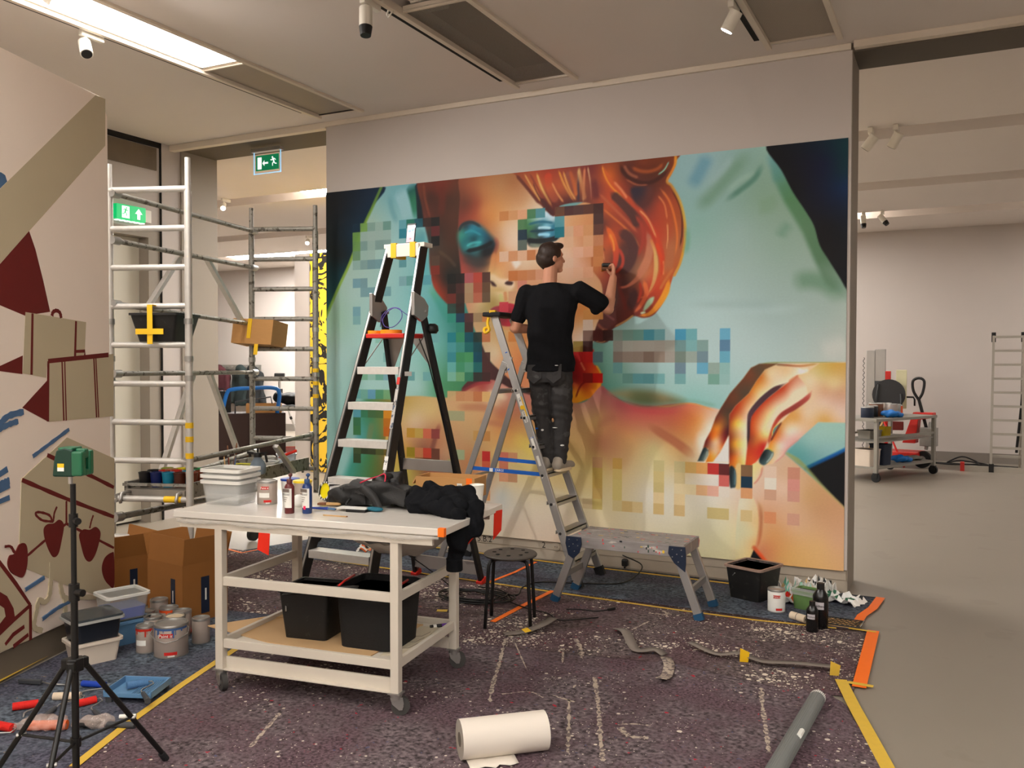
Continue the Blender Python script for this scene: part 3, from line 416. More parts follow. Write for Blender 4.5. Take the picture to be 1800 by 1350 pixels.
    cells([(420,130,(118,150,150)),(500,110,(118,152,152)),(680,100,(115,155,155)),(1340,110,(45,30,25)),(1430,130,(75,40,35)),(1515,85,(165,135,100)),(1605,90,(160,75,55)),(1690,90,(95,65,45)),(1335,200,(110,45,35)),(1430,195,(62,40,32)),(1515,190,(165,130,95)),(1605,190,(175,95,70)),(1700,190,(100,75,55)),(340,340,(115,155,160)),(1335,305,(50,70,60)),(1430,305,(50,35,30)),(340,420,(125,165,160)),(1035,410,(120,170,168)),(1335,410,(50,135,115)),(1425,410,(30,60,80)),(1515,410,(85,45,45)),(1605,400,(155,125,90)),(1690,400,(195,120,65)),(1430,510,(50,125,105)),(1510,500,(45,100,95)),(1560,510,(70,42,38)),(1335,615,(35,125,130)),(1425,615,(60,135,95)),(1515,615,(15,80,90)),(1605,615,(40,55,50)),(1695,615,(195,120,75)),(1175,610,(115,165,160)),(590,640,(140,185,165)),(1335,720,(80,150,150)),(1425,720,(70,140,125)),(1520,720,(30,105,100)),(1620,720,(25,75,80)),(650,800,(135,180,170)),(800,700,(150,185,178)),(1335,825,(60,135,140)),(1425,825,(70,140,90)),(1515,825,(80,150,95)),(1605,825,(20,80,95)),(1335,925,(105,170,160)),(1425,925,(75,145,105)),(1515,925,(95,155,125)),(1605,930,(35,110,105)),(420,1025,(125,170,135)),(500,1025,(150,185,165)),(578,1025,(115,165,140)),(655,1025,(125,165,170)),(910,1025,(110,160,155)),(1070,1030,(115,165,160)),(1335,1030,(130,180,155)),(1425,1030,(120,165,115)),(1515,1030,(60,125,95)),(1605,1030,(55,58,52)),(350,1220,(110,165,160)),(420,1220,(115,165,145)),(500,1225,(100,150,170)),(580,1225,(85,145,105)),(660,1225,(120,165,115)),(1340,1230,(205,165,115)),(1430,1230,(200,140,95)),(1515,1235,(205,145,100)),(1605,1230,(195,120,75)),(1695,1230,(222,175,110)),(1690,830,(84,52,46)),(1690,930,(84,50,46)),(1690,1030,(72,46,42))], C5)
    cells([(340,455,(90,155,165)),(420,450,(60,120,85)),(500,455,(75,105,65)),(575,455,(80,105,60)),(655,455,(190,120,30)),(700,450,(215,140,40)),(1380,480,(165,160,120)),(1440,480,(165,160,120)),(340,545,(60,115,75)),(655,560,(190,110,30)),(340,640,(65,120,70)),(650,640,(195,100,30)),(900,660,(190,140,50)),(985,665,(190,155,75)),(1075,670,(205,105,75)),(1160,665,(140,65,60)),(1600,680,(200,150,84)),(1700,680,(190,130,70)),(340,855,(75,85,50)),(420,845,(55,58,35)),(500,845,(60,62,38)),(580,850,(85,88,45)),(640,850,(110,90,40)),(905,870,(150,125,30)),(990,870,(190,120,75)),(1075,880,(190,65,45)),(1160,880,(105,60,45)),(1440,900,(155,165,125)),(1700,910,(190,50,45)),(340,950,(60,75,45)),(900,970,(175,140,60)),(1080,970,(120,60,40)),(1160,970,(104,66,50)),(1330,980,(165,150,100)),(1590,1210,(200,120,60))], D1)
    cells([(925,530,(195,125,70)),(1015,515,(205,145,95)),(1110,510,(215,155,115)),(1215,505,(70,120,80)),(1310,495,(75,135,140)),(1120,620,(75,120,75)),(1510,585,(85,145,150)),(1120,725,(20,45,60)),(1510,700,(15,110,120)),(1120,835,(85,95,85)),(1020,945,(205,140,95)),(925,955,(215,175,145)),(1115,940,(215,165,130)),(1215,930,(190,115,65)),(1300,930,(214,160,120)),(1030,1160,(190,110,55)),(1115,1150,(195,120,70)),(1215,1150,(195,125,80)),(1310,1150,(208,145,110)),(1115,1250,(200,120,95)),(1510,470,(105,60,40)),(1610,465,(75,38,38)),(1710,460,(80,48,45)),(1790,455,(110,60,45)),(1610,680,(208,165,130)),(1710,680,(214,150,112)),(1610,790,(214,168,132)),(1710,900,(218,165,135)),(1610,1000,(216,175,145))], B)
    cells([(320,620,(95,55,42)),(420,610,(65,35,32)),(420,730,(70,42,40)),(420,850,(95,55,45)),(210,850,(214,150,112)),(310,860,(206,145,96)),(310,960,(212,156,114)),(420,1000,(190,125,85)),(320,1060,(216,155,120)),(420,1100,(190,118,66)),(320,1300,(216,155,118)),(420,1200,(196,124,70)),(210,1300,(218,165,130))], K)
    cells([(1520,655,(130,95,80)),(1620,660,(90,35,28)),(1720,660,(60,25,20)),(1520,760,(60,26,22)),(1440,760,(150,120,50)),(1500,870,(190,25,20)),(1620,880,(110,135,130)),(1620,1100,(200,10,5)),(1500,1100,(140,20,15)),(720,660,(210,130,65)),(820,660,(212,140,80)),(640,360,(196,60,70)),(720,230,(205,150,110)),(810,130,(205,130,105)),(810,240,(205,130,80)),(440,665,(195,120,75)),(1520,530,(216,185,160)),(1480,440,(206,138,70)),(1600,420,(200,130,64)),(1600,300,(206,140,80))], G)
    cells([(510,885,(130,138,122)),(620,885,(114,142,126)),(720,885,(105,145,130)),(835,880,(70,140,150)),(950,880,(110,160,160)),(1175,875,(70,145,170)),(1295,875,(110,165,165)),(1645,870,(105,165,185)),(510,1000,(148,138,124)),(620,1000,(170,160,144)),(725,1000,(168,156,140)),(840,1000,(168,156,140)),(950,1000,(166,152,136)),(1060,1010,(166,158,142)),(1175,990,(115,145,140)),(1295,990,(125,170,165)),(1410,990,(130,155,145)),(1645,990,(90,125,150)),(295,1115,(95,120,120)),(510,1110,(134,112,98)),(620,1110,(150,126,110)),(725,1110,(148,124,107)),(840,1110,(130,102,86)),(950,1110,(150,126,108)),(1060,1110,(165,150,135)),(1175,1110,(120,130,115)),(1295,1110,(158,165,150)),(1410,1110,(115,135,140)),(1645,1110,(105,165,180)),(510,1230,(105,148,142)),(1175,1230,(115,135,145)),(1410,1230,(105,165,185)),(1530,1230,(150,165,150)),(1645,1230,(145,180,170)),(620,1330,(105,145,130)),(725,1330,(95,150,150)),(840,1330,(90,145,145)),(950,1330,(120,170,165)),(1175,1330,(120,165,160)),(1530,1330,(120,160,140)),(1645,1330,(150,182,172))], L)  # some squares beside the painter keep part of the cast shadow in their colour
    cells([(290,130,(190,140,95)),(500,140,(195,150,75)),(940,180,(200,180,125)),(1165,180,(195,175,125)),(1280,190,(205,160,90)),(1395,195,(220,155,85)),(1510,195,(190,45,40)),(1630,205,(95,30,30)),(290,245,(186,150,75)),(500,255,(205,175,105)),(940,290,(205,180,120)),(1165,295,(205,180,130)),(1630,320,(205,95,85)),(290,345,(186,148,75)),(500,370,(205,180,110)),(940,400,(200,175,115)),(1165,410,(220,195,150)),(1280,420,(222,198,152)),(1395,430,(225,170,120)),(1510,435,(225,165,140)),(1630,440,(228,205,185)),(290,450,(186,148,82)),(500,460,(205,180,110)),(940,510,(220,190,140)),(1165,520,(220,190,140)),(170,570,(198,170,126)),(290,580,(186,158,90)),(500,600,(205,180,125)),(605,605,(205,170,110)),(700,610,(215,185,130)),(935,630,(205,170,110)),(1160,645,(205,170,115)),(1510,670,(200,175,115)),(1630,680,(200,175,115))], N)
    cells([(675,215,(125,90,60)),(920,230,(222,190,165)),(1175,240,(200,135,110)),(675,335,(12,45,65)),(920,350,(232,210,190)),(1175,360,(210,140,125)),(675,460,(215,150,100)),(920,475,(205,155,125)),(1175,485,(205,145,125)),(670,700,(210,180,125)),(920,720,(215,140,95)),(1170,740,(205,150,125))], Q)
    cells([(320,125,(190,50,45)),(500,120,(205,110,90)),(590,140,(205,140,100)),(320,230,(200,90,60)),(500,240,(205,120,90)),(220,420,(205,130,60)),(500,360,(215,150,110)),(600,370,(195,140,100)),(330,560,(215,150,90))], E8)
    return 255*(np.clip(CV.img, 0, 255)/255)**1.07
# ---------------------------------------------------------------- materials of the room
m_wall = mat('wall_paint', (196, 187, 181), .85, var=.03, scale=2, bump=.05, bscale=300)
m_ceil = mat('ceiling_paint', (222, 213, 206), .9, var=.03, scale=1.5, bump=.04, bscale=200)
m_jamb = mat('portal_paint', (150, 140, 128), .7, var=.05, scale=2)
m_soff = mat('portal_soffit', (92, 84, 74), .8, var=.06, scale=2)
m_plinth = mat('plinth_paint', (176, 164, 148), .75, var=.1, scale=7)
m_floor = mat('grey_floor_coating', (138, 129, 117), .42, var=.05, scale=1.1, bump=.02, bscale=400, spec=.35, rgb2=(134, 125, 113), thr=(.62, 2.2))
m_trim = mat('ceiling_trim', (222, 210, 194), .6, var=.03)
m_dark = mat('dark_void', (24, 21, 18), .9, var=.2)
m_door = mat('door_paint', (214, 208, 192), .55, var=.03, scale=2)
m_base = mat('baseboard_grey', (128, 120, 112), .6, var=.05)
m_white = mat('white_enamel', (232, 226, 214), .4, var=.03)
m_black = mat('black_plastic', (22, 21, 21), .45, var=.2)
m_alu = mat('aluminium', (186, 184, 182), .38, .85, var=.1, scale=14, stretch=(1, 1, .2))
m_steel = mat('galvanised_steel', (170, 168, 164), .42, .8, var=.16, scale=18)
m_lamp = mat('lit_diffuser', (255, 244, 228), .5, var=.0)
def emitter(name, col, s):
    m = bpy.data.materials.new(name); m.use_nodes = True; b = m.node_tree.nodes['Principled BSDF']; b.inputs['Base Color'].default_value = (.8, .8, .8, 1)
    b.inputs['Emission Color'].default_value = (*col, 1); b.inputs['Emission Strength'].default_value = s; MATS[name] = m; return m
e_key = emitter('light_panel_key', LAMP, KEY); e_fill = emitter('added_fill_panel', LAMP, FILL); e_back = emitter('light_panel_back', LAMP, BACK); e_back2 = emitter('light_panel_back_left', LAMP, BACK*5)
# perforated grille: a fine grid of round holes cut by the material, the sheet itself grey
def grille_mat(name, rgb, hole):
    m = bpy.data.materials.new(name); m.use_nodes = True; N = m.node_tree.nodes; L = m.node_tree.links; b = N['Principled BSDF']; b.inputs['Base Color'].default_value = lin(rgb)+(1,); b.inputs['Roughness'].default_value = .6
    tc = N.new('ShaderNodeTexCoord'); v = N.new('ShaderNodeTexVoronoi'); v.inputs['Scale'].default_value = 90; v.inputs['Randomness'].default_value = 0; L.new(tc.outputs['Object'], v.inputs[0])
    g = N.new('ShaderNodeMath'); g.operation = 'GREATER_THAN'; g.inputs[1].default_value = hole; L.new(v.outputs['Distance'], g.inputs[0]); L.new(g.outputs[0], b.inputs['Alpha']); return m
m_gril = grille_mat('perforated_sheet', (176, 164, 150), .30); m_gril2 = grille_mat('perforated_sheet_dark', (140, 132, 122), .44)
# ---------------------------------------------------------------- room shell
CZ = 4.02
mb = MB(); mb.box(-21, 7, -6.2, 17.3, -.2, 0); struct(mb, 'floor', m_floor)
STR = [(-5.43, -4.94), (-3.34, -2.81), (-1.27, -.78), (.83, 1.32), (2.9, 3.4)]
mb = MB(); xs = [-7.9]+[v for s in STR for v in s]+[7]
for a, b in zip(xs[::2], xs[1::2]): mb.box(a, b, -6.2, 6.70, CZ, CZ+.3)
mb.box(-7.9, 7, 6.70, 6.92, CZ, CZ+.3); mb.box(-7.9, 7, -6.4, -6.2, CZ, CZ+.3)
for a, b in STR: mb.box(a-.02, b+.02, -6.2, 6.72, CZ+.28, CZ+.32)
struct(mb, 'ceiling', m_ceil)
mb = MB(); ys = [7.37, 9.55, 10.0, 12.32, 12.86, 14.75, 15.4, 17.3]
for a, b in zip(ys[::2], ys[1::2]): mb.box(-21, 7, a, b, CZ, CZ+.3)
for a, b in zip(ys[1::2], ys[2::2]): mb.box(-21, 7, a-.02, b+.02, CZ+.2, CZ+.32)
struct(mb, 'ceiling', m_ceil)
# mural wall: core, board cladding standing proud of the plinth
mb = MB(); mb.box(-5.503, -.711, 6.945, 7.36, 0, CZ); wc = struct(mb, 'wall_centre', m_plinth)
mb = MB(); mb.box(-5.505, -.713, 6.921, 6.9455, .165, 3.975); part(mb, 'cladding_board', m_wall, wc, bevel=.003)
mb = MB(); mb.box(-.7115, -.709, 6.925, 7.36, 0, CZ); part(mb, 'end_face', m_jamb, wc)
mb = MB(); mb.box(-5.50, -.72, 6.938, 6.946, .085, .16); part(mb, 'plinth_rail', m_plinth, wc, bevel=.003)
m_ink = mat('marker_ink', (60, 54, 48), .8)
text_part('5.B.2', .075, m_ink, wc, plane_T((-3.76, 6.936, .118), (1, 0, 0), (0, 0, 1))); text_part('2', .075, m_ink, wc, plane_T((-3.18, 6.936, .118), (1, 0, 0), (0, 0, 1)))
mb = MB(); mb.box(-5.51, -.72, 6.90, 6.945, CZ-.045, CZ); struct(mb, 'trim_1', m_trim, bevel=.004)
mb = MB(); mb.box(-.70, 7, 6.86, 6.93, CZ-.05, CZ+.02); struct(mb, 'trim_2', m_trim, bevel=.004)
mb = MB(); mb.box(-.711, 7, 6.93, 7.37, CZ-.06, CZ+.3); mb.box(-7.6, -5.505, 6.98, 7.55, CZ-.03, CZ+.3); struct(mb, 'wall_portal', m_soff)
mb = MB(); mb.box(-7.6, -5.50, 6.90, 6.98, CZ-.06, CZ); struct(mb, 'trim_3', m_trim, bevel=.004)
# left wall with a tall recessed door, dark vent band above, deep portal jamb
mb = MB(); mb.box(-7.9, -7.62, -6.2, 4.5, 0, CZ); mb.box(-7.9, -7.62, 4.5, 6.80, 3.08, CZ); mb.box(-7.9, -7.60, 6.80, 7.05, 0, CZ); wl = struct(mb, 'wall_left', m_wall)
mb = MB(); mb.box(-7.62, -7.605, 5.0, 6.74, 3.72, 3.955); part(mb, 'vent_band', mat('stained_band', (112, 98, 80), .7, var=.25, scale=5), wl)
mb = MB(); mb.box(-7.625, -7.603, 5.0, 6.80, 3.965, CZ); mb.box(-7.62, -7.603, 6.785, 6.80, 0, CZ); part(mb, 'shadow_gap', m_dark, wl)
mb = MB(); mb.box(-7.78, -7.74, 4.5, 6.62, .02, 3.0); struct(mb, 'door_1', m_door, bevel=.004)
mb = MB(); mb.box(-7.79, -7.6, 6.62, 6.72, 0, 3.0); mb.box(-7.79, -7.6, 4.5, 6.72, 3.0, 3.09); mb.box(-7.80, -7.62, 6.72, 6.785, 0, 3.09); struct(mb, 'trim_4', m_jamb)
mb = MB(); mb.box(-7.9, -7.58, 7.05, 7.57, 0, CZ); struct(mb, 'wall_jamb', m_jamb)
# rest of the building
mb = MB(); mb.box(-21, 7, 17.0, 17.3, 0, CZ); struct(mb, 'wall_back', m_wall)
mb = MB(); mb.box(-21, 7, 16.985, 17.0, 0, .17); struct(mb, 'baseboard_back', m_base)
mb = MB(); mb.box(6.8, 7.0, -6.2, 17.0, 0, CZ); struct(mb, 'wall_right', m_wall)
mb = MB(); mb.box(-7.9, 7, -6.4, -6.2, 0, CZ); struct(mb, 'wall_rear', m_wall)
mb = MB(); mb.box(-21.2, -21, 7, 17.3, 0, CZ); mb.box(-21, -7.9, 7.1, 7.3, 0, CZ); struct(mb, 'wall_far', m_wall)
# ceiling strips: rails, light panels, perforated panels
k = 5
for a, b in STR:
    mb = MB()
    for x in (a, b): mb.box(x-.02, x+.02, -6.2, 6.74, CZ-.022, CZ+.03)
    struct(mb, 'trim_%d' % k, m_trim, bevel=.003); k += 1
    mb = MB(); xt = a-.055; mb.box(xt-.018, xt+.018, -6.2, 6.55, CZ-.004, CZ+.006); struct(mb, 'trim_%d' % k, m_dark); k += 1
def light_panel(name, x0, x1, y0, y1, z, em, label, group):
    t = thing(name, label, 'ceiling light', ((x0+x1)/2, (y0+y1)/2, z), 0, group); w, d = (x1-x0)/2, (y1-y0)/2
    mb = MB(); mb.box(-w+.02, w-.02, -d+.02, d-.02, 0, .012); part(mb, 'diffuser', em, t)
    mb = MB()
    for q in ((-w, -w+.02, -d, d), (w-.02, w, -d, d), (-w, w, -d, -d+.02), (-w, w, d-.02, d)): mb.box(*q, -.01, .03)
    part(mb, 'frame', m_trim, t); return t
light_panel('light_panel', -5.41, -4.96, -5.8, 5.25, CZ+.02, e_key, 'long glowing ceiling light panel at the upper left', None)
light_panel('light_panel', -3.32, -2.83, -5.8, 2.4, CZ+.02, e_fill, 'added fill light panel, unseen behind the viewer in the middle strip', None)  # added fill, carried forward out of view to brighten the left panel
light_panel('light_panel', -1.25, -.8, -5.8, .2, CZ+.02, e_fill, 'added fill light panel, unseen behind the viewer in the right strip', None)  # extra unseen panel, fills in light from behind the camera
light_panel('light_panel', -8.1, -3.2, 9.57, 9.98, CZ+.02, e_back2, 'lit ceiling panel glowing beyond the left opening', None)
light_panel('light_panel', -6.5, -1.5, 14.77, 15.38, CZ+.02, e_back, 'lit ceiling panel near the far wall of the back hall', None)
light_panel('light_panel', .85, 1.30, -5.8, 2.0, CZ+.02, e_fill, 'added fill light panel, unseen above the viewer on the right', None)  # added out of view so more light reaches the left painted panel
light_panel('light_panel', 2.92, 3.38, -5.8, 4.5, CZ+.02, e_fill, 'added fill light panel, unseen at the far right of the hall', None)  # unseen panel put in as fill from the right
light_panel('light_panel', 2.0, 5.0, 14.77, 15.38, CZ+.02, e_back, 'added wall-washing light panel, unseen in the right part of the back hall', None)  # added out of view to wash the far wall with light
light_panel('light_panel', -14.6, -10.4, 14.77, 15.38, CZ+.02, e_back2, 'lit ceiling panel at the far left of the back hall', None)
def grille(x0, x1, y0, y1, m, label, tilt=0.):
    t = thing('ceiling_grille', label, 'grille', ((x0+x1)/2, (y0+y1)/2, CZ+.01)); w, d = (x1-x0)/2, (y1-y0)/2
    mb = MB(); mb.box(-w, w, -d, d, 0, .003); part(mb, 'perforated_panel', m, t)
    mb = MB(); mb.box(-w, w, -d, -d+.02, -.012, .03); part(mb, 'edge_frame', m_trim, t); mb = MB(); mb.box(-w, w, d-.02, d, -.012, .03); part(mb, 'edge_frame', m_trim, t); return t
grille(-5.41, -4.96, 5.27, 6.72, m_gril, 'grey perforated ceiling panel beyond the glowing light panel')
grille(-3.32, -2.83, 4.98, 6.68, m_gril2, 'dark perforated ceiling panel with equipment showing through it')
grille(-1.25, -.8, 5.2, 6.68, m_gril, 'pale perforated ceiling panel above the right end of the mural')
t = thing('ventilation_unit', 'pale ventilation unit above the dark perforated ceiling panel', 'ventilation unit', (-3.08, 5.6, CZ+.03))
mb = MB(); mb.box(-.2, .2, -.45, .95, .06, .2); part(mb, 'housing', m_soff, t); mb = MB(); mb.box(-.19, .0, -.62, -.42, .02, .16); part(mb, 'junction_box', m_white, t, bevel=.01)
mb = MB(); mb.path([(-.1, -.55, .1), (-.12, -.7, .0), (-.16, -.85, -.02), (-.2, -.9, .03), (-.22, -.75, .1)], .008); mb.path([(-.28, -.7, .0), (-.30, -.72, -.07), (-.275, -.74, -.1), (-.255, -.72, -.06), (-.25, -.7, .0)], .006); part(mb, 'loose_cable', m_white, t, smooth=True)
mb = MB(); mb.box(-3.34, -2.81, 3.8, 4.95, CZ+.15, CZ+.2); struct(mb, 'ceiling_void', m_dark)
# ---------------------------------------------------------------- mural
EMAP = None
def build_mural():
    img = np.clip(paint_mural(), 0, 255)/255.; a = np.where(img <= .04045, img/12.92, ((img+.055)/1.055)**2.4)
    E = light_on_wall(CV.U, CV.V); alb = np.clip(a/E, 0, .93)
    n = MW*MH; co = np.empty((n+4, 3)); co[:n, 0] = CV.U.ravel(); co[:n, 1] = 6.914; co[:n, 2] = CV.V.ravel()
    j, i = np.mgrid[0:MH-1, 0:MW-1]; q = np.stack([(j+1)*MW+i, (j+1)*MW+i+1, j*MW+i+1, j*MW+i], -1).reshape(-1, 4)
    cs = [0, MW-1, (MH-1)*MW+MW-1, (MH-1)*MW]; co[n:] = co[cs]; co[n:, 1] = 6.921
    sk = [(cs[k], cs[(k+1) % 4], n+(k+1) % 4, n+k) for k in range(4)]; q = np.vstack([q, sk])
    me = bpy.data.meshes.new('mural'); me.vertices.add(n+4); me.vertices.foreach_set('co', (co-np.array([MX0, 6.92, MZ0])).astype(np.float32).ravel())
    me.loops.add(len(q)*4); me.loops.foreach_set('vertex_index', q.astype(np.int32).ravel()); me.polygons.add(len(q))
    me.polygons.foreach_set('loop_start', np.arange(0, len(q)*4, 4, dtype=np.int32))
    at = me.color_attributes.new('paint', 'FLOAT_COLOR', 'POINT'); c = np.ones((n+4, 4), np.float32); c[:n, :3] = alb.reshape(-1, 3); c[n:, :3] = .5; at.data.foreach_set('color', c.ravel())
    me.update(calc_edges=True); me.validate()
    m = bpy.data.materials.new('mural_paint'); m.use_nodes = True; N = m.node_tree.nodes; L = m.node_tree.links; b = N['Principled BSDF']; b.inputs['Roughness'].default_value = .62; b.inputs['Specular IOR Level'].default_value = .25
    va = N.new('ShaderNodeVertexColor'); va.layer_name = 'paint'; nz = N.new('ShaderNodeTexNoise'); nz.inputs['Scale'].default_value = 260; mx = N.new('ShaderNodeMix'); mx.data_type = 'RGBA'; mx.blend_type = 'MULTIPLY'; mx.inputs[0].default_value = .1
    L.new(va.outputs[0], mx.inputs[6]); L.new(nz.outputs[0], mx.inputs[7]); L.new(mx.outputs[2], b.inputs['Base Color']); me.materials.append(m)
    o = bpy.data.objects.new('mural', me); COL.objects.link(o); o.location = (MX0, 6.92, MZ0); WM[o] = Matrix.Translation(o.location)
    tag(o, 'huge unfinished mural of a red-haired woman with pixel squares', 'mural')
def light_on_wall(U, V):
    """warm lamp light reaching the wall, measured on a white board, used to recover the paint colours"""
    x, z = (U+3.12)/2.38, (V-1.75)/1.6; B = np.stack([np.ones_like(x), x, z, x*x, x*z, z*z, x*z*z, z**3, x**3, x*x*z, x*x*z*z, x**4, z**4], -1)
    return .96*2**.1*(B @ np.array([[0.9095, 0.8084, 0.7155], [-0.1595, -0.1556, -0.1449], [0.135, 0.1256, 0.1102], [-0.0798, -0.0707, -0.0662], [-0.0815, -0.0776, -0.0714], [-0.1317, -0.1134, -0.0993], [0.0358, 0.0331, 0.0298], [-0.1061, -0.1083, -0.0987], [0.0844, 0.0841, 0.0802], [-0.1352, -0.1258, -0.1174], [-0.0319, -0.0259, -0.0213], [0.0209, 0.0065, 0.0006], [-0.0292, -0.0348, -0.0363]]))
build_mural()
# ---------------------------------------------------------------- measuring helpers: points on a level or on an upright plane
def on(x, y, z=0.):
    d = _r*((x-900)/FPX)+_u*(-(y-675)/FPX)+_f; t = (z-EYE)/d.z; return Vector((d.x*t, d.y*t, z))
def onY(x, y, Y):
    a, b = wall_xz(x, y, Y); return Vector((a, Y, b))
# ---------------------------------------------------------------- angled panel wall on the left with its flat painting
PA = Vector((-4.49, 2.95, 0)); PD = Vector((-.32, .9474, 0)); PN = Vector((.9474, .32, 0))
def pan(x, y):                                                   # measured point -> (along, up) on the panel
    d = _r*((x-900)/FPX)+_u*(-(y-675)/FPX)+_f; t = PA.dot(PN)/d.dot(PN); p = Vector((d.x*t, d.y*t, EYE+d.z*t)); return (p-PA).dot(PD), p.z
PT = Matrix(((PD.x, 0, PN.x, PA.x), (PD.y, 0, PN.y, PA.y), (0, 1, 0, 0), (0, 0, 0, 1)))   # along, up, out of the wall
def cprism(mb, poly, z0, z1): return mb.prism(poly, z0, z1, PT)
m_panel = mat('panel_paint', (238, 222, 208), .85, var=.03, scale=2, bump=.04, bscale=300)
m_taupe = mat('taupe_paint', (188, 174, 146), .85, var=.04, scale=3); m_blood = mat('dark_red_paint', (104, 22, 18), .8, var=.1, scale=9); m_bluep = mat('blue_paint', (74, 104, 140), .8, var=.2, scale=14)
mb = MB(); cprism(mb, [(-4.2, .165), (.96, .165), (.975, .20), (.975, 3.24), (.90, 3.345), (-4.2, 3.345)], -.26, 0); wp = struct(mb, 'wall_panel', m_panel, bevel=.004)
mb = MB(); cprism(mb, [(-4.2, 0), (.955, 0), (.955, .165), (-4.2, .165)], -.25, -.02); part(mb, 'panel_plinth', mat('panel_plinth_grey', (120, 108, 92), .8, var=.08), wp)
_ly = [0]
def art(name, pts, m, smooth=False, crop=None):
    P = [pan(*cr(p, crop)) for p in pts]; P = [(a, max(b, .168)) for a, b in P]
    if smooth: P = [tuple(q) for q in crom(P, 6, True)]
    _ly[0] += 1; mb = MB(); cprism(mb, P, 0, .0004+.00015*_ly[0]); part(mb, name, m, wp)
def artline(name, pts, w, m, crop=None, smooth=True):
    P = np.array([pan(*cr(p, crop)) for p in pts]); P = crom(P, 5) if smooth and len(P) > 2 else P; _ly[0] += 1; z = .0004+.00015*_ly[0]
    mb = MB(); n = len(P); L_ = []; R_ = []
    for i in range(n):
        d = P[min(i+1, n-1)]-P[max(i-1, 0)]; d = d/np.linalg.norm(d); q = np.array([-d[1], d[0]])*w/2*(1+.15*math.sin(i*2.3)); L_.append(P[i]+q); R_.append(P[i]-q)
    V = [(a[0], a[1], z) for a in L_]+[(a[0], a[1], z) for a in R_]+[(a[0], a[1], -.0005) for a in L_]+[(a[0], a[1], -.0005) for a in R_]; F = [(i+1, i, n+i, n+i+1) for i in range(n-1)]+[(i, i+1, 2*n+i+1, 2*n+i) for i in range(n-1)]+[(n+i+1, n+i, 3*n+i, 3*n+i+1) for i in range(n-1)]
    mb.add(V, F, PT); part(mb, name, m, wp)
K4 = (0, 440, .35556); K7 = (0, 870, .35556)
art('painted_band', [(-60, 391), (168, 167), (185, 174), (185, 256), (-60, 531)], m_taupe)
art('painted_blue_wedge', [(-20, 300), (2, 303), (9, 308), (12.5, 319), (-20, 351)], m_bluep)
art('painted_red_cone', [(-20, 487), (51, 406), (62, 438), (76, 494), (88, 548), (44, 555), (-20, 528)], m_blood)
art('painted_red_tip', [(-40, 590), (112, 520), (110, 612), (-40, 592)], m_blood, crop=K4)
art('painted_suitcase', [(125, 305), (425, 355), (418, 515), (232, 560), (228, 630), (112, 608)], m_taupe, crop=K4)
for p in ([(160, 312), (155, 615)], [(375, 350), (370, 528)], [(372, 500), (418, 498), (418, 522)]): artline('painted_strap', p, .018, m_blood, K4, False)
artline('painted_handle', [(256, 325), (262, 305), (280, 298), (296, 310), (302, 335)], .022, m_blood, K4)
art('painted_red_wedge', [(238, 638), (110, 778), (240, 848)], m_blood, crop=K4)
art('painted_suitcase', [(235, 550), (560, 512), (560, 820), (238, 848)], m_taupe, crop=K4)
for p, w in (([(236, 548), (535, 517)], .026), ([(238, 548), (236, 846)], .016), ([(305, 545), (314, 842)], .012), ([(318, 545), (326, 842)], .01), ([(462, 530), (476, 826)], .012), ([(472, 530), (486, 826)], .01)): artline('painted_strap', p, w, m_blood, K4, False)
for p, w in (([(-10, 866), (40, 820), (115, 798)], .035), ([(-10, 888), (40, 862), (88, 845)], .03), ([(160, 1020), (240, 960), (340, 885)], .022), ([(-10, 1112), (35, 1082)], .03), ([(-10, 1165), (20, 1150), (45, 1140)], .04), ([(-10, 1190), (45, 1160)], .03), ([(-10, 1245), (45, 1222)], .025)): artline('painted_blue_stroke', p, w, m_bluep, K4)
art('painted_crate', [(117, 769), (37, 842), (33, 955), (46, 1000), (120, 1030), (200, 1057), (200, 806)], m_taupe)
for p in ([(230, 1012), (400, 1092), (560, 1172)], [(105, 1135), (330, 1230), (560, 1318)]): artline('painted_crate_line', p, .024, m_blood, K4)
for p in ([(325, 30), (325, 142)], [(325, 142), (225, 220), (132, 300)], [(325, 142), (430, 195), (560, 262)]): artline('painted_vine', p, .016, m_blood, K7)
artline('painted_leaf', [(258, 132), (205, 125), (172, 95), (190, 85), (240, 100), (258, 132), (265, 90), (278, 58)], .014, m_blood, K7); artline('painted_stalk', [(440, 165), (448, 130), (458, 100)], .013, m_blood, K7); artline('painted_stalk', [(20, 255), (50, 255), (70, 285)], .013, m_blood, K7)
for c in (([(262, 140), (290, 122), (312, 150), (300, 230), (285, 290), (262, 308), (240, 280), (218, 220), (212, 170), (230, 145)]), ([(440, 172), (470, 158), (493, 185), (485, 240), (465, 300), (440, 330), (415, 310), (395, 240), (388, 195), (410, 170)]), ([(70, 290), (92, 245), (120, 240), (132, 275), (130, 350), (110, 405), (80, 400), (50, 380), (35, 340), (45, 300)]), ([(548, 285), (515, 310), (500, 360), (510, 410), (535, 445), (560, 450), (560, 300)])): art('painted_strawberry', c, m_blood, True, K7)
art('painted_chest', [(-20, 310), (140, 540), (143, 716), (-20, 785)], m_taupe, crop=K7)
art('painted_red_arch', [(-20, 470), (30, 500), (62, 560), (70, 610), (-20, 700)], m_blood, crop=K7); art('painted_arch_gap', [(-20, 535), (15, 560), (22, 600), (-20, 655)], m_taupe, crop=K7)
for p in ([(-10, 330), (70, 435), (145, 545)], [(145, 545), (146, 718)], [(145, 545), (60, 620), (-10, 690)], [(135, 690), (60, 750)], [(115, 650), (60, 690), (20, 740)]): artline('painted_chest_line', p, .022, m_blood, K7, False)
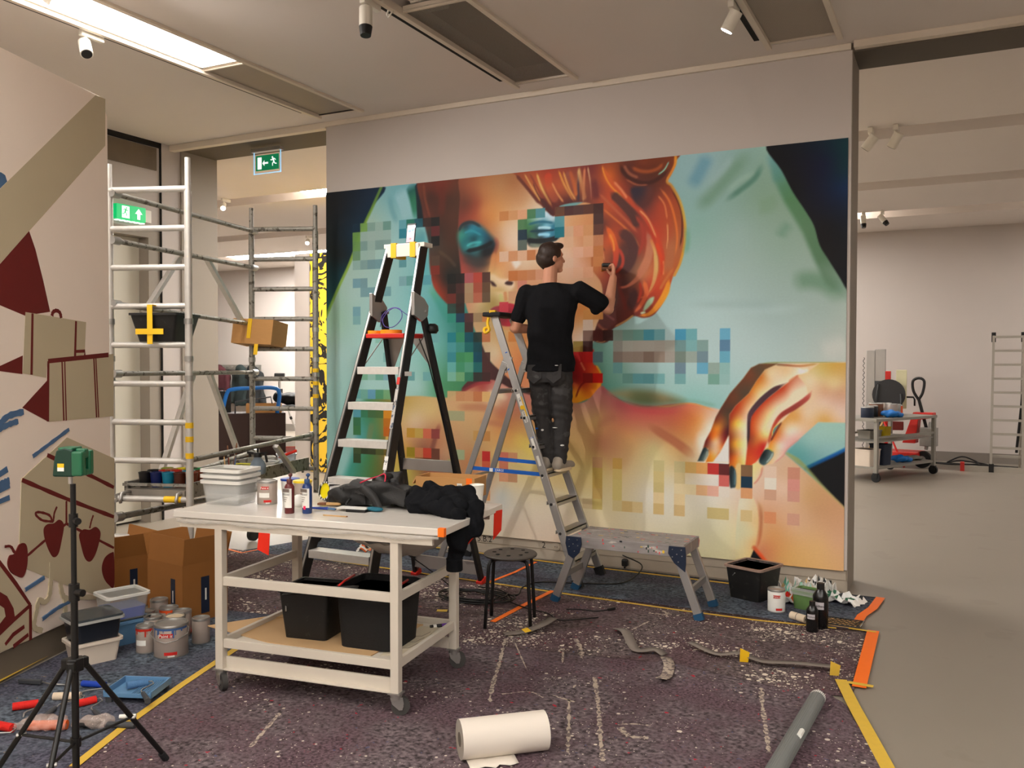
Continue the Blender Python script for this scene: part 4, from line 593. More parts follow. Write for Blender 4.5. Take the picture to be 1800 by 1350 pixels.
for p in ([(250, 330), (248, 420), (240, 500), (215, 530), (190, 520), (175, 580), (165, 652), (205, 672)], [(295, 430), (305, 490), (330, 512), (400, 505), (490, 508)], [(318, 512), (320, 580)]): artline('painted_outline', p, .03, m_taupe, K7)
for p in ([(120, 470), (215, 408)], [(205, 615), (280, 560), (350, 522)]): artline('painted_blue_stroke', p, .02, m_bluep, K7)
# ---------------------------------------------------------------- felt floor protection
def felt_mat(name, base, specks, dens, white=.5, scale=34., tint=((150, 40, 50), (70, 90, 130))):
    m = bpy.data.materials.new(name); m.use_nodes = True; N = m.node_tree.nodes; L = m.node_tree.links; b = N['Principled BSDF']; b.inputs['Roughness'].default_value = .95; b.inputs['Specular IOR Level'].default_value = .1
    tc = N.new('ShaderNodeTexCoord')
    def noise(s, d=4.): n = N.new('ShaderNodeTexNoise'); n.inputs['Scale'].default_value = s; n.inputs['Detail'].default_value = d; L.new(tc.outputs['Object'], n.inputs[0]); return n
    def mix(fac, a, bb):
        x = N.new('ShaderNodeMix'); x.data_type = 'RGBA'
        for i, v in ((0, fac), (6, a), (7, bb)):
            if hasattr(v, 'default_value') or hasattr(v, 'links'): L.new(v, x.inputs[i])
            else: x.inputs[i].default_value = v
        return x.outputs[2]
    def step(o, lo, hi): r = N.new('ShaderNodeMapRange'); r.inputs[1].default_value = lo; r.inputs[2].default_value = hi; L.new(o, r.inputs[0]); return r.outputs[0]
    def mul(a, c): x = N.new('ShaderNodeMath'); x.operation = 'MULTIPLY'; L.new(a, x.inputs[0]); (L.new(c, x.inputs[1]) if not isinstance(c, float) else setattr(x.inputs[1], 'default_value', c)); return x.outputs[0]
    c = lin(base); d4 = lambda k: tuple(v*k for v in c)+(1,)
    fib = step(noise(46., 7.).outputs[0], .34, .66); col = mix(fib, d4(.34), d4(1.75)); n3 = noise(2.6); col = mix(step(n3.outputs[0], .40, .62), col, mix(step(noise(70., 6.).outputs[0], .36, .64), tuple(v*k for v, k in zip(c, (.42, .34, .38)))+(1,), tuple(v*k for v, k in zip(c, (1.35, 1.1, 1.2)))+(1,)))
    for i, t in enumerate(tint): q = noise(22.+9*i, 3.); col = mix(step(q.outputs[0], .70, .74), col, lin(t)+(1,))
    for sc, th, cc in ((scale, dens, specks), (scale*2.3, dens*.9, specks), (scale*.45, dens*.5, specks)):
        v = N.new('ShaderNodeTexVoronoi'); v.inputs['Scale'].default_value = sc; L.new(tc.outputs['Object'], v.inputs[0])
        sp = N.new('ShaderNodeSeparateColor'); L.new(v.outputs['Color'], sp.inputs[0]); lim = mul(mul(sp.outputs[0], sp.outputs[1]), th)
        big = mul(lim, step(noise(1.7).outputs[0], .36, .62)); g = N.new('ShaderNodeMath'); g.operation = 'GREATER_THAN'; L.new(big, g.inputs[0]); L.new(v.outputs['Distance'], g.inputs[1])
        col = mix(mul(g.outputs[0], white), col, mix(sp.outputs[2], lin(cc)+(1,), (.62, .55, .45, 1)))
    L.new(col, b.inputs['Base Color']); bp = N.new('ShaderNodeBump'); bp.inputs['Strength'].default_value = .5; bp.inputs['Distance'].default_value = .006; L.new(noise(120.).outputs[0], bp.inputs['Height']); L.new(bp.outputs[0], b.inputs['Normal']); return m
f_pur = felt_mat('purple_felt', (96, 84, 84), (236, 222, 202), .8, .9); f_pur2 = felt_mat('purple_felt_front', (98, 87, 90), (230, 216, 200), .42, .8, 30., ((176, 40, 56), (84, 84, 110))); f_blue = felt_mat('blue_felt', (84, 92, 102), (206, 196, 160), .12, .6, 24., ((40, 48, 60), (140, 124, 110)))
def felt(name, poly, z, m, label, h=.004, wave=0., folds=(), res=.04):
    """felt sheet: a fine grid clipped to its outline, raised by creases, with its own thickness"""
    P = np.array(poly); x0, y0 = P.min(0); x1, y1 = P.max(0); nx = int((x1-x0)/res)+2; ny = int((y1-y0)/res)+2
    bm = bmesh.new(); bmesh.ops.create_grid(bm, x_segments=nx, y_segments=ny, size=.5, matrix=Matrix.Translation(((x0+x1)/2, (y0+y1)/2, 0)) @ Matrix.Diagonal((x1-x0+.02, y1-y0+.02, 1, 1)))
    n = len(poly); a = sum(poly[i][0]*poly[(i+1) % n][1]-poly[(i+1) % n][0]*poly[i][1] for i in range(n)); Q = list(poly) if a > 0 else list(poly)[::-1]
    for i in range(n):
        p, q = Q[i], Q[(i+1) % n]; e = Vector((q[0]-p[0], q[1]-p[1], 0)); nrm = Vector((e.y, -e.x, 0)).normalized()
        bmesh.ops.bisect_plane(bm, geom=bm.verts[:]+bm.edges[:]+bm.faces[:], plane_co=(p[0], p[1], 0), plane_no=nrm, clear_outer=True)
    for v in bm.verts:
        x, y = v.co.x, v.co.y; hgt = wave*(.5+.5*math.sin(x*5.1+math.sin(y*3.3)*1.7)*math.sin(y*4.3+x*1.1))
        for (ax, ay), (bx, by), w, hh in folds:
            dx, dy = bx-ax, by-ay; L2 = dx*dx+dy*dy; t = max(0, min(1, ((x-ax)*dx+(y-ay)*dy)/L2)); dd = math.hypot(x-ax-t*dx+.02*math.sin(t*21), y-ay-t*dy)
            hgt += hh*math.exp(-(dd/w)**2)*math.sin(math.pi*min(1, .12+t*.9))
        v.co.z = z+hgt
    bmesh.ops.solidify(bm, geom=bm.faces[:], thickness=-h); bmesh.ops.recalc_face_normals(bm, faces=bm.faces)
    me = bpy.data.meshes.new(name); bm.to_mesh(me); bm.free(); me.polygons.foreach_set('use_smooth', [True]*len(me.polygons)); me.materials.append(m)
    o = bpy.data.objects.new(name, me); COL.objects.link(o); WM[o] = Matrix.Identity(4); return tag(o, label, 'floor covering')
felt('felt_sheet', [(-5.72, 5.95), (-.585, 5.93), (-.50, 6.86), (-5.45, 6.86)], .004, f_blue, 'blue-grey felt strip along the foot of the mural wall', res=.12)
felt('felt_sheet', [(-5.35, 4.4), (-3.9, 4.2), (-.46, 4.75), (-.47, 5.955), (-5.85, 5.985)], .0045, f_pur, 'white-splattered purple felt strip between the stool and the blue strip', res=.12)
felt('felt_sheet', [(-4.22, 2.2), (-3.19, 2.2), (-4.02, 4.55), (-4.86, 4.4), (-4.79, 3.88)], .006, f_blue, 'blue felt sheet along the foot of the left painted panel', res=.1)
FR = felt('felt_sheet', [(-3.21, 2.2), (.25, 2.2), (.12, 2.9), (-.26, 3.98), (-.53, 4.93), (-1.35, 4.80), (-2.1, 4.95), (-2.75, 4.9), (-3.95, 4.72), (-3.90, 4.2)], .010, f_pur2, 'crumpled front sheet of purple felt under the white trolley', wave=.004, res=.028,
     folds=[((-.62, 4.9), (-.42, 4.2), .035, .035), ((-.72, 4.85), (-.55, 4.3), .03, .03), ((-.9, 4.8), (-.6, 4.87), .05, .03), ((-1.4, 4.5), (-.95, 4.62), .05, .018), ((-2.6, 4.0), (-2.2, 2.9), .04, .008), ((-1.2, 3.4), (-.9, 4.3), .04, .012), ((-3.0, 3.3), (-2.1, 3.2), .03, .008), ((-1.55, 4.9), (-1.2, 4.55), .04, .02), ((-1.9, 4.6), (-1.75, 4.0), .03, .012), ((-2.1, 3.2), (-2.4, 2.5), .05, .01)])
# streaks of spilt paint lying on the felt
m_spill = mat('dried_white_paint', (176, 160, 144), .8, var=.3, scale=60, rgb2=(110, 96, 94), thr=(.52, 45.)); random.seed(3); mb = MB()
def spill(pts, w, z=.0175):
    P = crom(np.array([tuple(on(*p).xy) for p in pts]), 16); V = []; n = len(P)
    for i in range(n):
        d = P[min(i+1, n-1)]-P[max(i-1, 0)]; d = d/np.linalg.norm(d); ww = w*(.12+.75*random.random())/2; o = np.array([-d[1], d[0]])*ww; V += [(*(P[i]+o), z), (*(P[i]-o), z)]
    mb.add(V, [(2*i, 2*i+1, 2*i+3, 2*i+2) for i in range(n-1)])
for p, w in (([(888, 1128), (878, 1170), (866, 1210), (855, 1268)], .035), ([(1012, 1128), (1022, 1150), (1020, 1180)], .04), ([(1020, 1190), (1008, 1215)], .02), ([(1045, 1195), (1052, 1250), (1055, 1300), (1060, 1345)], .04), ([(1000, 1235), (1000, 1280), (998, 1330)], .03), ([(1338, 1215), (1340, 1245), (1345, 1280), (1352, 1330)], .035), ([(882, 1226), (930, 1222), (955, 1232)], .02), ([(972, 1228), (1010, 1240)], .03), ([(1086, 1280), (1115, 1279), (1145, 1282)], .02), ([(1090, 1285), (1105, 1300), (1140, 1304)], .05), ([(905, 1135), (925, 1180)], .015), ([(990, 1145), (988, 1185)], .02), ([(500, 1250), (440, 1320)], .03)): spill(p, w)
o = mb.build('paint_streaks', m_spill, FR); o['kind'] = 'stuff'
mb = MB()
for p, w in (([(730, 1045), (790, 1056), (840, 1062)], .02), ([(735, 1060), (785, 1053)], .018), ([(860, 1070), (900, 1074)], .018), ([(1110, 1110), (1140, 1095)], .03), ([(1140, 1080), (1175, 1083), (1165, 1076)], .05), ([(700, 1066), (770, 1072)], .014), ([(480, 995), (520, 1000)], .012)): spill(p, w, .010)
o = mb.build('paint_streaks', m_spill, bpy.data.objects['felt_sheet.001']); o['kind'] = 'stuff'
# ---------------------------------------------------------------- tapes on the floor
m_ytape = mat('yellow_tape', (214, 176, 64), .6, var=.08, scale=30); m_otape = mat('orange_tape', (255, 116, 18), .55, var=.05, scale=20); m_ybright = mat('bright_yellow_tape', (238, 190, 30), .55, var=.05, scale=20); m_rtape = mat('red_tape', (222, 40, 16), .5, var=.05)
def floor_tape(name, pts, w, m, label, z=.0105):
    P = [on(*p) for p in pts]; P = [Vector((p.x, p.y, z)) for p in P]; c = P[0].copy(); o = ribbon([p-c for p in P], w).build(name, m); o.location = c; WM[o] = Matrix.Translation(c); return tag(o, label, 'tape', 'tape on the floor')
floor_tape('floor_tape', [(560, 984), (700, 1004), (870, 1028), (1040, 1053), (1200, 1076), (1330, 1093), (1470, 1107)], .025, m_ytape, 'long thin yellow tape along the seam between blue and purple felt')
floor_tape('floor_tape', [(600, 945), (780, 966), (990, 993), (1150, 1012), (1290, 1029)], .03, m_ytape, 'yellow tape at the foot of the mural wall')
floor_tape('floor_tape', [(130, 1355), (230, 1275), (320, 1210), (415, 1146)], .042, m_ytape, 'yellow tape between the blue felt and purple felt beside the tripod', .0195)
floor_tape('floor_tape', [(-60, 1232), (0, 1199), (60, 1167), (92, 1150)], .045, m_ytape, 'yellow tape at the foot of the left painted panel', .0145)
floor_tape('floor_tape', [(1478, 1200), (1500, 1245), (1530, 1300), (1560, 1356), (1600, 1430)], .06, m_ytape, 'wide yellow tape along the right edge of the front felt', .0165)
floor_tape('floor_tape', [(1490, 1204), (1535, 1212)], .035, m_ytape, 'short yellow tape crossing the lower end of the orange tape', .0155)
floor_tape('floor_tape', [(1548, 1053), (1534, 1072), (1515, 1085), (1503, 1104)], .06, m_otape, 'bent orange tape at the right end of the blue felt', .0115)
floor_tape('floor_tape', [(1535, 1112), (1523, 1160), (1510, 1212)], .07, m_otape, 'broad orange tape at the right end of the purple felt', .0125)
floor_tape('floor_tape', [(862, 1025), (905, 1008), (942, 990)], .03, m_otape, 'orange tape running to the wall behind the stool')
floor_tape('floor_tape', [(866, 1096), (920, 1067), (972, 1041)], .04, m_otape, 'orange tape crossing the floor under the stool legs', .0115)
floor_tape('floor_tape', [(395, 966), (425, 974), (455, 968)], .03, m_otape, 'bent orange tape below the scaffold', .0115)
floor_tape('floor_tape', [(1492, 1108), (1540, 1115)], .022, m_ytape, 'short yellow tape at the joint of the two orange tapes', .014)
# lifted strips and a scrap of felt
m_strip = mat('grey_felt_strip', (120, 110, 102), .9, var=.15, scale=20)
def loose_strip(pts, w, label, m=m_strip, tapes=()):
    P = [Vector((*on(x, y).xy, .016+h)) for x, y, h in pts]; c = P[0].copy(); Q = [Vector(q) for q in crom([tuple(p-c) for p in P], 6)]; t = thing('felt_strip', label, 'felt strip', c); part(ribbon(Q, w, .003), 'strip', m, t, smooth=True)
    for i, mm in tapes: part(ribbon([Q[i]+Vector((0, 0, .004)), Q[i+2]+Vector((0, 0, .004))], w*1.05, .001), 'tape_piece', mm, t)
loose_strip([(886, 1119, 0), (920, 1116, .004), (950, 1112, .03), (972, 1104, .05)], .07, 'curled grey felt strip with yellow tape at the foot of the stool', tapes=[(6, m_ybright)])
loose_strip([(1085, 1112, .01), (1100, 1130, .05), (1118, 1150, .01), (1150, 1152, .02), (1168, 1156, .0)], .06, 'twisted grey felt strip in the middle of the floor')
loose_strip([(1170, 1160, .0), (1176, 1180, .02), (1172, 1196, .01), (1162, 1212, .04)], .06, 'torn pale felt strip curving down right of the twisted strip', m_spill)
loose_strip([(1212, 1142, .03), (1260, 1158, .012), (1300, 1162, .03), (1340, 1172, .015), (1400, 1177, .02), (1470, 1184, .02)], .05, 'long rolled grey felt edge lying on the right of the floor')
for p, mm, lb in (((1308, 1168), m_ybright, 'torn yellow and white tape standing on the rolled felt edge'), ((1467, 1192), m_ytape, 'yellow tape scrap at the right end of the rolled felt edge')):
    c = Vector((*on(*p).xy, .012)); mb = MB(); mb.add([(-.025, 0, 0), (.02, .01, 0), (.03, .0, .06), (-.02, -.01, .08), (-.025, .003, 0), (.02, .013, 0), (.03, .003, .06), (-.02, -.007, .08)], [(0, 1, 2, 3), (7, 6, 5, 4), (0, 4, 5, 1), (1, 5, 6, 2), (2, 6, 7, 3), (3, 7, 4, 0)]); solo(mb, 'tape_scrap', mm, lb, 'tape', c)
# ---------------------------------------------------------------- scaffold tower
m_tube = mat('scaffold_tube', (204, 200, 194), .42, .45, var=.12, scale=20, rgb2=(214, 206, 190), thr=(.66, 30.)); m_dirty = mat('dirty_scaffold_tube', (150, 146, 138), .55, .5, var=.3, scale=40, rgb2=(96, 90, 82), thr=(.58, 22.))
SA, SB, SC_, SD = Vector((-5.52, 4.46, 0)), Vector((-4.95, 4.66, 0)), Vector((-5.94, 6.36, 0)), Vector((-5.365, 6.58, 0))
sc = thing('scaffold_tower', 'aluminium scaffold tower with rungs and diagonal braces on the left', 'scaffold', (SA+SD)/2)
def P3(p, z): return Vector((p.x, p.y, z))
sp_ = .28
for p, top, nm in ((SA, 3.13, 0), (SB, 3.16, 0), (SC_, 3.14, 1), (SD, 3.155, 1)):
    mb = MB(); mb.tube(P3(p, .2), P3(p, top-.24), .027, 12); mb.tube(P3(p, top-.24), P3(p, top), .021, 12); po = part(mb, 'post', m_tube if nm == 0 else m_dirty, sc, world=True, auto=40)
    mb = MB()
    for z in (1.58, 1.72, 2.0 if nm else 1.99): mb.tube(P3(p, z-.02), P3(p, z+.02), .033, 12)
    o = part(mb, 'collars', m_steel, po, world=True, auto=40); o['kind'] = 'stuff'
    mb = MB(); mb.tube(P3(p, .13), P3(p, .3), .02, 10); mb.box(p.x-.03, p.x+.03, p.y-.02, p.y+.02, .105, .135); part(mb, 'caster_fork', m_steel, po, world=True)
    mb = MB(); mb.tube(Vector((p.x-.02, p.y, .07)), Vector((p.x+.02, p.y, .07)), .064, 20); part(mb, 'caster_wheel', m_black, po, world=True, auto=40)
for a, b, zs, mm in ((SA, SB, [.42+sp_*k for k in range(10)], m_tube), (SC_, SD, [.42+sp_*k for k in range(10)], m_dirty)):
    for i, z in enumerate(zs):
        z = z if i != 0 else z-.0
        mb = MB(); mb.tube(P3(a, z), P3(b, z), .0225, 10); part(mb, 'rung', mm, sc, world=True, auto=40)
def brace(a, b, z0, z1, r=.02, m=m_dirty, off=0.):
    mb = MB(); p, q = P3(a, z0), P3(b, z1); mb.tube(p, q, r, 10); o = part(mb, 'brace', m, sc, world=True, auto=40)
    mb = MB(); d = (q-p).normalized()
    mb.tube(p-d*.02, p+d*.06, r*1.5, 10); part(mb, 'clamp', m_steel, o, world=True, auto=40); mb = MB(); mb.tube(q-d*.06, q+d*.02, r*1.5, 10); part(mb, 'clamp', m_steel, o, world=True, auto=40)
W2 = Vector((.03, .01, 0))
brace(SA+W2, SC_+W2, 2.92, 2.92); brace(SA+W2, SC_+W2, 2.58, 2.58); brace(SA+W2, SC_+W2, 2.12, 2.05); brace(SA+W2, SC_+W2, 1.61, 1.60); brace(SA+W2, SC_+W2, .70, .86); brace(SB-W2, SD-W2, .98, 1.02); brace(SA+W2, SC_+W2*2, .56, .50, .024)
for a, b, z0, z1 in ((SA+(SC_-SA)*.2, SA+(SC_-SA)*.45, 2.08, 2.6), (SA+(SC_-SA)*.62, SA+(SC_-SA)*.92, 2.6, 2.05), (SA+(SC_-SA)*.30, SA+(SC_-SA)*.52, .84, 1.60), (SA+(SC_-SA)*.64, SA+(SC_-SA)*.86, 1.60, .9), (SB+(SD-SB)*.62, SB+(SD-SB)*.78, .98, .72)):
    mb = MB(); mb.beam(P3(a, z0), P3(b, z1), .03, .05, (1, 0, 0)); part(mb, 'cross_brace', m_tube, sc, world=True)
# platform deck on the third rung
mb = MB(); u = (SB-SA).normalized(); v = (SC_-SA).normalized()
def dk(a, b, z): p = SA+u*a+v*b; return Vector((p.x, p.y, z))
mb.beam(dk(.30, .05, .735), dk(.30, 1.9, .735), .5, .05); dck = part(mb, 'deck', mat('deck_board', (132, 124, 114), .75, .1, var=.2, scale=10), sc, world=True)
for b in (.0, 1.92):
    for a in (.09, .52):
        mb = MB(); mb.path([dk(a, b+.09, .74), dk(a, b+.03, .745), dk(a, b-.02, .74), dk(a, b-.035, .70), dk(a, b-.03, .67)], .012, 8); part(mb, 'deck_hook', m_alu, dck, world=True, smooth=True)
for a in (.04, .56): mb = MB(); mb.beam(dk(a, .1, .755), dk(a, 1.9, .755), .03, .11); part(mb, 'toe_rail', m_dirty, dck, world=True)
mb = MB(); mb.beam(dk(.02, .10, .79), dk(.58, .10, .79), .03, .02); part(mb, 'end_rail', m_dirty, dck, world=True)
for k, (a, b, z, p, m) in enumerate(((.12, .0, 0, 0, m_ybright),)):
    for q, z in (((SB, .0), 1.24), ((SB, .0), 1.14), ((SB, .0), 1.02)): mb = MB(); mb.tube(P3(q[0], z-.02), P3(q[0], z+.02), .0295, 12); part(mb, 'yellow_tape_band', m_ybright, sc, world=True, auto=40)
for z in (1.62, 1.50, 1.38): mb = MB(); mb.tube(P3(SD, z-.018), P3(SD, z+.018), .0295, 12); part(mb, 'yellow_tape_band', m_ybright, sc, world=True, auto=40)
for t0, t1, z in ((.68, .9, .70),): mb = MB(); mb.tube(P3(SA+(SB-SA)*t0, z), P3(SA+(SB-SA)*t1, z), .0240, 10); part(mb, 'yellow_tape_band', m_ybright, sc, world=True, auto=40)
# boxes hanging on the towers
def tub(name, label, cat, loc, rz, w, d, h, m, hollow=.006, w2=None, d2=None, r=.02, rim=.012, rimh=.012, mrim=None, handle=False, group=None):
    t = thing(name, label, cat, loc, rz, group); w2 = w2 or w; d2 = d2 or d
    mb = MB(); mb.rbox(w, d, 0, h, r, None, w2, d2, hollow=hollow); part(mb, 'body', m, t, auto=40)
    if rim: mb = MB(); mb.rbox(w2+rim*2, d2+rim*2, h-rimh, h+.004, r+rim, hollow=rim+hollow, floor=0.); part(mb, 'rim', mrim or m, t, auto=40)
    if handle:
        mb = MB(); mb.path([(-w2/2-.012, 0, h-.02), (-w2/2-.02, -.06, h*.72), (-w2/2+.02, -d2/2-.012, h*.5), (0, -d2/2-.02, h*.46), (w2/2-.02, -d2/2-.012, h*.5), (w2/2+.02, -.06, h*.72), (w2/2+.012, 0, h-.02)], .003, 6); part(mb, 'wire_handle', m_steel, t, smooth=True)
    return t
m_blk = mat('scuffed_black_plastic', (26, 25, 25), .5, var=.3, scale=12, rgb2=(44, 42, 40), thr=(.64, 26.)); m_card = mat('cardboard', (186, 138, 84), .85, var=.07, scale=14, bump=.05, bscale=160, stretch=(1, 1, 3)); m_cardin = mat('cardboard_inside', (170, 128, 82), .85, var=.07, scale=10)
tA = math.atan2(u.y, u.x); c = (SA+SB)/2
bx_ = tub('storage_bin', 'black plastic bin hung with yellow tape on the near scaffold rung', 'bin', Vector((c.x+.02, c.y+.13, 1.845)), tA, .27, .27, .20, m_blk, w2=.36, d2=.36, rim=.01)
mb = MB(); mb.box(-.035, .005, -.193, -.187, -.02, .26); mb.box(-.035, .005, -.19, -.12, .255, .262); part(mb, 'tape_strap', m_ybright, bx_); mb = MB(); mb.box(-.12, .09, -.20, -.192, .05, .09); part(mb, 'tape_strap', m_ybright, bx_)
def carton(name, label, loc, rz, w, d, h, flaps, t=.006, group=None, m=m_card):
    o = thing(name, label, 'cardboard box', loc, rz, group)
    for q in ((-w/2, w/2, -d/2, -d/2+t), (-w/2, w/2, d/2-t, d/2), (-w/2, -w/2+t, -d/2+t, d/2-t), (w/2-t, w/2, -d/2+t, d/2-t)): mb = MB(); mb.box(*q, 0, h); part(mb, 'side_panel', m, o)
    mb = MB(); mb.box(-w/2+t, w/2-t, -d/2+t, d/2-t, .002, .002+t); part(mb, 'bottom_panel', m_cardin, o)
    for sx, sy, ln, an in flaps:                                  # side, flap length, opening angle from upright
        mb = MB(); L_ = (d if sx else w)-.01; T = Matrix.Translation((sx*(w/2-t/2), sy*(d/2-t/2), h)) @ Matrix.Rotation(math.atan2(sy, sx) if (sx or sy) else 0, 4, 'Z') @ Matrix.Rotation(math.radians(an), 4, 'Y')
        mb.box(-t/2, t/2, -L_/2, L_/2, 0, ln, T); part(mb, 'flap', m, o)
    return o
c = (SC_+SD)/2; hb = carton('cardboard_box', 'brown cardboard box taped to the far scaffold rung', Vector((c.x-.18, c.y-.14, 1.85)), tA-.16, .42, .26, .23, [])
hb.rotation_euler = (-.12, .05, tA-.16)
mb = MB(); mb.box(-.05, -.01, -.135, -.129, .05, .233); part(mb, 'tape_strap', m_ybright, hb); mb = MB(); mb.box(.04, .08, -.134, -.131, -.10, .0); part(mb, 'tape_strap', m_ybright, hb)
# paint cups on the deck: rows of plastic beakers
def cup(col, lab, loc, rim=None):
    t = thing('paint_cup', lab, 'paint cup', loc, 0, 'paint cups on the scaffold deck'); m = mat('cup_'+col[0], col[1], .35, var=.25, scale=30)
    mb = MB(); mb.lathe([(.036, 0), (.045, .105), (.047, .105), (.047, .112), (.041, .112), (.040, .085)], 16); part(mb, 'beaker', m, t, auto=40)
    mb = MB(); mb.lathe([(.0395, .085), (.0395, .0865)], 16); part(mb, 'paint', mat('cuppaint_'+(rim or col)[0], (rim or col)[1], .3, var=.1), t); return t
BLK, NVY, TEA, BRN, RST, OCH = ('black', (18, 18, 20)), ('navy', (16, 28, 84)), ('teal', (18, 120, 150)), ('brown', (76, 34, 22)), ('rust', (112, 50, 30)), ('ochre', (140, 104, 66))
GRN, YEL, RED, LIM, PAL = ('green', (60, 140, 84)), ('yellow', (206, 190, 30)), ('red', (176, 34, 20)), ('lime', (130, 140, 50)), ('pale', (176, 170, 150))
row = [(BLK, 'near-black paint cup at the left end of the front row on the scaffold'), (NVY, 'navy blue paint cup in the front row on the scaffold deck'), (TEA, 'bright teal paint cup in the front row on the scaffold deck'), (BRN, 'dark brown paint cup right of the teal cup'), (RST, 'half rust, half dark paint cup next to the scaffold post'), (OCH, 'ochre streaked paint cup right of the scaffold post'), (BRN, 'brown paint cup at the right end of the front row')]
for i, (cc, lb) in enumerate(row): cup(cc, lb, dk(.12+.093*i if i < 5 else .10+.10*(i-4), .20 if i < 5 else .40+.1*(i-5), .760))
for i, (cc, rr, lb) in enumerate(((BLK, LIM, 'paint cup with lime green paint in the second row'), (RED, RED, 'red paint cup in the second row on the scaffold'), (RED, RED, 'second red paint cup beside the first red one'), (TEA, GRN, 'teal cup holding green paint in the second row'), (RST, RED, 'rust cup with red paint behind the scaffold post'))): cup(cc, lb, dk(.10+.095*i, .33, .760), rr)
for i, (cc, rr, lb) in enumerate(((LIM, LIM, 'lime paint cup in the third row'), (YEL, YEL, 'yellow paint cup in the third row'), (GRN, GRN, 'green-rimmed paint cup at the back of the rows'), (PAL, PAL, 'pale grey paint cup near the brushes'))): cup(cc, lb, dk(.12+.12*i, .47, .760), rr)
# tools further along the deck
m_wood = mat('pale_wood', (196, 156, 104), .7, var=.12, scale=16, stretch=(1, 1, 6)); m_dwood = mat('dark_wood', (122, 74, 44), .6, var=.2, scale=20)
def brush(loc, lean, hcol, lab, ln=.26, head=True, cat='paintbrush'):
    t = thing('paintbrush', lab, cat, loc, 0, 'paintbrushes in the jar'); d = Vector(lean).normalized()
    mb = MB(); mb.tube((0, 0, 0), d*ln*.62, .007, 8, .004); part(mb, 'handle', hcol, t, smooth=True)
    if head: mb = MB(); mb.tube(d*ln*.62, d*ln*.72, .008, 8, .009); part(mb, 'ferrule', m_steel, t, smooth=True); mb = MB(); mb.tube(d*ln*.72, d*ln, .009, 8, .004); part(mb, 'bristles', m_dwood, t, smooth=True)
    return t
j0 = dk(.44, .80, .760); t = thing('brush_jar', 'pale jar full of brushes on the scaffold deck', 'jar', j0); mb = MB(); mb.lathe([(.05, 0), (.055, .10), (.052, .10), (.047, .006)], 18); part(mb, 'glass', mat('jar_glass', (190, 190, 180), .2, var=.05, alpha=.75), t, auto=40)
for i, (ax, ay, lab, mm) in enumerate(((-.3, .05, 'pale wooden stick leaning left in the brush jar', m_wood), (-.12, .1, 'long pale brush handle standing in the jar', m_wood), (.02, -.1, 'dark red brush in the jar', m_blood), (.15, .1, 'brown wooden brush leaning right in the jar', m_dwood), (.28, .0, 'blue brush leaning far right in the jar', m_bluep))): brush(j0+Vector((.02*(i-2), .01*(i % 2), .012)), (ax*.6, ay, 1), mm, lab, .25+.02*(i % 2), head=i > 1)
sb = thing('pressure_sprayer', 'grey pressure sprayer bottle with black pump on the scaffold deck', 'sprayer', dk(.56, 1.02, .765)); mg = mat('grey_blue_plastic', (120, 134, 146), .5, var=.2, scale=20)
mb = MB(); mb.lathe([(.06, 0), (.066, .02), (.066, .07), (.05, .105), (.03, .13), (.03, .14)], 20); part(mb, 'tank', mg, sb, auto=50); mb = MB(); mb.lathe([(.034, .14), (.034, .17), (.03, .178)], 16); mb.tube((0, 0, .17), (0, 0, .235), .009); mb.lathe([(.022, .235), (.024, .24), (.022, .25)], 14); part(mb, 'pump', m_black, sb, auto=40)
mb = MB(); mb.beam((0, 0, .165), (-.10, -.01, .175), .022, .02); mb.beam((-.09, 0, .17), (-.085, 0, .135), .012, .02); mb.beam((.02, 0, .17), (.10, 0, .18), .02, .018); mb.beam((.08, 0, .175), (.10, 0, .10), .012, .016); part(mb, 'trigger_head', m_black, sb)
rl = thing('paint_roller', 'paint roller frame with bright red grip lying on the scaffold deck', 'paint roller', dk(.5, 1.5, .775)); mb = MB(); mb.path([(-.24, -.05, .0), (-.18, -.04, .03), (-.02, .02, .075)], .004, 6); part(mb, 'wire', m_steel, rl, smooth=True); mb = MB(); mb.tube((-.02, .02, .075), (.13, .07, .135), .013, 10); part(mb, 'grip', m_rtape, rl, smooth=True)
for k, (a, b, w, d_, h, cc, nm, lb) in enumerate(((.30, 1.25, .16, .16, .05, (206, 200, 60), 'paint_dish', 'flat dish of yellow paint on the scaffold deck'), (.42, 1.42, .20, .15, .06, (206, 204, 196), 'plastic_tray', 'clear plastic tray behind the yellow dish'), (.46, 1.70, .17, .14, .10, (196, 206, 214), 'plastic_tub', 'pale blue tub at the far end of the scaffold deck'), (.26, 1.72, .14, .12, .07, (190, 186, 176), 'plastic_tub', 'small grey tub at the far end of the scaffold deck'), (.18, .86, .15, .11, .05, (150, 144, 134), 'plastic_tray', 'grey tray beside the brush jar'))):
    tub(nm, lb, 'container', dk(a, b, .761), tA+.2*k, w*.85, d_*.85, h, mat('tub_%d' % k, cc, .4, var=.1, scale=12), w2=w, d2=d_, rim=.006, rimh=.006)
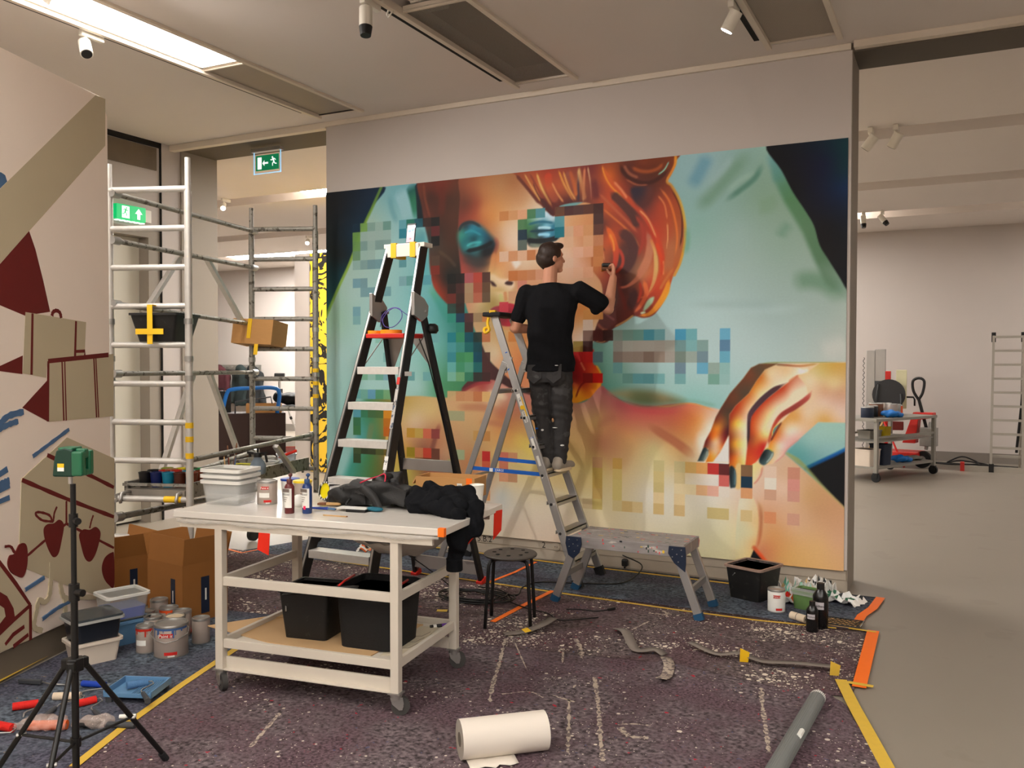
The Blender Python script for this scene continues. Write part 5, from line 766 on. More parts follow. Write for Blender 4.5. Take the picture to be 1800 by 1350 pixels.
# ---------------------------------------------------------------- black fibreglass platform ladder
m_bfib = mat('black_fibreglass', (26, 24, 24), .45, var=.2, scale=10, rgb2=(150, 148, 144), thr=(.74, 60.)); m_tread = mat('tread_aluminium', (226, 222, 216), .45, .35, var=.1, scale=40); m_redp = mat('red_plastic', (206, 44, 36), .45, var=.06, rgb2=(226, 208, 196), thr=(.75, 34.))
FL, FRr, TL, TR = Vector((-3.88, 4.51, 0)), Vector((-3.31, 4.52, 0)), Vector((-3.635, 5.30, 2.52)), Vector((-3.365, 5.30, 2.52))
bl = thing('platform_ladder', 'tall black platform ladder with silver treads in front of the mural', 'ladder', (FL+FRr)/2+Vector((0, .7, .014)))
up_ = Vector((0, 0, .014))
for a, b in ((FL, TL), (FRr, TR)):
    mb = MB(); s = -1 if a is FL else 1; mb.beam(a+up_, b, .028, .085, (0, 1, 0)); st = part(mb, 'front_stile', m_bfib, bl, world=True, bevel=.004)
    mb = MB(); d = b-a; mb.beam(a+d*.02+Vector((0, -.047, 0)), a+d*.995+Vector((0, -.047, 0)), .014, .004, (0, 1, 0)); part(mb, 'stile_edge', m_steel, st, world=True)
    mb = MB(); mb.beam(a+up_+Vector((0, 0, -.0)), a+up_+d*.02, .05, .10, (0, 1, 0)); part(mb, 'foot', m_redp, st, world=True)
RL, RR = Vector((-3.838, 5.938, 0)), Vector((-3.235, 5.925, 0)); HL, HR = Vector((-3.66, 5.235, 2.06)), Vector((-3.335, 5.235, 2.06))
for a, b in ((RL, HL), (RR, HR)):
    mb = MB(); mb.beam(a+Vector((0, 0, .008)), b, .026, .06, (0, 1, 0)); st = part(mb, 'rear_leg', m_bfib, bl, world=True, bevel=.004)
    mb = MB(); mb.beam(a+Vector((0, 0, .007)), a+(b-a)*.02, .05, .08, (0, 1, 0)); part(mb, 'foot', m_redp, st, world=True)
for x, s in ((-3.66, -1), (-3.335, 1)):
    mb = MB(); mb.prism([(-.10, -.07), (.0, -.11), (.075, -.07), (.085, .0), (.03, .05), (-.10, .09)], -.012, .012, plane_T((x+s*.012, 5.20, 2.09), (0, 1, 0), (0, 0, 1))); hg = part(mb, 'hinge_bracket', m_alu, bl, world=True, bevel=.002)
    mb = MB(); mb.tube((x-.03, 5.245, 2.05), (x+.035, 5.245, 2.05), .012, 10); part(mb, 'bolt', m_steel, hg, world=True)
for k in range(1, 8):
    z = .225*k if k < 4 else .20+.24*k-.24*0; z = [.22, .45, .68, .92, 1.17, 1.42, 1.66][k-1]; t_ = z/2.52; a = FL+(TL-FL)*t_; b = FRr+(TR-FRr)*t_
    mb = MB(); mb.box(a.x+.016, b.x-.016, a.y-.045, a.y+.06, z-.006, z+.006); mb.box(a.x+.016, b.x-.016, a.y-.048, a.y-.042, z-.045, z+.006); mb.box(a.x+.016, b.x-.016, a.y+.055, a.y+.06, z-.03, z+.006); part(mb, 'tread', m_tread, bl, world=True, bevel=.0015)
t_ = 1.89/2.52; a = FL+(TL-FL)*t_; b = FRr+(TR-FRr)*t_
mb = MB(); mb.box(a.x+.016, b.x-.016, a.y-.05, a.y+.30, 1.865, 1.895); pf = part(mb, 'platform', m_redp, bl, world=True, bevel=.004)
mb = MB(); mb.box(TL.x-.03, TR.x+.04, 5.25, 5.36, 2.505, 2.535); mb.box(TL.x, TR.x, 5.24, 5.25, 2.44, 2.53); cap = part(mb, 'top_cap', m_white, bl, world=True, bevel=.004)
for x in (-3.575, -3.415): mb = MB(); mb.box(x-.022, x+.022, 5.236, 5.365, 2.434, 2.539); part(mb, 'tape_wrap', m_ybright, cap, world=True)
for z, h in ((.93, .085), (.13, .10)):
    ta = z/2.06; a = RL+(HL-RL)*ta; b = RR+(HR-RR)*ta; mb = MB(); mb.beam(a, b, .02, h); cb = part(mb, 'rear_crossbar', m_alu, bl, world=True, bevel=.002)
for z0, z1, s in ((1.90, 1.60, 0), (1.90, 1.60, 1), (.18, .02, 0), (.18, .02, 1)):
    A, H = (RL, HL) if s == 0 else (RR, HR); ta = z0/2.06; tb = z1/2.06; a = A+(H-A)*ta; b = A+(H-A)*tb; w = (.17 if z0 > 1 else .12)*(1 if s == 0 else -1)
    mb = MB(); c0 = a+Vector((w, 0, 0)); mb.add([tuple(a), tuple(b), tuple(c0)]+[tuple(p+Vector((0, .004, 0))) for p in (a, b, c0)], [(0, 1, 2), (5, 4, 3), (0, 3, 4, 1), (1, 4, 5, 2), (2, 5, 3, 0)]); part(mb, 'gusset_plate', m_alu, bl, world=True)
for s in (0, 1):
    x = (-3.70, -3.36)[s]; mb = MB(); mb.tube((x, 5.30, 1.88), (x-.02, 5.02, 1.62), .004, 6); part(mb, 'tie_rod', m_steel, bl, world=True)
mb = MB(); mb.beam((-3.345, 5.02, 1.62), (-3.30, 5.05, 1.62), .03, .03); part(mb, 'rod_end', m_steel, bl, world=True)
m_stick = mat('printed_sticker', (190, 186, 180), .5, var=.15, scale=60, rgb2=(92, 100, 116), thr=(.56, 40.)); m_lbl = mat('white_label', (232, 230, 224), .5, var=.02); m_mk = mat('black_marker', (18, 18, 18), .6)
d = (TR-FRr).normalized(); fx = d.cross(Vector((1, 0, 0))).normalized()
for k, (t0, ln, mm) in enumerate(((.50, .16, m_stick), (.57, .09, m_stick), (.615, .05, m_redp))):
    p = FRr+(TR-FRr)*t0; mb = MB(); mb.beam(p+Vector((0, -.0515, 0)), p+d*ln+Vector((0, -.0515, 0)), .024, .002, (0, 1, 0)); part(mb, 'sticker', mm, bl, world=True)
p = FRr+(TR-FRr)*.395; mb = MB(); mb.beam(p+Vector((0, -.0515, 0)), p+d*.09+Vector((0, -.0515, 0)), .028, .002, (0, 1, 0)); lb_ = part(mb, 'label_plate', m_lbl, bl, world=True)
text_part('Nr', .026, m_mk, lb_, WM[bl].inverted() @ plane_T(p+d*.055+Vector((0, -.0535, 0)), (1, 0, 0), d)); text_part("'", .03, m_mk, lb_, WM[bl].inverted() @ plane_T(p+d*.03+Vector((0, -.0535, 0)), (1, 0, 0), d))
# on the ladder: phone, roll of tape, cable, clamp
ph = thing('smartphone', 'smartphone propped on the ladder top showing a portrait', 'phone', (-3.485, 5.315, 2.5355), 0); T = Matrix.Rotation(-.16, 4, 'X')
mb = MB(); mb.box(-.037, .037, -.004, .004, 0, .152, T); part(mb, 'body', m_black, ph, bevel=.003); mb = MB(); mb.box(-.032, .032, -.0052, -.0042, .012, .138, T); scn = part(mb, 'screen', mat('phone_screen', (140, 128, 140), .3, var=.1, scale=30, emit=.35), ph)
for (x, z, rx, rz_, cc, nm) in ((-.012, .095, .010, .009, (30, 110, 190), 'screen_eye'), (.016, .102, .010, .009, (30, 110, 190), 'screen_eye'), (.0, .038, .009, .006, (200, 50, 70), 'screen_mouth'), (.026, .125, .012, .014, (150, 160, 200), 'screen_corner')): mb = MB(); mb.lathe([(1, 0), (1, .0006)], 14, T @ Matrix.Translation((x, -.0053, z)) @ Matrix.Rotation(math.pi/2, 4, 'X'), rx, rz_); part(mb, nm, mat('scr_%d_%d' % (cc[0], cc[2]), cc, .3, emit=.3), scn)
tp = thing('tape_roll', 'orange roll of tape on the red ladder platform', 'tape roll', (-3.52, 5.13, 1.8955)); mb = MB(); mb.lathe([(.075, 0), (.075, .026), (.055, .026), (.055, 0), (.075, 0)], 28); part(mb, 'tape', mat('amber_tape', (244, 150, 24), .4, var=.05), tp, auto=40)
tp = thing('tape_roll', 'second orange roll of tape left on the red ladder platform', 'tape roll', (-3.645, 5.11, 1.8955)); mb = MB(); mb.lathe([(.05, 0), (.05, .022), (.036, .022), (.036, 0), (.05, 0)], 28); part(mb, 'tape', MATS['amber_tape'], tp, auto=40)
mb = MB(); mb.path([tuple(p) for p in crom([(-.09, .02, .02), (-.07, .02, .10), (.0, .03, .15), (.07, .03, .14), (.09, .02, .08), (.04, .0, .02), (-.02, -.02, .02), (-.05, 0, .08), (.03, .02, .15), (.14, .04, .09)], 6)], .003, 6); solo(mb, 'cable', mat('violet_cable', (78, 64, 150), .4), 'thin violet cable looped above the orange tape roll', 'cable', (-3.53, 5.12, 1.925), smooth=True)
cl = thing('spring_clamp', 'black spring clamp on the rear leg of the black ladder', 'clamp', (-3.31, 5.33, 1.90)); mb = MB(); mb.lathe([(.03, 0), (.045, .02), (.04, .055), (.02, .07)], 14); part(mb, 'jaw', m_black, cl, smooth=True); mb = MB(); mb.cbox((-.03, -.01, .02), (.05, .02, .04), .4); part(mb, 'pivot', m_steel, cl)
mb = MB(); mb.path([(-3.335, 5.20, 1.86), (-3.325, 5.3, 1.7), (-3.31, 5.42, 1.4), (-3.30, 5.55, 1.05), (-3.29, 5.62, .80)], .005, 6); part(mb, 'hanging_cord', m_black, bl, world=True, smooth=True)
# ---------------------------------------------------------------- small aluminium stepladder
m_alu2 = mat('ladder_aluminium', (172, 170, 168), .42, .7, var=.08, scale=18, stretch=(1, 1, .3)); m_rub = mat('rubber', (30, 30, 32), .8, var=.1); m_brub = mat('blue_rubber', (26, 74, 108), .6, var=.1); m_bstrap = mat('blue_strap', (22, 96, 190), .6, var=.05)
z0 = Vector((0, 0, .0075)); A1, A2 = Vector((-2.512, 6.118, 0)), Vector((-2.517, 6.591, 0)); T1, T2 = Vector((-3.265, 6.185, 2.06)), Vector((-3.265, 6.50, 2.06)); B1, B2 = Vector((-3.79, 6.17, 0)), Vector((-3.81, 6.70, 0)); H1, H2 = Vector((-3.165, 6.17, 1.70)), Vector((-3.165, 6.52, 1.70))
al = thing('stepladder', 'aluminium stepladder with blue straps under the painting person', 'ladder', Vector((-3.1, 6.4, .007)))
for a, b in ((A1, T1), (A2, T2)):
    mb = MB(); mb.beam(a+z0, b, .024, .062, (1, 0, 0)); st = part(mb, 'front_stile', m_alu2, al, world=True, bevel=.003)
    mb = MB(); mb.beam(a+z0, a+(b-a)*.035, .035, .075, (1, 0, 0)); part(mb, 'foot', m_rub, st, world=True)
for a, b in ((B1, H1), (B2, H2)):
    mb = MB(); mb.beam(a+z0, b, .022, .05, (1, 0, 0)); st = part(mb, 'rear_leg', m_alu2, al, world=True, bevel=.003)
    mb = MB(); mb.beam(a+z0, a+(b-a)*.035, .034, .064, (1, 0, 0)); part(mb, 'foot', m_rub, st, world=True)
    mb = MB(); mb.tube(b+Vector((0, -.02, -.04)), b+Vector((0, .02, -.04)), .02, 14); part(mb, 'hinge', m_steel, st, world=True, auto=40)
    mb = MB(); mb.beam(b+Vector((-.02, -.0, -.07)), b+Vector((.035, 0, .05)), .008, .07, (1, 0, 0)); part(mb, 'hinge_plate', m_steel, st, world=True)
for z in (.20, .415, .63, .845, 1.06, 1.28, 1.49):
    t = z/2.06; p, q = A1+(T1-A1)*t, A2+(T2-A2)*t
    mb = MB(); mb.box(p.x-.055, p.x+.03, p.y+.012, q.y-.012, z-.005, z+.005); mb.box(p.x+.024, p.x+.03, p.y+.012, q.y-.012, z-.03, z+.005); mb.box(p.x-.055, p.x-.05, p.y+.012, q.y-.012, z-.022, z+.005); tr = part(mb, 'tread', m_alu2, al, world=True, bevel=.001)
    for w in (p, q): mb = MB(); s = -1 if w is p else 1; mb.tube(w+Vector((-.005, s*.011, -.012)), w+Vector((-.005, s*.016, -.012)), .011, 12); part(mb, 'rivet', m_rub, tr, world=True)
for z, r in ((1.47, .02), (.78, .012), (.14, .014)):
    t = z/1.70; p, q = B1+(H1-B1)*t, B2+(H2-B2)*t; mb = MB(); mb.tube(p, q, r, 8); part(mb, 'rear_rung', m_alu2, al, world=True, smooth=True)
mb = MB(); mb.cbox((-3.275, 6.34, 2.075), (.16, .40, .035)); tray = part(mb, 'top_tray', m_rub, al, world=True, bevel=.01)
mb = MB(); mb.cbox((-3.28, 6.19, 2.085), (.05, .09, .045), .3); part(mb, 'yellow_tape_wrap', m_ybright, tray, world=True, bevel=.004); mb = MB(); mb.path([tuple(v) for v in crom([(-3.30, 6.15, 2.05), (-3.31, 6.15, 2.0), (-3.29, 6.14, 1.95), (-3.32, 6.13, 1.93), (-3.34, 6.15, 1.96), (-3.31, 6.14, 1.97)], 4)], .012, 6); part(mb, 'yellow_tape_tail', m_ybright, tray, world=True, smooth=True)
for p, q, z in ((A1, B1, .84), (A2, B2, .87)):
    T_, H_ = (T1, H1) if p is A1 else (T2, H2); a = p+(T_-p)*(z/2.06); b = q+(H_-q)*((z+.015)/1.70); mb = MB(); mb.beam(a, b, .003, .03); bs = part(mb, 'safety_strap', m_bstrap, al, world=True)
    if p is A1: mid = a+(b-a)*.62; mb = MB(); mb.cbox(mid+Vector((-.055, -.0025, 0)), (.03, .002, .028)); part(mb, 'strap_label', m_lbl, bs, world=True); text_part('ZARGES', .026, m_lbl, bs, WM[al].inverted() @ plane_T(mid+Vector((.025, -.003, 0)), (1, 0, 0), (0, 0, 1)))
d = (T1-A1).normalized(); nx = Vector((0, -1, 0)); sx = Vector((d.z, 0, -d.x))
for k, (t0, ln, w_, mm) in enumerate(((.66, .10, .03, m_lbl), (.60, .09, .028, m_lbl), (.50, .10, .022, m_lbl), (.44, .08, .02, m_lbl), (.62, .16, .012, m_ybright), (.54, .012, .03, m_bstrap), (.665, .0, 0, None))):
    if not mm: continue
    p = A1+(T1-A1)*t0+Vector((0, -.0135, 0))+sx*(.016 if mm is m_ybright else 0); mb = MB(); mb.beam(p, p+d*ln, w_, .002, (0, 1, 0)); part(mb, 'sticker', mm, al, world=True)
p = A1+(T1-A1)*.66+Vector((0, -.016, 0)); text_part('UK', .024, m_mk, al, WM[al].inverted() @ plane_T(p+d*.05, d*-1, sx)); text_part('DALFSEN', .02, m_mk, al, WM[al].inverted() @ plane_T(A1+(T1-A1)*.60+Vector((0, -.016, 0))+d*.045, d*-1, sx))
mb = MB(); mb.lathe([(.017, 0), (.017, .002)], 18, plane_T(A1+(T1-A1)*.655+Vector((0, -.0145, 0)), (1, 0, 0), (0, 0, 1))); part(mb, 'round_sticker', m_ybright, al, world=True)
for k, (t0, off) in enumerate(((.30, .3), (.4, -.2), (.72, .1), (.8, -.3), (.86, .2))): mb = MB(); p = A1+(T1-A1)*t0+Vector((0, -.0135, 0))+sx*off*.05; mb.cbox(p, (.007, .002, .018), 0, 0, .3*k); part(mb, 'paint_fleck', m_bstrap if k > 2 else m_lbl, al, world=True)
# ---------------------------------------------------------------- low folding work bench
wb = thing('work_bench', 'low folding aluminium work bench splattered with paint', 'work bench', (-2.012, 5.887, .0085)); m_bt = mat('splattered_aluminium_slat_shade', (150, 144, 142), .55, .25, var=.5, scale=20, stretch=(.25, 6, 1), rgb2=(206, 198, 190), thr=(.64, 15.)); m_navy = mat('navy_bracket', (24, 36, 58), .5, var=.1)  # dark stripes in the deck colour stand in for shade between slats
mb = MB()
for k in range(9): y = -.165+.041*k; mb.box(-.40, .40, y, y+.031, .455, .478)
mb.box(-.40, .40, -.168, .2, .448, .458); o = part(mb, 'deck', m_bt, wb, bevel=.002)
for y in (-.175, .203): mb = MB(); mb.box(-.41, .41, y-.008, y+.008, .40, .478); part(mb, 'side_rail', m_bt, wb, bevel=.003)
random.seed(5); cl_ = [(214, 40, 40), (30, 34, 40), (230, 190, 60), (60, 80, 70), (226, 90, 90)]
mb = MB()
for k in range(70):
    a, b, w, h = random.uniform(-.39, .39), random.uniform(-.16, .19), random.uniform(.005, .035), random.uniform(.002, .008); mb.cur = k % 5; mb.box(a, a+w, b, b+h, .478, .4788)
for k in range(22): a, z, w, h = random.uniform(-.39, .39), random.uniform(.405, .47), random.uniform(.004, .02), random.uniform(.003, .02); mb.cur = k % 5; mb.box(a, a+w, -.1842, -.183, z, min(z+h, .476))
o = mb.build('paint_spots', [mat('spot_%d' % i, c_, .5) for i, c_ in enumerate(cl_)], wb); o['kind'] = 'stuff'
for sx_ in (-1, 1):
    mb = MB(); mb.box(sx_*.395-.012, sx_*.395+.012, -.18, .208, .40, .474); part(mb, 'end_cap', m_bt, wb, bevel=.004)
    if sx_ > 0:
        for y in (-.178, .206): mb = MB(); mb.path([(.402, y, .474), (.41, y, .45), (.405, y, .405)], .006, 6); part(mb, 'pink_edge', mat('pink_rubber', (206, 120, 110), .6, var=.1), wb, smooth=True)
    for y, sy in ((-.175, -1), (.195, 1)):
        top = Vector((sx_*.36, y, .43)); ft = Vector((sx_*.522, y+sy*.0, .0)); mb = MB(); mb.beam(ft, top, .03, .055, (1, 0, 0)); lg = part(mb, 'leg', m_alu2, wb, bevel=.003)
        mb = MB(); mb.beam(ft, ft+(top-ft)*.1, .036, .062, (1, 0, 0)); part(mb, 'foot', m_brub, lg)
        if sy < 0:
            mb = MB(); mb.prism([(-.055, .05), (.055, .05), (.06, .0), (.045, -.06), (.0, -.105), (-.04, -.08), (-.06, .0)] if sx_ < 0 else [(.055, .05), (-.055, .05), (-.06, .0), (-.02, -.06), (.055, -.115), (.06, -.06), (.06, .0)], -.006, .006, plane_T((sx_*.37, -.192, .425), (1, 0, 0), (0, 0, 1))); br = part(mb, 'hinge_bracket', m_navy, wb, bevel=.002)
            for (bx, bz) in ((-.03, .03), (.03, .03), (0, 0), (.035, -.01), (-.03, -.02), (.01, -.05)): mb = MB(); mb.tube((sx_*.37+bx, -.198, .425+bz), (sx_*.37+bx, -.203, .425+bz), .0036, 8); part(mb, 'bolt', m_steel, br)
    mb = MB(); mb.beam((sx_*.46, -.17, .19), (sx_*.46, .19, .19), .02, .045); part(mb, 'leg_crossbar', m_alu2, wb, bevel=.002)
# ---------------------------------------------------------------- stool
so = thing('stool', 'black four-legged stool with a grey drilled round seat', 'stool', (-2.575, 5.10, .0085), .35); m_seat = mat('seat_grey', (86, 80, 74), .6, var=.12, scale=14)
mb = MB(); mb.lathe([(.155, .435), (.17, .44), (.174, .45), (.168, .458), (.0, .46)][::1], 32); part(mb, 'seat', m_seat, so, auto=50)
for k in range(8): a = k*math.pi/4; mb = MB(); mb.lathe([(.013, .4605), (.013, .462)], 12, Matrix.Translation((.105*math.cos(a), .105*math.sin(a), 0))); part(mb, 'seat_hole', m_dark, so)
for k in range(4):
    a = k*math.pi/2+math.pi/4; ca, sa = math.cos(a), math.sin(a); mb = MB(); mb.path([(ca*.06, sa*.06, .428), (ca*.14, sa*.14, .428), (ca*.165, sa*.165, .42), (ca*.175, sa*.175, .395), (ca*.18, sa*.18, .36), (ca*.195, sa*.195, .15), (ca*.205, sa*.205, 0)], .0115, 10); part(mb, 'leg', m_black, so, smooth=True)
# ---------------------------------------------------------------- the painter
m_skin = mat('skin', (206, 146, 118), .55, var=.06, scale=20, spec=.3); m_hair = mat('dark_brown_hair', (46, 30, 22), .5, var=.4, scale=60, stretch=(1, 1, .2), bump=.3, bscale=90); m_shirt = mat('black_cotton', (20, 20, 23), .92, var=.2, scale=40, bump=.15, bscale=160, spec=.15); m_jean = mat('black_denim', (56, 54, 54), .85, var=.25, scale=26, bump=.2, bscale=200, spec=.15, rgb2=(74, 72, 72), thr=(.6, 9.)); m_shoe = mat('grey_suede', (160, 151, 139), .85, var=.12, scale=20); m_sole = mat('cream_sole', (228, 208, 174), .7, var=.1)
PX0 = Vector((-2.845, 6.33, .8505)); pe = thing('person', 'person in black T-shirt and black jeans painting from the stepladder', 'person', PX0)
def w3(x, y, z): return Vector((x, y, z))-PX0
SH_L, SH_R = w3(-3.045, 6.30, 2.235), w3(-2.60, 6.38, 2.245); EL_L, EL_R = w3(-3.135, 6.29, 1.97), w3(-2.435, 6.50, 2.115); WR_L, WR_R = w3(-3.02, 6.55, 1.96), w3(-2.475, 6.72, 2.375)
HC = w3(-2.855, 6.35, 2.515); NK = w3(-2.857, 6.325, 2.34); fw = Vector((.62, .78, 0)).normalized(); sd = Vector((.78, -.62, 0))
HIP_L, HIP_R = w3(-2.925, 6.32, 1.70), w3(-2.765, 6.34, 1.70); KN_L, KN_R = w3(-2.928, 6.36, 1.27), w3(-2.762, 6.375, 1.27); AN_L, AN_R = w3(-2.872, 6.325, .945), w3(-2.772, 6.345, .945)
body = [('e', HC+Vector((0, 0, .02)), (.074, .092, .098), (0, 0, math.atan2(fw.y, fw.x)-math.pi/2)), ('e', HC-fw*.02+Vector((0, 0, .03)), (.076, .082, .088)), ('e', HC+fw*.045+Vector((0, 0, -.045)), (.056, .058, .062)), ('e', HC+fw*.07+Vector((0, 0, -.09)), (.032, .03, .024)),
        ('c', HC+fw*.088+Vector((0, 0, .02)), HC+fw*.112+Vector((0, 0, -.022)), .009, .013), ('c', HC+fw*.085+Vector((0, 0, -.055)), HC+fw*.092+Vector((0, 0, -.055)), .014, .012), ('c', HC+fw*.078-sd*.03+Vector((0, 0, .028)), HC+fw*.078+sd*.035+Vector((0, 0, .028)), .012, .012),
        ('e', HC+sd*.076+Vector((0, 0, -.008))-fw*.005, (.012, .022, .034), (0, 0, math.atan2(fw.y, fw.x)-math.pi/2+.35)),
        ('c', NK+Vector((0, .0, -.06)), HC+Vector((0, -.005, -.07)), .064, .055), ('c', NK+Vector((0, 0, -.08)), SH_L, .06, .055), ('c', NK+Vector((0, 0, -.08)), SH_R, .06, .055), ('l', [(w3(-2.85, 6.33, 1.6), .14, .10, .1), (w3(-2.85, 6.33, 1.85), .13, .09, .1), (w3(-2.83, 6.33, 2.1), .15, .10, .12), (w3(-2.83, 6.33, 2.22), .13, .08, .12)]),
        ('c', SH_L, EL_L, .052, .046), ('c', EL_L, WR_L, .046, .030), ('c', SH_R, EL_R, .054, .047), ('c', EL_R, EL_R+(WR_R-EL_R)*.3, .048, .047), ('c', EL_R+(WR_R-EL_R)*.3, WR_R, .047, .031), ('c', HIP_L, KN_L, .075, .05), ('c', KN_L, AN_L, .05, .036), ('c', HIP_R, KN_R, .075, .05), ('c', KN_R, AN_R, .05, .036), ('c', AN_L, AN_L+Vector((0, .10, -.055)), .034, .03), ('c', AN_R, AN_R+Vector((0, .10, -.055)), .034, .03)]
def hand(wr, pd, fd, td, grip):
    """palm plus five bent fingers: pd palm direction, fd finger fan direction, td thumb direction"""
    pd, fd, td = pd.normalized(), fd.normalized(), td.normalized(); o = []; pc = wr+pd*.045
    for k in (-1.2, -.4, .4, 1.2): o.append(('c', wr+pd*.01+fd*.012*k, wr+pd*.085+fd*.02*k, .016, .0125))
    for k, L_ in zip((-1.35, -.45, .45, 1.35), (.062, .076, .08, .072)):
        b = wr+pd*.085+fd*.0205*k; g = grip; p1 = b+(pd*.85+g*.5).normalized()*L_*.5; p2 = p1+(pd*.15+g).normalized()*L_*.38; p3 = p2+(g*.8-pd*.55).normalized()*L_*.26; o += [('c', b, p1, .0098, .0092), ('c', p1, p2, .0092, .0086), ('c', p2, p3, .0086, .0075)]
    b = wr+pd*.025+td*.02; p1 = b+(td+pd*.7).normalized()*.04; p2 = p1+(pd+grip*.7).normalized()*.032; o += [('c', b, p1, .014, .011), ('c', p1, p2, .011, .009)]; return o
body += hand(WR_R, Vector((-.10, .35, .9)), Vector((.45, -.75, .2)), Vector((-.75, .1, .2)), Vector((-.75, .45, -.1)))
body += hand(WR_L, Vector((.25, .95, .05)), Vector((.3, -.1, .9)), Vector((.5, .2, .7)), Vector((.8, .2, -.3)))
bo = soft('body', body, m_skin, pe, voxel=.0062, smooth=3)
hr = [('e', HC-fw*.014+Vector((0, 0, .034)), (.092, .093, .094)), ('e', HC-fw*.034-sd*.006+Vector((0, 0, -.006)), (.085, .078, .082)), ('e', HC-sd*.05-fw*.01+Vector((0, 0, .0)), (.038, .045, .05)), ('e', HC-fw*.030+Vector((0, 0, -.055)), (.058, .048, .045)), ('e', HC+fw*.05+Vector((0, 0, .092)), (.056, .052, .030)), ('c', HC+sd*.066+fw*.022+Vector((0, 0, .04)), HC+sd*.069+fw*.02+Vector((0, 0, .0)), .016, .008)]
soft('hair', hr, m_hair, pe, voxel=.007, smooth=2, wob=.003, wfreq=60, seed=2)
def shirt_fn(co, no):
    z = co[:, 2]; x = co[:, 0]; y = co[:, 1]; low = np.clip((1.22-z)/.35, 0, 1)
    f = np.sin(z*44+np.sin(x*9)*1.6+y*4)*.0055*low+np.sin(x*16+z*7)*.005*np.clip((1.4-z)/.6, 0, 1)+np.sin((x+z)*30)*.003
    return co+no*f[:, None]
m_sh = [('l', [(w3(-2.845, 6.325, 1.625), .198, .14, .1), (w3(-2.845, 6.325, 1.70), .194, .135, .1), (w3(-2.85, 6.32, 1.85), .182, .122, .1), (w3(-2.845, 6.32, 2.0), .19, .126, .1), (w3(-2.838, 6.325, 2.12), .208, .124, .12), (w3(-2.835, 6.325, 2.20), .205, .112, .14), (w3(-2.84, 6.325, 2.265), .15, .095, .14), (w3(-2.855, 6.325, 2.315), .082, .078, .1)]),
        ('c', SH_L, SH_L+(EL_L-SH_L)*.66, .078, .066), ('c', SH_R+Vector((-.02, 0, -.0)), SH_R+(EL_R-SH_R)*.66, .084, .074), ('c', NK+Vector((-.01, 0, -.085)), SH_L+Vector((.03, 0, 0)), .066, .062), ('c', NK+Vector((.01, 0, -.085)), SH_R+Vector((-.03, 0, 0)), .066, .064), ('c', w3(-2.86, 6.28, 2.2), w3(-2.86, 6.27, 1.9), .08, .07), ('c', SH_R+(EL_R-SH_R)*.5+Vector((0, 0, -.02)), SH_R+(EL_R-SH_R)*.62+Vector((-.02, 0, -.05)), .055, .045)]
soft('t_shirt', m_sh, m_shirt, pe, voxel=.009, smooth=3, fn=shirt_fn)
def jean_fn(co, no):
    z = co[:, 2]; kn = np.exp(-((z-.47)/.11)**2)+.9*np.exp(-((z-.17)/.10)**2)+.5*np.exp(-((z-.70)/.08)**2)
    f = (np.sin(z*105+co[:, 0]*14+np.sin(co[:, 1]*30)*1.3)*.0036+np.sin(z*61-co[:, 0]*22)*.003)*kn; return co+no*f[:, None]
m_je = [('l', [(w3(-2.845, 6.33, 1.54), .175, .12, .1), (w3(-2.845, 6.325, 1.64), .178, .124, .1), (w3(-2.845, 6.325, 1.74), .172, .118, .1)]), ('c', HIP_L+Vector((-.005, -.01, -.06)), KN_L, .104, .080), ('c', KN_L, AN_L+Vector((0, 0, .02)), .080, .062), ('c', HIP_R+Vector((.005, -.01, -.06)), KN_R, .104, .079), ('c', KN_R, AN_R+Vector((0, 0, .02)), .079, .060), ('e', w3(-2.925, 6.26, 1.60), (.082, .07, .095)), ('e', w3(-2.77, 6.275, 1.60), (.082, .07, .095)), ('c', AN_L+Vector((0, 0, .03)), AN_L+Vector((0, 0, -.005)), .057, .06), ('c', AN_R+Vector((0, 0, .03)), AN_R+Vector((0, 0, -.005)), .055, .057)]
je = soft('jeans', m_je, m_jean, pe, voxel=.009, smooth=2, fn=jean_fn)
for c_, mm in (((-2.925, 6.192, 1.615), m_jean), ((-2.765, 6.207, 1.62), m_jean)):
    mb = MB(); mb.prism([(-.06, .065), (.06, .065), (.06, -.04), (0, -.085), (-.06, -.04)], -.002, .002, plane_T(Vector(c_)-PX0+Vector((0, .006, 0)), (1, .1, 0), (0, .12, 1))); part(mb, 'back_pocket', mm, je, bevel=.003)
for c_, w_, h_, mm in (((-2.945, 6.288, 1.18), .03, .016, m_bstrap), ((-2.895, 6.292, 1.17), .03, .022, m_lbl), ((-2.795, 6.305, 1.19), .05, .006, m_lbl), ((-2.735, 6.305, 1.055), .035, .014, m_lbl), ((-2.745, 6.215, 1.675), .03, .008, m_lbl)):
    mb = MB(); mb.lathe([(1, 0), (.7, .012)], 9, plane_T(Vector(c_)-PX0, (1, 0, 0), (0, 0, 1)), w_/2, h_/2); part(mb, 'paint_stain', mm, je)
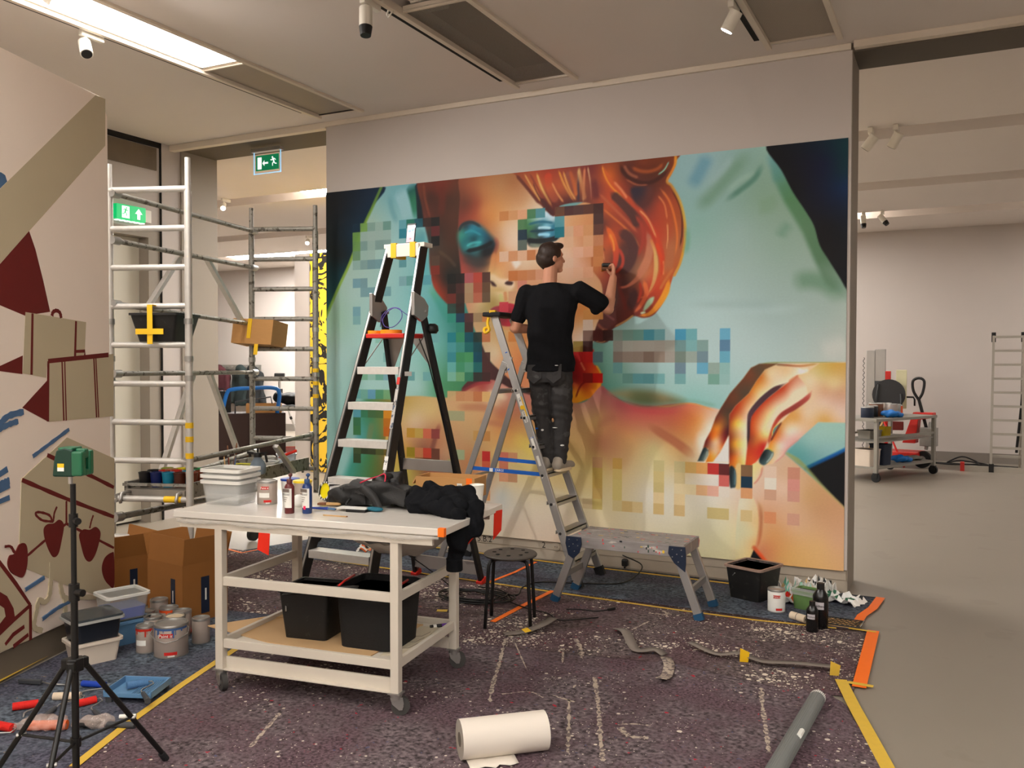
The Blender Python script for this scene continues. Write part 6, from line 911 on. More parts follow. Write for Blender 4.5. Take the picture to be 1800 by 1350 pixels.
for s, an in ((0, AN_L), (1, AN_R)):
    q = Vector((an.x, an.y, 0)); sh = thing_part = bpy.data.objects.new('shoe', None)
    shm = soft('shoe', [('c', q+Vector((0, -.045, .05)), q+Vector((0, .04, .05)), .047, .047), ('c', q+Vector((0, .0, .042)), q+Vector((.02, .17, .032)), .045, .036), ('c', q+Vector((0, -.03, .08)), q+Vector((0, .02, .09)), .045, .040)], m_shoe, pe, voxel=.007, smooth=2, fn=lambda co, no: np.column_stack([co[:, 0], co[:, 1], np.maximum(co[:, 2], .018)]))
    bpy.data.objects.remove(thing_part)
    mb = MB(); mb.prism([(.05*math.cos(t_)*(1 if abs(math.sin(t_)) < .9 else .8)+q.x+.004, (.135*math.sin(t_))+.055+q.y) for t_ in [2*math.pi*k/20 for k in range(20)]], .0, .024); part(mb, 'sole', m_sole, shm, bevel=.004)
    mb = MB(); mb.lathe([(.046, .085), (.05, .12), (.046, .14)], 18, Matrix.Translation((q.x, q.y+.005, 0))); part(mb, 'sock', m_black, pe, smooth=True)
    mb = MB(); mb.path([(q.x+.05*math.cos(t_), q.y+.005+.05*math.sin(t_), .088+.006*math.sin(t_)) for t_ in [2*math.pi*k/16 for k in range(16)]], .004, 6, True); part(mb, 'collar_piping', m_lbl, shm, smooth=True)
# paint pad in the raised hand, touching the wall
pp = thing('paint_pad', 'small sanding block held in the raised right hand', 'tool', (-2.56, 6.82, 2.475)); mb = MB(); mb.cbox((0, 0, 0), (.10, .05, .055), .25); part(mb, 'block', m_dwood, pp, bevel=.006); mb = MB(); mb.cbox((-.052, .02, 0), (.02, .06, .06), .25); part(mb, 'orange_face', mat('orange_felt', (214, 130, 40), .8), pp, bevel=.003); mb = MB(); mb.cbox((.0, -.03, .015), (.07, .03, .03), .25); part(mb, 'grip', m_black, pp, bevel=.008)
# ---------------------------------------------------------------- white trolley table
TC = Vector((-2.915, 3.79, 0)); TZ = .93; trz = math.radians(7.2)
tr = thing('trolley_table', 'white steel trolley table on casters in the foreground', 'trolley', (TC.x, TC.y, .0165), trz); m_ens = mat('trolley_white', (204, 195, 181), .5, var=.04, scale=10, rgb2=(190, 176, 158), thr=(.72, 30.)); m_top = mat('plastic_covered_top', (212, 207, 199), .22, var=.03, scale=5, bump=.15, bscale=14, spec=.6)
z_ = lambda z: z-.0165
mb = MB(); mb.box(-.765, .765, -.40, .385, z_(.895), z_(TZ)); top = part(mb, 'table_top', m_top, tr, bevel=.004)
mb = MB(); mb.box(-.735, .70, -.385, -.365, z_(.845), z_(.895)); part(mb, 'front_apron', m_ens, tr); mb = MB(); mb.box(-.735, .70, .345, .365, z_(.845), z_(.895)); part(mb, 'back_apron', m_ens, tr)
for sx in (-1, 1):
    mb = MB(); mb.box(sx*.5-.02, sx*.5+.02, -.365, .345, z_(.85), z_(.895)); part(mb, 'side_apron', m_ens, tr)
    for y in (-.36, .335):
        mb = MB(); mb.box(sx*.5-.022, sx*.5+.022, y-.022, y+.022, z_(.125), z_(.895)); lg = part(mb, 'leg', m_ens, tr, bevel=.003)
        mb = MB(); mb.box(sx*.5-.032, sx*.5+.032, y-.03, y+.03, z_(.119), z_(.126)); part(mb, 'caster_plate', m_steel, lg)
        a = .5 if sx > 0 else -.6; c, s = math.cos(a), math.sin(a); cx, cy = sx*.5+.02*c, y+.02*s
        mb = MB(); mb.tube((sx*.5, y, z_(.095)), (sx*.5, y, z_(.12)), .028, 14)
        for q in (-1, 1): mb.prism([(-.03, .03), (.03, .03), (.035, .0), (.028, -.03), (.012, -.03), (-.02, .0)], -.002, .002, plane_T((sx*.5-s*.02*q, y+c*.02*q, z_(.075)), (c, s, 0), (0, 0, 1)))
        part(mb, 'caster_fork', m_steel, lg, auto=40); mb = MB(); mb.tube((cx-s*.014, cy+c*.014, z_(.0615)), (cx+s*.014, cy-c*.014, z_(.0615)), .045, 22); part(mb, 'caster_wheel', mat('grey_rubber', (62, 60, 58), .7, var=.1), lg, auto=40); mb = MB(); mb.tube((cx-s*.016, cy+c*.016, z_(.0615)), (cx+s*.016, cy-c*.016, z_(.0615)), .014, 12); part(mb, 'wheel_hub', m_steel, lg)
for nm, q in (('middle_rail', (-.478, .478, -.372, -.348, .555, .60)), ('shelf_rail', (-.478, .478, -.372, -.348, .235, .28)), ('shelf_rail', (-.478, .478, .323, .347, .235, .28)), ('bottom_rail', (-.478, .478, -.350, -.335, .125, .185)), ('bottom_rail', (-.478, .478, .315, .33, .125, .185)), ('bottom_flange', (-.478, .478, -.382, -.335, .122, .128)), ('shelf', (-.478, .478, -.348, .323, .240, .250))):
    mb = MB(); mb.box(*q[:4], z_(q[4]), z_(q[5])); part(mb, nm, m_ens, tr, bevel=.002)
for sx in (-1, 1):
    for a, b in ((.555, .60), (.235, .28)): mb = MB(); mb.box(sx*.5-.012, sx*.5+.012, -.338, .313, z_(a), z_(b)); part(mb, 'side_rail', m_ens, tr, bevel=.002)
# clear film hanging under the top, tape flags
m_film = mat('hanging_film', (206, 198, 186), .35, var=.05, alpha=.55, bump=.3, bscale=12)
V = []; n = 22; k_ = 8
for j in range(k_+1):
    for i in range(n+1): x = .08+.60*i/n; y = -.30+.58*j/k_; V.append((x, y, z_(.893-.19*math.sin(math.pi*i/n)**.8*math.sin(math.pi*(j+1.5)/(k_+3))+.008*math.sin(i*1.9+j))))
mb = MB(); mb.add(V, [(j*(n+1)+i, j*(n+1)+i+1, (j+1)*(n+1)+i+1, (j+1)*(n+1)+i) for j in range(k_) for i in range(n)]); o = part(mb, 'sagging_film', m_film, tr, smooth=True); sd_ = o.modifiers.new('t', 'SOLIDIFY'); sd_.thickness = .001
mb = MB(); mb.add([(-.74+1.48*i/14, -.403, z_(.893)-(.02+.008*math.sin(i*1.7))*(1 if j else 0)) for j in (0, 1) for i in range(15)], [(i, i+1, 16+i, 15+i) for i in range(14)]); o = part(mb, 'film_edge', mat('film_edge', (226, 222, 214), .2, alpha=.35, spec=.8), tr, smooth=True); sd_ = o.modifiers.new('t', 'SOLIDIFY'); sd_.thickness = .001
mb = MB(); mb.box(.735, .7665, -.4015, -.375, z_(.893), z_(.932)); part(mb, 'corner_tape', m_otape, tr); mb = MB(); mb.box(.735, .769, -.06, -.01, z_(.895), z_(.933)); part(mb, 'edge_tape', m_otape, tr)
mb = MB(); mb.prism([(-.035, .0), (.03, .0), (.022, -.11), (-.045, -.085)], -.0015, .0015, plane_T((-.215, -.386, z_(.845)), (1, 0, 0), (0, 0, 1))); part(mb, 'red_tape_flag', m_rtape, tr)
mb = MB(); mb.prism([(-.03, .02), (.045, .02), (.035, -.09), (-.04, -.13)], -.0015, .0015, plane_T((.768, .30, z_(.885)), (.25, 1, 0), (0, 0, 1))); part(mb, 'red_tape_flag', m_rtape, tr)
mb = MB(); mb.prism([(.0, .0), (.12, .10), (.115, .02), (.0, -.11)], -.0015, .0015, plane_T((.60, .2, z_(.80)), (1, 0, 0), (0, 0, 1))); part(mb, 'orange_tape_flag', m_rtape, tr)
ZT = TZ+.0005
def ot(x, y): p = on(x, y, TZ); return Vector((p.x, p.y, ZT))
# --- things on the table
m_clear = mat('clear_plastic', (226, 228, 226), .25, var=.04, scale=4, alpha=.22, spec=.6); m_lid = mat('milky_lid', (236, 234, 228), .35, var=.03, alpha=.8)
p = ot(406, 884)
for k, (z, lab) in enumerate(((0, 'clear plastic tub at the bottom of the stack on the trolley'), (.030, 'clear plastic tub in the middle of the stack on the trolley'), (.060, 'clear plastic tub on top of the stack on the trolley'))):
    t = thing('plastic_tub', lab, 'tub', p+Vector((0, 0, z+.0005*k)), trz, 'clear tubs stacked on the trolley'); mb = MB(); mb.rbox(.215-.006*k, .165-.006*k, 0, .125, .02, None, .245, .195, hollow=.003); part(mb, 'body', m_clear, t, auto=40); mb = MB(); mb.rbox(.262, .212, .115, .132, .026, hollow=.016, floor=0.); part(mb, 'rim', m_lid, t, auto=40)
m_cang = mat('can_grey', (176, 162, 152), .4, .2, var=.05); m_canr = mat('can_red', (206, 40, 34), .5, var=.04); m_txt = mat('print_grey', (110, 98, 92), .6)
def can(lab, loc, r, h, body=None, logo=None, lid=None, handle=False, drips=None, group=None, rz=0., inner=None, white=True):
    t = thing('paint_can', lab, 'paint can', loc, rz, group); mb = MB(); mb.lathe([(r*.97, 0), (r, .004), (r, h-.012), (r*.985, h-.010)], 28); bd = part(mb, 'body', body or m_cang, t, auto=40)
    mb = MB(); mb.lathe([(r*1.02, 0), (r*1.02, .006)], 28, Matrix.Translation((0, 0, 0))); part(mb, 'bottom_rim', m_steel, t, auto=40)
    mb = MB(); mb.lathe([(r*1.025, h-.014), (r*1.03, h-.006), (r*1.0, h), (r*.9, h), (r*.88, h-.008)], 28); part(mb, 'top_rim', m_steel, t, auto=40)
    if lid is not None: mb = MB(); mb.lathe([(r*.88, h-.010), (r*.88, h-.006), (.0, h-.006)], 28); part(mb, 'lid', lid, t, auto=40)
    elif inner is not None: mb = MB(); mb.lathe([(r*.95, h-.03), (r*.95, h-.028)], 24); part(mb, 'paint', inner, t)
    def arc(name, a0, a1, z0, z1, m, e=.0012):
        V = []; n = 10
        for zz in (z0, z1):
            for i in range(n+1): a = a0+(a1-a0)*i/n; V.append(((r+e)*math.cos(a), (r+e)*math.sin(a), zz))
        mb = MB(); mb.add(V, [(i, i+1, n+2+i, n+1+i) for i in range(n)]); return part(mb, name, m, bd, smooth=True)
    if white: arc('label_panel', -2.25, -1.15, h*.30, h*.50, m_lbl)
    if logo: arc('logo_plate', -2.0, -1.2, h*.64, h*.77, m_canr, .0020); arc('logo_bar', -1.7, -.95, h*.10, h*.2, m_canr, .0016); arc('barcode', -1.5, -1.1, h*.05, h*.10, m_lbl, .0018); text_part('Paint it' if logo is True else logo, r*.30, m_lbl, bd, plane_T(((r+.0045)*math.cos(-1.6), (r+.0045)*math.sin(-1.6), h*.705), (-math.sin(-1.6), math.cos(-1.6), 0), (0, 0, 1)))
    if drips:
        for i in range(8): a = -2.7+.29*i+.1*math.sin(i*5); arc('drip', a, a+.05+.05*(i % 3), h*(.90-.09*((i*7) % 4)), h-.012, drips, .0018)
        arc('drip_band', -3.0, -.2, h-.026, h-.012, drips, .0017)
    if handle: mb = MB(); mb.path([(-(r+.004), 0, h*.84), (-(r+.012), -r*.5, h*.70), (-r*.6, -(r*.95), h*.56), (0, -(r+.02), h*.52), (r*.6, -(r*.95), h*.56), (r+.012, -r*.5, h*.70), (r+.004, 0, h*.84)], .003, 6); part(mb, 'wire_handle', m_steel, t, smooth=True); 
    return t
can('grey paint can with a red logo beside the clear tubs on the trolley', ot(470, 885), .053, .128, logo='Paint it', lid=m_steel, rz=.5)
for x, y, cc, lb in ((510, 878, (30, 70, 160), 'white paint tub with a blue rim on the trolley'), (532, 882, (236, 206, 40), 'white paint tub with a yellow rim behind the bottles')):
    t = thing('paint_tub', lb, 'paint tub', ot(x, y), .3); mb = MB(); mb.lathe([(.042, 0), (.05, .115), (.047, .115), (.045, .10)], 24); part(mb, 'body', m_lbl if cc[0] < 100 else m_cang, t, auto=40); mb = MB(); mb.lathe([(.052, .108), (.053, .118), (.046, .12), (.0, .116)], 24); part(mb, 'lid', mat('lid_%d' % cc[0], cc, .4), t, auto=40)
def bottle(x, y, cc, lab, cap):
    t = thing('paint_bottle', lab, 'paint bottle', ot(x, y), .1); mm = mat('bottle_'+lab[:9], cc, .3, var=.08); mb = MB(); mb.lathe([(.0235, 0), (.025, .004), (.025, .135), (.018, .148), (.011, .152)], 22); b = part(mb, 'body', mm, t, auto=50)
    mb = MB(); mb.lathe([(.0135, .150), (.0145, .155), (.0145, .170), (.012, .174)], 14); part(mb, 'cap', cap, t, auto=40); mb = MB(); mb.tube((.003, 0, .174), (.006, 0, .186), .004, 8); mb.lathe([(.004, 0), (.011, .008), (.011, .014), (.004, .020)], 12, Matrix.Translation((.006, 0, .184))); part(mb, 'flip_tip', cap, t, smooth=True)
    V = []; n = 12
    for zz in (.030, .128):
        for i in range(n+1): a = -2.75+2.2*i/n; V.append((.0258*math.cos(a), .0258*math.sin(a), zz))
    mb = MB(); mb.add(V, [(i, i+1, n+2+i, n+1+i) for i in range(n)]); lp = part(mb, 'label', m_lbl, b, smooth=True)
    F_ = lambda z: plane_T((.0272*math.cos(-1.65), .0272*math.sin(-1.65), z), (-math.sin(-1.65), math.cos(-1.65), 0), (0, 0, 1))
    mb = MB(); mb.box(-.02, .02, -.008, .008, 0, .0005, F_(.118)); part(mb, 'label_band', m_txt, lp); text_part('Proceed', .0125, m_mk, lp, F_(.098), depth=.0002)
    for q in range(3): mb = MB(); mb.box(-.012, .009-.004*q, -.0012, .0012, 0, .0005, F_(.082-.010*q)); part(mb, 'label_line', m_txt, lp)
    return t
bottle(509, 902, (96, 34, 34), 'dark red paint bottle with a white label on the trolley', mat('cap_red', (90, 44, 44), .4)); bb_ = bottle(540, 902, (32, 56, 110), 'dark blue paint bottle with a white label on the trolley', mat('cap_blue', (50, 76, 120), .4)); mb = MB(); mb.box(-.004, .008, -.0275, -.0262, .022, .04); part(mb, 'pink_drip', mat('pink_paint', (236, 40, 90), .4), bb_)
t = thing('white_cup', 'small white upturned cup behind the dark red bottle', 'cup', ot(525, 890)); mb = MB(); mb.lathe([(.034, 0), (.032, .03), (.024, .055), (.012, .062)], 20); part(mb, 'shell', m_lbl, t, smooth=True)
# tipped jar with yellow paint and striped side
yj = thing('paint_jar', 'striped jar tipped over showing yellow paint beside the backpack', 'paint jar', ot(570, 880)+Vector((0, 0, .055)), 0); R_ = Matrix.Rotation(-.25, 4, 'Z') @ Matrix.Rotation(math.radians(78), 4, 'X'); m_strp = bpy.data.materials.new('striped_print'); m_strp.use_nodes = True
N = m_strp.node_tree.nodes; wv = N.new('ShaderNodeTexWave'); wv.inputs['Scale'].default_value = 16; tc_ = N.new('ShaderNodeTexCoord'); rp = N.new('ShaderNodeValToRGB'); rp.color_ramp.interpolation = 'CONSTANT'; rp.color_ramp.elements[0].color = (.02, .02, .02, 1); rp.color_ramp.elements[1].position = .5; rp.color_ramp.elements[1].color = (.75, .74, .7, 1); L = m_strp.node_tree.links; L.new(tc_.outputs['Object'], wv.inputs[0]); L.new(wv.outputs[1], rp.inputs[0]); L.new(rp.outputs[0], N['Principled BSDF'].inputs['Base Color'])
mb = MB(); mb.lathe([(.046, -.09), (.05, -.02), (.052, 0), (.044, 0), (.043, -.01)], 24, R_); part(mb, 'jar', m_strp, yj, auto=40); mb = MB(); mb.lathe([(.0435, -.012), (.0435, -.008)], 24, R_); part(mb, 'yellow_paint', mat('yellow_paint', (236, 216, 20), .35, var=.06, scale=30), yj)
o = soft('work_glove', [('e', (0, 0, .018), (.05, .03, .018)), ('c', (.03, .0, .016), (.085, .012, .012), .014, .009), ('c', (.03, .02, .016), (.08, .04, .014), .012, .009), ('c', (-.03, 0, .014), (-.08, -.02, .014), .02, .016)], mat('brown_glove', (132, 98, 74), .9, var=.2), None, voxel=.005, smooth=2, wob=.004, wfreq=60); put(o, ot(598, 876), .3); tag(o, 'crumpled brown glove beside the tipped yellow jar', 'glove')
t = thing('flat_brush', 'flat brush with a wooden handle lying on the trolley', 'paintbrush', ot(583, 890), .2); mb = MB(); mb.beam((-.03, 0, .012), (.05, .01, .014), .03, .016); part(mb, 'handle', m_wood, t, bevel=.005); mb = MB(); mb.beam((-.075, -.005, .012), (-.03, 0, .012), .04, .012); part(mb, 'bristles', m_dwood, t, bevel=.003)
for x, y, rz, lb in ((568, 897, .12, 'blue-handled brush lying nearest the table edge'), (602, 884, .35, 'blue-handled brush lying by the glove')):
    t = thing('blue_brush', lb, 'paintbrush', ot(x, y), rz); mb = MB(); mb.tube((-.09, 0, .008), (.03, 0, .010), .005, 8, .008); part(mb, 'handle', mat('blue_handle', (34, 62, 150), .4), t, smooth=True); mb = MB(); mb.beam((.03, 0, .010), (.075, 0, .010), .016, .010); part(mb, 'bristles', m_bluep, t, bevel=.002)
t = thing('notebook', 'black notebook with a white sheet of paper on it', 'notebook', ot(630, 899), trz+.05); mb = MB(); mb.box(-.055, .055, -.035, .035, 0, .014); part(mb, 'cover', m_black, t, bevel=.002); mb = MB(); mb.box(-.12, .05, -.03, .05, .0145, .0155); part(mb, 'paper_sheet', m_lbl, t)
t = thing('wooden_stick', 'thin yellow wooden stick near the front edge of the trolley', 'stick', ot(590, 908), trz); mb = MB(); mb.beam((-.07, 0, .003), (.06, 0, .003), .008, .005); part(mb, 'stick', m_wood, t); mb = MB(); mb.beam((.06, 0, .003), (.066, 0, .003), .008, .005); part(mb, 'tip', m_dwood, t)
# black backpack and black sweater
m_bag = mat('black_nylon', (30, 29, 29), .6, var=.2, scale=30, bump=.2, bscale=220); m_swt = mat('black_fleece', (20, 21, 24), .95, var=.2, scale=40, bump=.25, bscale=240, spec=.1)
o0 = ot(672, 890); bp_ = thing('backpack', 'black backpack with a red zip lying on the trolley', 'backpack', o0, trz)
soft('bag_body', [('b', (-.06, .02, .07), (.26, .20, .11), (.10, -.06, .12)), ('b', (.08, .04, .065), (.22, .22, .10), (-.12, .12, -.1)), ('e', (-.20, -.01, .055), (.10, .10, .052)), ('b', (-.24, -.03, .035), (.12, .12, .06), (.1, .1, .4)), ('b', (.02, .05, .12), (.14, .10, .07), (.3, -.2, .1)), ('b', (-.12, -.06, .05), (.16, .06, .07), (.2, 0, -.15))], m_bag, bp_, voxel=.007, smooth=3, wob=.013, wfreq=38, seed=5)
mb = MB(); mb.path([tuple(q) for q in crom([(-.10, -.06, .128), (-.05, -.05, .150), (-.01, -.03, .162), (.02, -.02, .176), (.035, -.03, .165), (.05, -.07, .128)], 5)], .004, 6); part(mb, 'red_zip', mat('crimson_zip', (190, 30, 60), .5), bp_, smooth=True)
soft('bag_opening', [('e', (.0, -.01, .135), (.055, .04, .035)), ('e', (.02, .02, .155), (.035, .03, .025))], m_black, bp_, voxel=.006, smooth=3)
part(ribbon([tuple(q) for q in crom([(-.07, -.10, .115), (-.03, -.125, .10), (.02, -.14, .07), (.05, -.15, .03), (.06, -.155, .008)], 5)], .045, .004, (0, -1, .5)), 'shoulder_strap', m_bag, bp_, smooth=True)
soft('blue_lining', [('e', (.04, -.16, .012), (.05, .03, .012))], mat('teal_lining', (24, 96, 116), .7), bp_, voxel=.005, smooth=2, wob=.004, wfreq=60)
mb = MB(); mb.path([tuple(q) for q in crom([(-.14, -.09, .05), (-.15, -.12, .02), (-.12, -.13, .008), (-.05, -.15, .006), (.02, -.17, .006)], 5)], .006, 6); part(mb, 'strap_cord', m_black, bp_, smooth=True)
o1 = ot(776, 900); sw = thing('sweater', 'black sweater heaped on the trolley with one sleeve hanging down', 'sweater', o1, trz)
def fleece(co, no):
    x, y, z = co.T; f = np.sin(x*40+z*34+np.sin(y*23+x*11)*2.2)*.009+np.sin(y*58+x*26+np.sin(z*40)*1.5)*.006+np.sin((x-y)*95+z*60)*.0025; return co+no*f[:, None]
soft('knit', [('e', (-.10, .0, .05), (.09, .12, .048)), ('e', (.0, .03, .065), (.12, .12, .06)), ('e', (.09, .0, .05), (.09, .13, .05)), ('c', (-.12, .10, .085), (.10, .10, .075), .05, .045), ('c', (-.13, .02, .08), (-.03, -.07, .05), .045, .045), ('c', (-.02, -.02, .09), (.13, -.07, .05), .04, .04), ('c', (-.12, -.08, .03), (.08, -.11, .03), .032, .034), ('c', (.1, .06, .07), (.19, .0, .035), .05, .04), ('c', (.19, .0, .035), (.215, -.035, -.03), .042, .042), ('c', (.08, -.09, .045), (.145, -.14, .0), .05, .052), ('c', (.145, -.14, .0), (.152, -.15, -.13), .056, .050), ('c', (.152, -.15, -.13), (.137, -.146, -.21), .048, .040), ('c', (.19, -.02, .03), (.215, -.07, -.04), .055, .05), ('c', (.215, -.07, -.04), (.19, -.115, -.085), .05, .036)], m_swt, sw, voxel=.0065, smooth=3, fn=fleece)
mb = MB(); mb.lathe([(.038, -.26), (.041, -.255), (.040, -.205), (.043, -.20)], 18, Matrix.Translation((.135, -.146, 0))); part(mb, 'cuff', m_swt, sw, smooth=True)
cb = carton('cardboard_box', 'open cardboard box with an orange tape strip behind the sweater', ot(793, 871), trz+.02, .36, .19, .115, [(-1, 0, .05, 150)]); mb = MB(); mb.box(.13, .165, -.0965, -.095, .0, .116); part(mb, 'orange_tape', m_otape, cb); mb = MB(); mb.box(.075, .105, -.0962, -.0952, .045, .085); part(mb, 'white_label', m_lbl, cb)
for q in range(3): mb = MB(); mb.box(.08, .10, -.0968, -.0962, .052+.011*q, .055+.011*q); part(mb, 'label_line', m_txt, cb)
t = thing('paper_cup', 'white speckled paper cup at the right end of the trolley', 'cup', ot(838, 885)); mb = MB(); mb.lathe([(.03, 0), (.04, .098), (.042, .10), (.040, .104), (.037, .10), (.029, .006)], 24); part(mb, 'cup_wall', mat('speckled_paper', (236, 232, 222), .6, var=.02, rgb2=(84, 76, 70), thr=(.70, 150.)), t, auto=40)
t = thing('plastic_cup', 'clear plastic cup beside the speckled paper cup', 'cup', ot(820, 884)); mb = MB(); mb.lathe([(.03, 0), (.042, .08), (.045, .083), (.042, .085), (.029, .005)], 22); part(mb, 'cup_wall', m_clear, t, auto=40)
# --- things on the lower shelf
ZS = .2505
def os_(x, y): p = on(x, y, .25); return Vector((p.x, p.y, ZS))
TM = Matrix.Translation((TC.x, TC.y, 0)) @ Matrix.Rotation(trz, 4, 'Z')
def tl(x, y, z): return TM @ Vector((x, y, z))
cs = thing('cardboard_sheet', 'large cardboard sheet lying on the lower trolley shelf', 'cardboard', tl(-.18, 0, ZS), trz); m_cs = mat('pale_cardboard', (196, 160, 116), .85, var=.06, scale=8); mb = MB(); mb.prism([(-.58, -.14), (-.30, .22), (.0, .30), (.52, .28), (.50, -.30), (-.10, -.27)], 0, .006); part(mb, 'sheet', m_cs, cs); mb = MB(); mb.prism([(-.40, .06), (-.26, .24), (-.1, .29), (-.2, .15)], .0065, .011); part(mb, 'loose_layer', m_cs, cs)
tb = tub('black_tub', 'black plastic tub with a wire handle on the lower shelf', 'tub', tl(-.13, -.06, ZS+.0065), trz+.05, .24, .22, .255, m_blk, w2=.29, d2=.27, rim=.008)
mb = MB(); mb.tube((-.15, -.05, .24), (-.09, -.145, .15), .0035, 6); part(mb, 'wire_handle', m_steel, tb)
tg = tub('tote_bag', 'black tote bag with red trim on the lower shelf', 'bag', tl(.25, -.06, ZS+.0065), trz, .31, .30, .30, mat('black_canvas', (20, 19, 19), .8, var=.2, scale=20, bump=.2, bscale=120), w2=.35, d2=.33, r=.05, rim=.004, rimh=.03)
for sx in (-1, 1): mb = MB(); mb.path([(sx*.15, -.15, .308), (sx*.155, -.08, .318), (sx*.155, .02, .325)], .006, 6); part(mb, 'red_trim', m_redp, tg, smooth=True)
part(ribbon([tuple(q) for q in crom([(-.15, -.15, .30), (-.20, -.20, .295), (-.28, -.235, .28), (-.36, -.25, .27), (-.40, -.24, .262), (-.36, -.26, .275), (-.25, -.26, .30), (-.12, -.22, .315), (-.02, -.18, .32)], 5)], .045, .004), 'carry_strap', m_bag, tg, smooth=True)
t = thing('drawing_sheets', 'sketched paper sheets at the right end of the lower shelf', 'paper', tl(.43, .02, ZS), trz+.1); mb = MB(); mb.prism([(-.10, -.26), (.04, -.22), (.03, .24), (-.10, .24)], 0, .004); part(mb, 'sheet', mat('sketch_paper', (196, 184, 160), .8, var=.05, rgb2=(120, 110, 96), thr=(.66, 24.)), t)
for k in range(3): mb = MB(); mb.path([(-.06, -.15+.1*k, .0045), (.0, -.13+.1*k, .0045), (.02, -.05+.1*k, .0045)], .0012, 5); part(mb, 'pencil_line', m_txt, t)
t = thing('marker_pen', 'dark marker pen with a purple cap on the lower shelf', 'marker pen', os_(770, 1103), .85); mb = MB(); mb.tube((-.045, 0, .009), (.02, 0, .009), .009, 12); part(mb, 'barrel', m_black, t, auto=40); mb = MB(); mb.tube((.02, 0, .009), (.05, 0, .009), .0095, 12); part(mb, 'cap', mat('purple_cap', (92, 44, 140), .4), t, auto=40); mb = MB(); mb.tube((-.028, 0, .009), (-.01, 0, .009), .0094, 12); part(mb, 'label_band', m_lbl, t)
mb = MB(); mb.box(-.03, .03, -.02, .02, 0, .0015); solo(mb, 'tape_scrap', m_ytape, 'mustard tape scrap at the back corner of the lower shelf', 'tape', os_(777, 1083)+Vector((-.0, 0, .0305)), .4)
# ---------------------------------------------------------------- floor things on the left
m_cbig = mat('brown_carton', (150, 98, 46), .85, var=.06, scale=10, bump=.04, bscale=140)
ZF = .0105
def ofl(x, y, z=ZF): p = on(x, y, z); return Vector((p.x, p.y, z))
C0 = Vector((-4.377, 4.099, .0065)); ang = math.atan2(4.173-4.099, -4.821+4.377)
ctr = C0+Vector((math.cos(ang), math.sin(ang), 0))*.225+Vector((math.sin(ang), -math.cos(ang), 0))*.16*1.0
def big_carton(lab, c, rz, w, d, h, fl_):
    o = carton('cardboard_box', lab, c, rz, w, d, h, fl_, m=m_cbig)
    mb = MB(); mb.box(w*.5+.0005, w*.5+.002, -d*.1, d*.08, .05, h*.75); s_ = part(mb, 'printed_strip', m_navy, o); mb = MB(); mb.box(w*.5+.002, w*.5+.003, -.006, .006, h*.35, h*.55); part(mb, 'strip_text', m_lbl, s_)
    mb = MB(); mb.box(w*.18, w*.30, -d*.5-.002, -d*.5-.0005, .05, h*.75); s_ = part(mb, 'printed_strip', m_navy, o); mb = MB(); mb.box(w*.23, w*.25, -d*.5-.003, -d*.5-.002, h*.35, h*.55); part(mb, 'strip_text', m_lbl, s_); return o
rzb = ang+math.pi
big_carton('tall open cardboard box beside the paint cans', C0+Vector((-.205, .19, 0)), math.radians(-9.5), .395, .34, .385, [(0, -1, .17, -8), (1, 0, .17, 6), (0, 1, .17, 14), (-1, 0, .17, 20)])
big_carton('cardboard box half hidden by the left painted panel', Vector((-5.25, 4.30, .005)), math.radians(-14), .42, .30, .36, [(0, -1, .15, -6), (1, 0, .15, 8), (0, 1, .15, 10)])
# stacked tubs
m_tw = mat('white_tub', (220, 206, 190), .5, var=.06, scale=12); m_tb = mat('blue_tub', (96, 138, 176), .4, var=.15, scale=9); m_bp = mat('ultramarine', (24, 64, 170), .5, var=.1)
t = tub('plastic_tub', 'white plastic tub under the black-lidded tub by the panel', 'tub', Vector((-4.36, 3.385, .0105)), -.33, .17, .21, .125, m_tw, w2=.20, d2=.25, rim=.012)
t2 = tub('plastic_tub', 'dark tub with a smoky lid stacked on the white tub', 'tub', Vector((-4.36, 3.385, .142)), -.30, .19, .22, .125, mat('dark_tub', (28, 32, 40), .35, var=.2, scale=10), w2=.215, d2=.25, rim=.004)
mb = MB(); mb.rbox(.236, .27, .118, .135, .03, hollow=.0); lid = part(mb, 'lid', mat('smoky_lid', (70, 76, 80), .2, alpha=.85), t2, auto=40); mb = MB(); mb.rbox(.246, .282, .108, .122, .03, hollow=.014, floor=0.); part(mb, 'lid_rim', mat('clear_rim', (190, 190, 186), .3, alpha=.8), t2, auto=40)
tub('plastic_tub', 'light blue plastic tub behind the white tub', 'tub', Vector((-4.50, 3.70, .0105)), -.3, .19, .22, .14, m_tb, w2=.22, d2=.25, rim=.01)
t3 = tub('plastic_tub', 'clear tub smeared with bright blue paint on the light blue tub', 'tub', Vector((-4.50, 3.70, .157)), -.3, .18, .21, .15, m_clear, w2=.215, d2=.245, rim=.01, mrim=m_lid); mb = MB(); mb.rbox(.176, .206, .008, .07, .02, None, .19, .22); part(mb, 'blue_paint', m_bp, t3, auto=40)
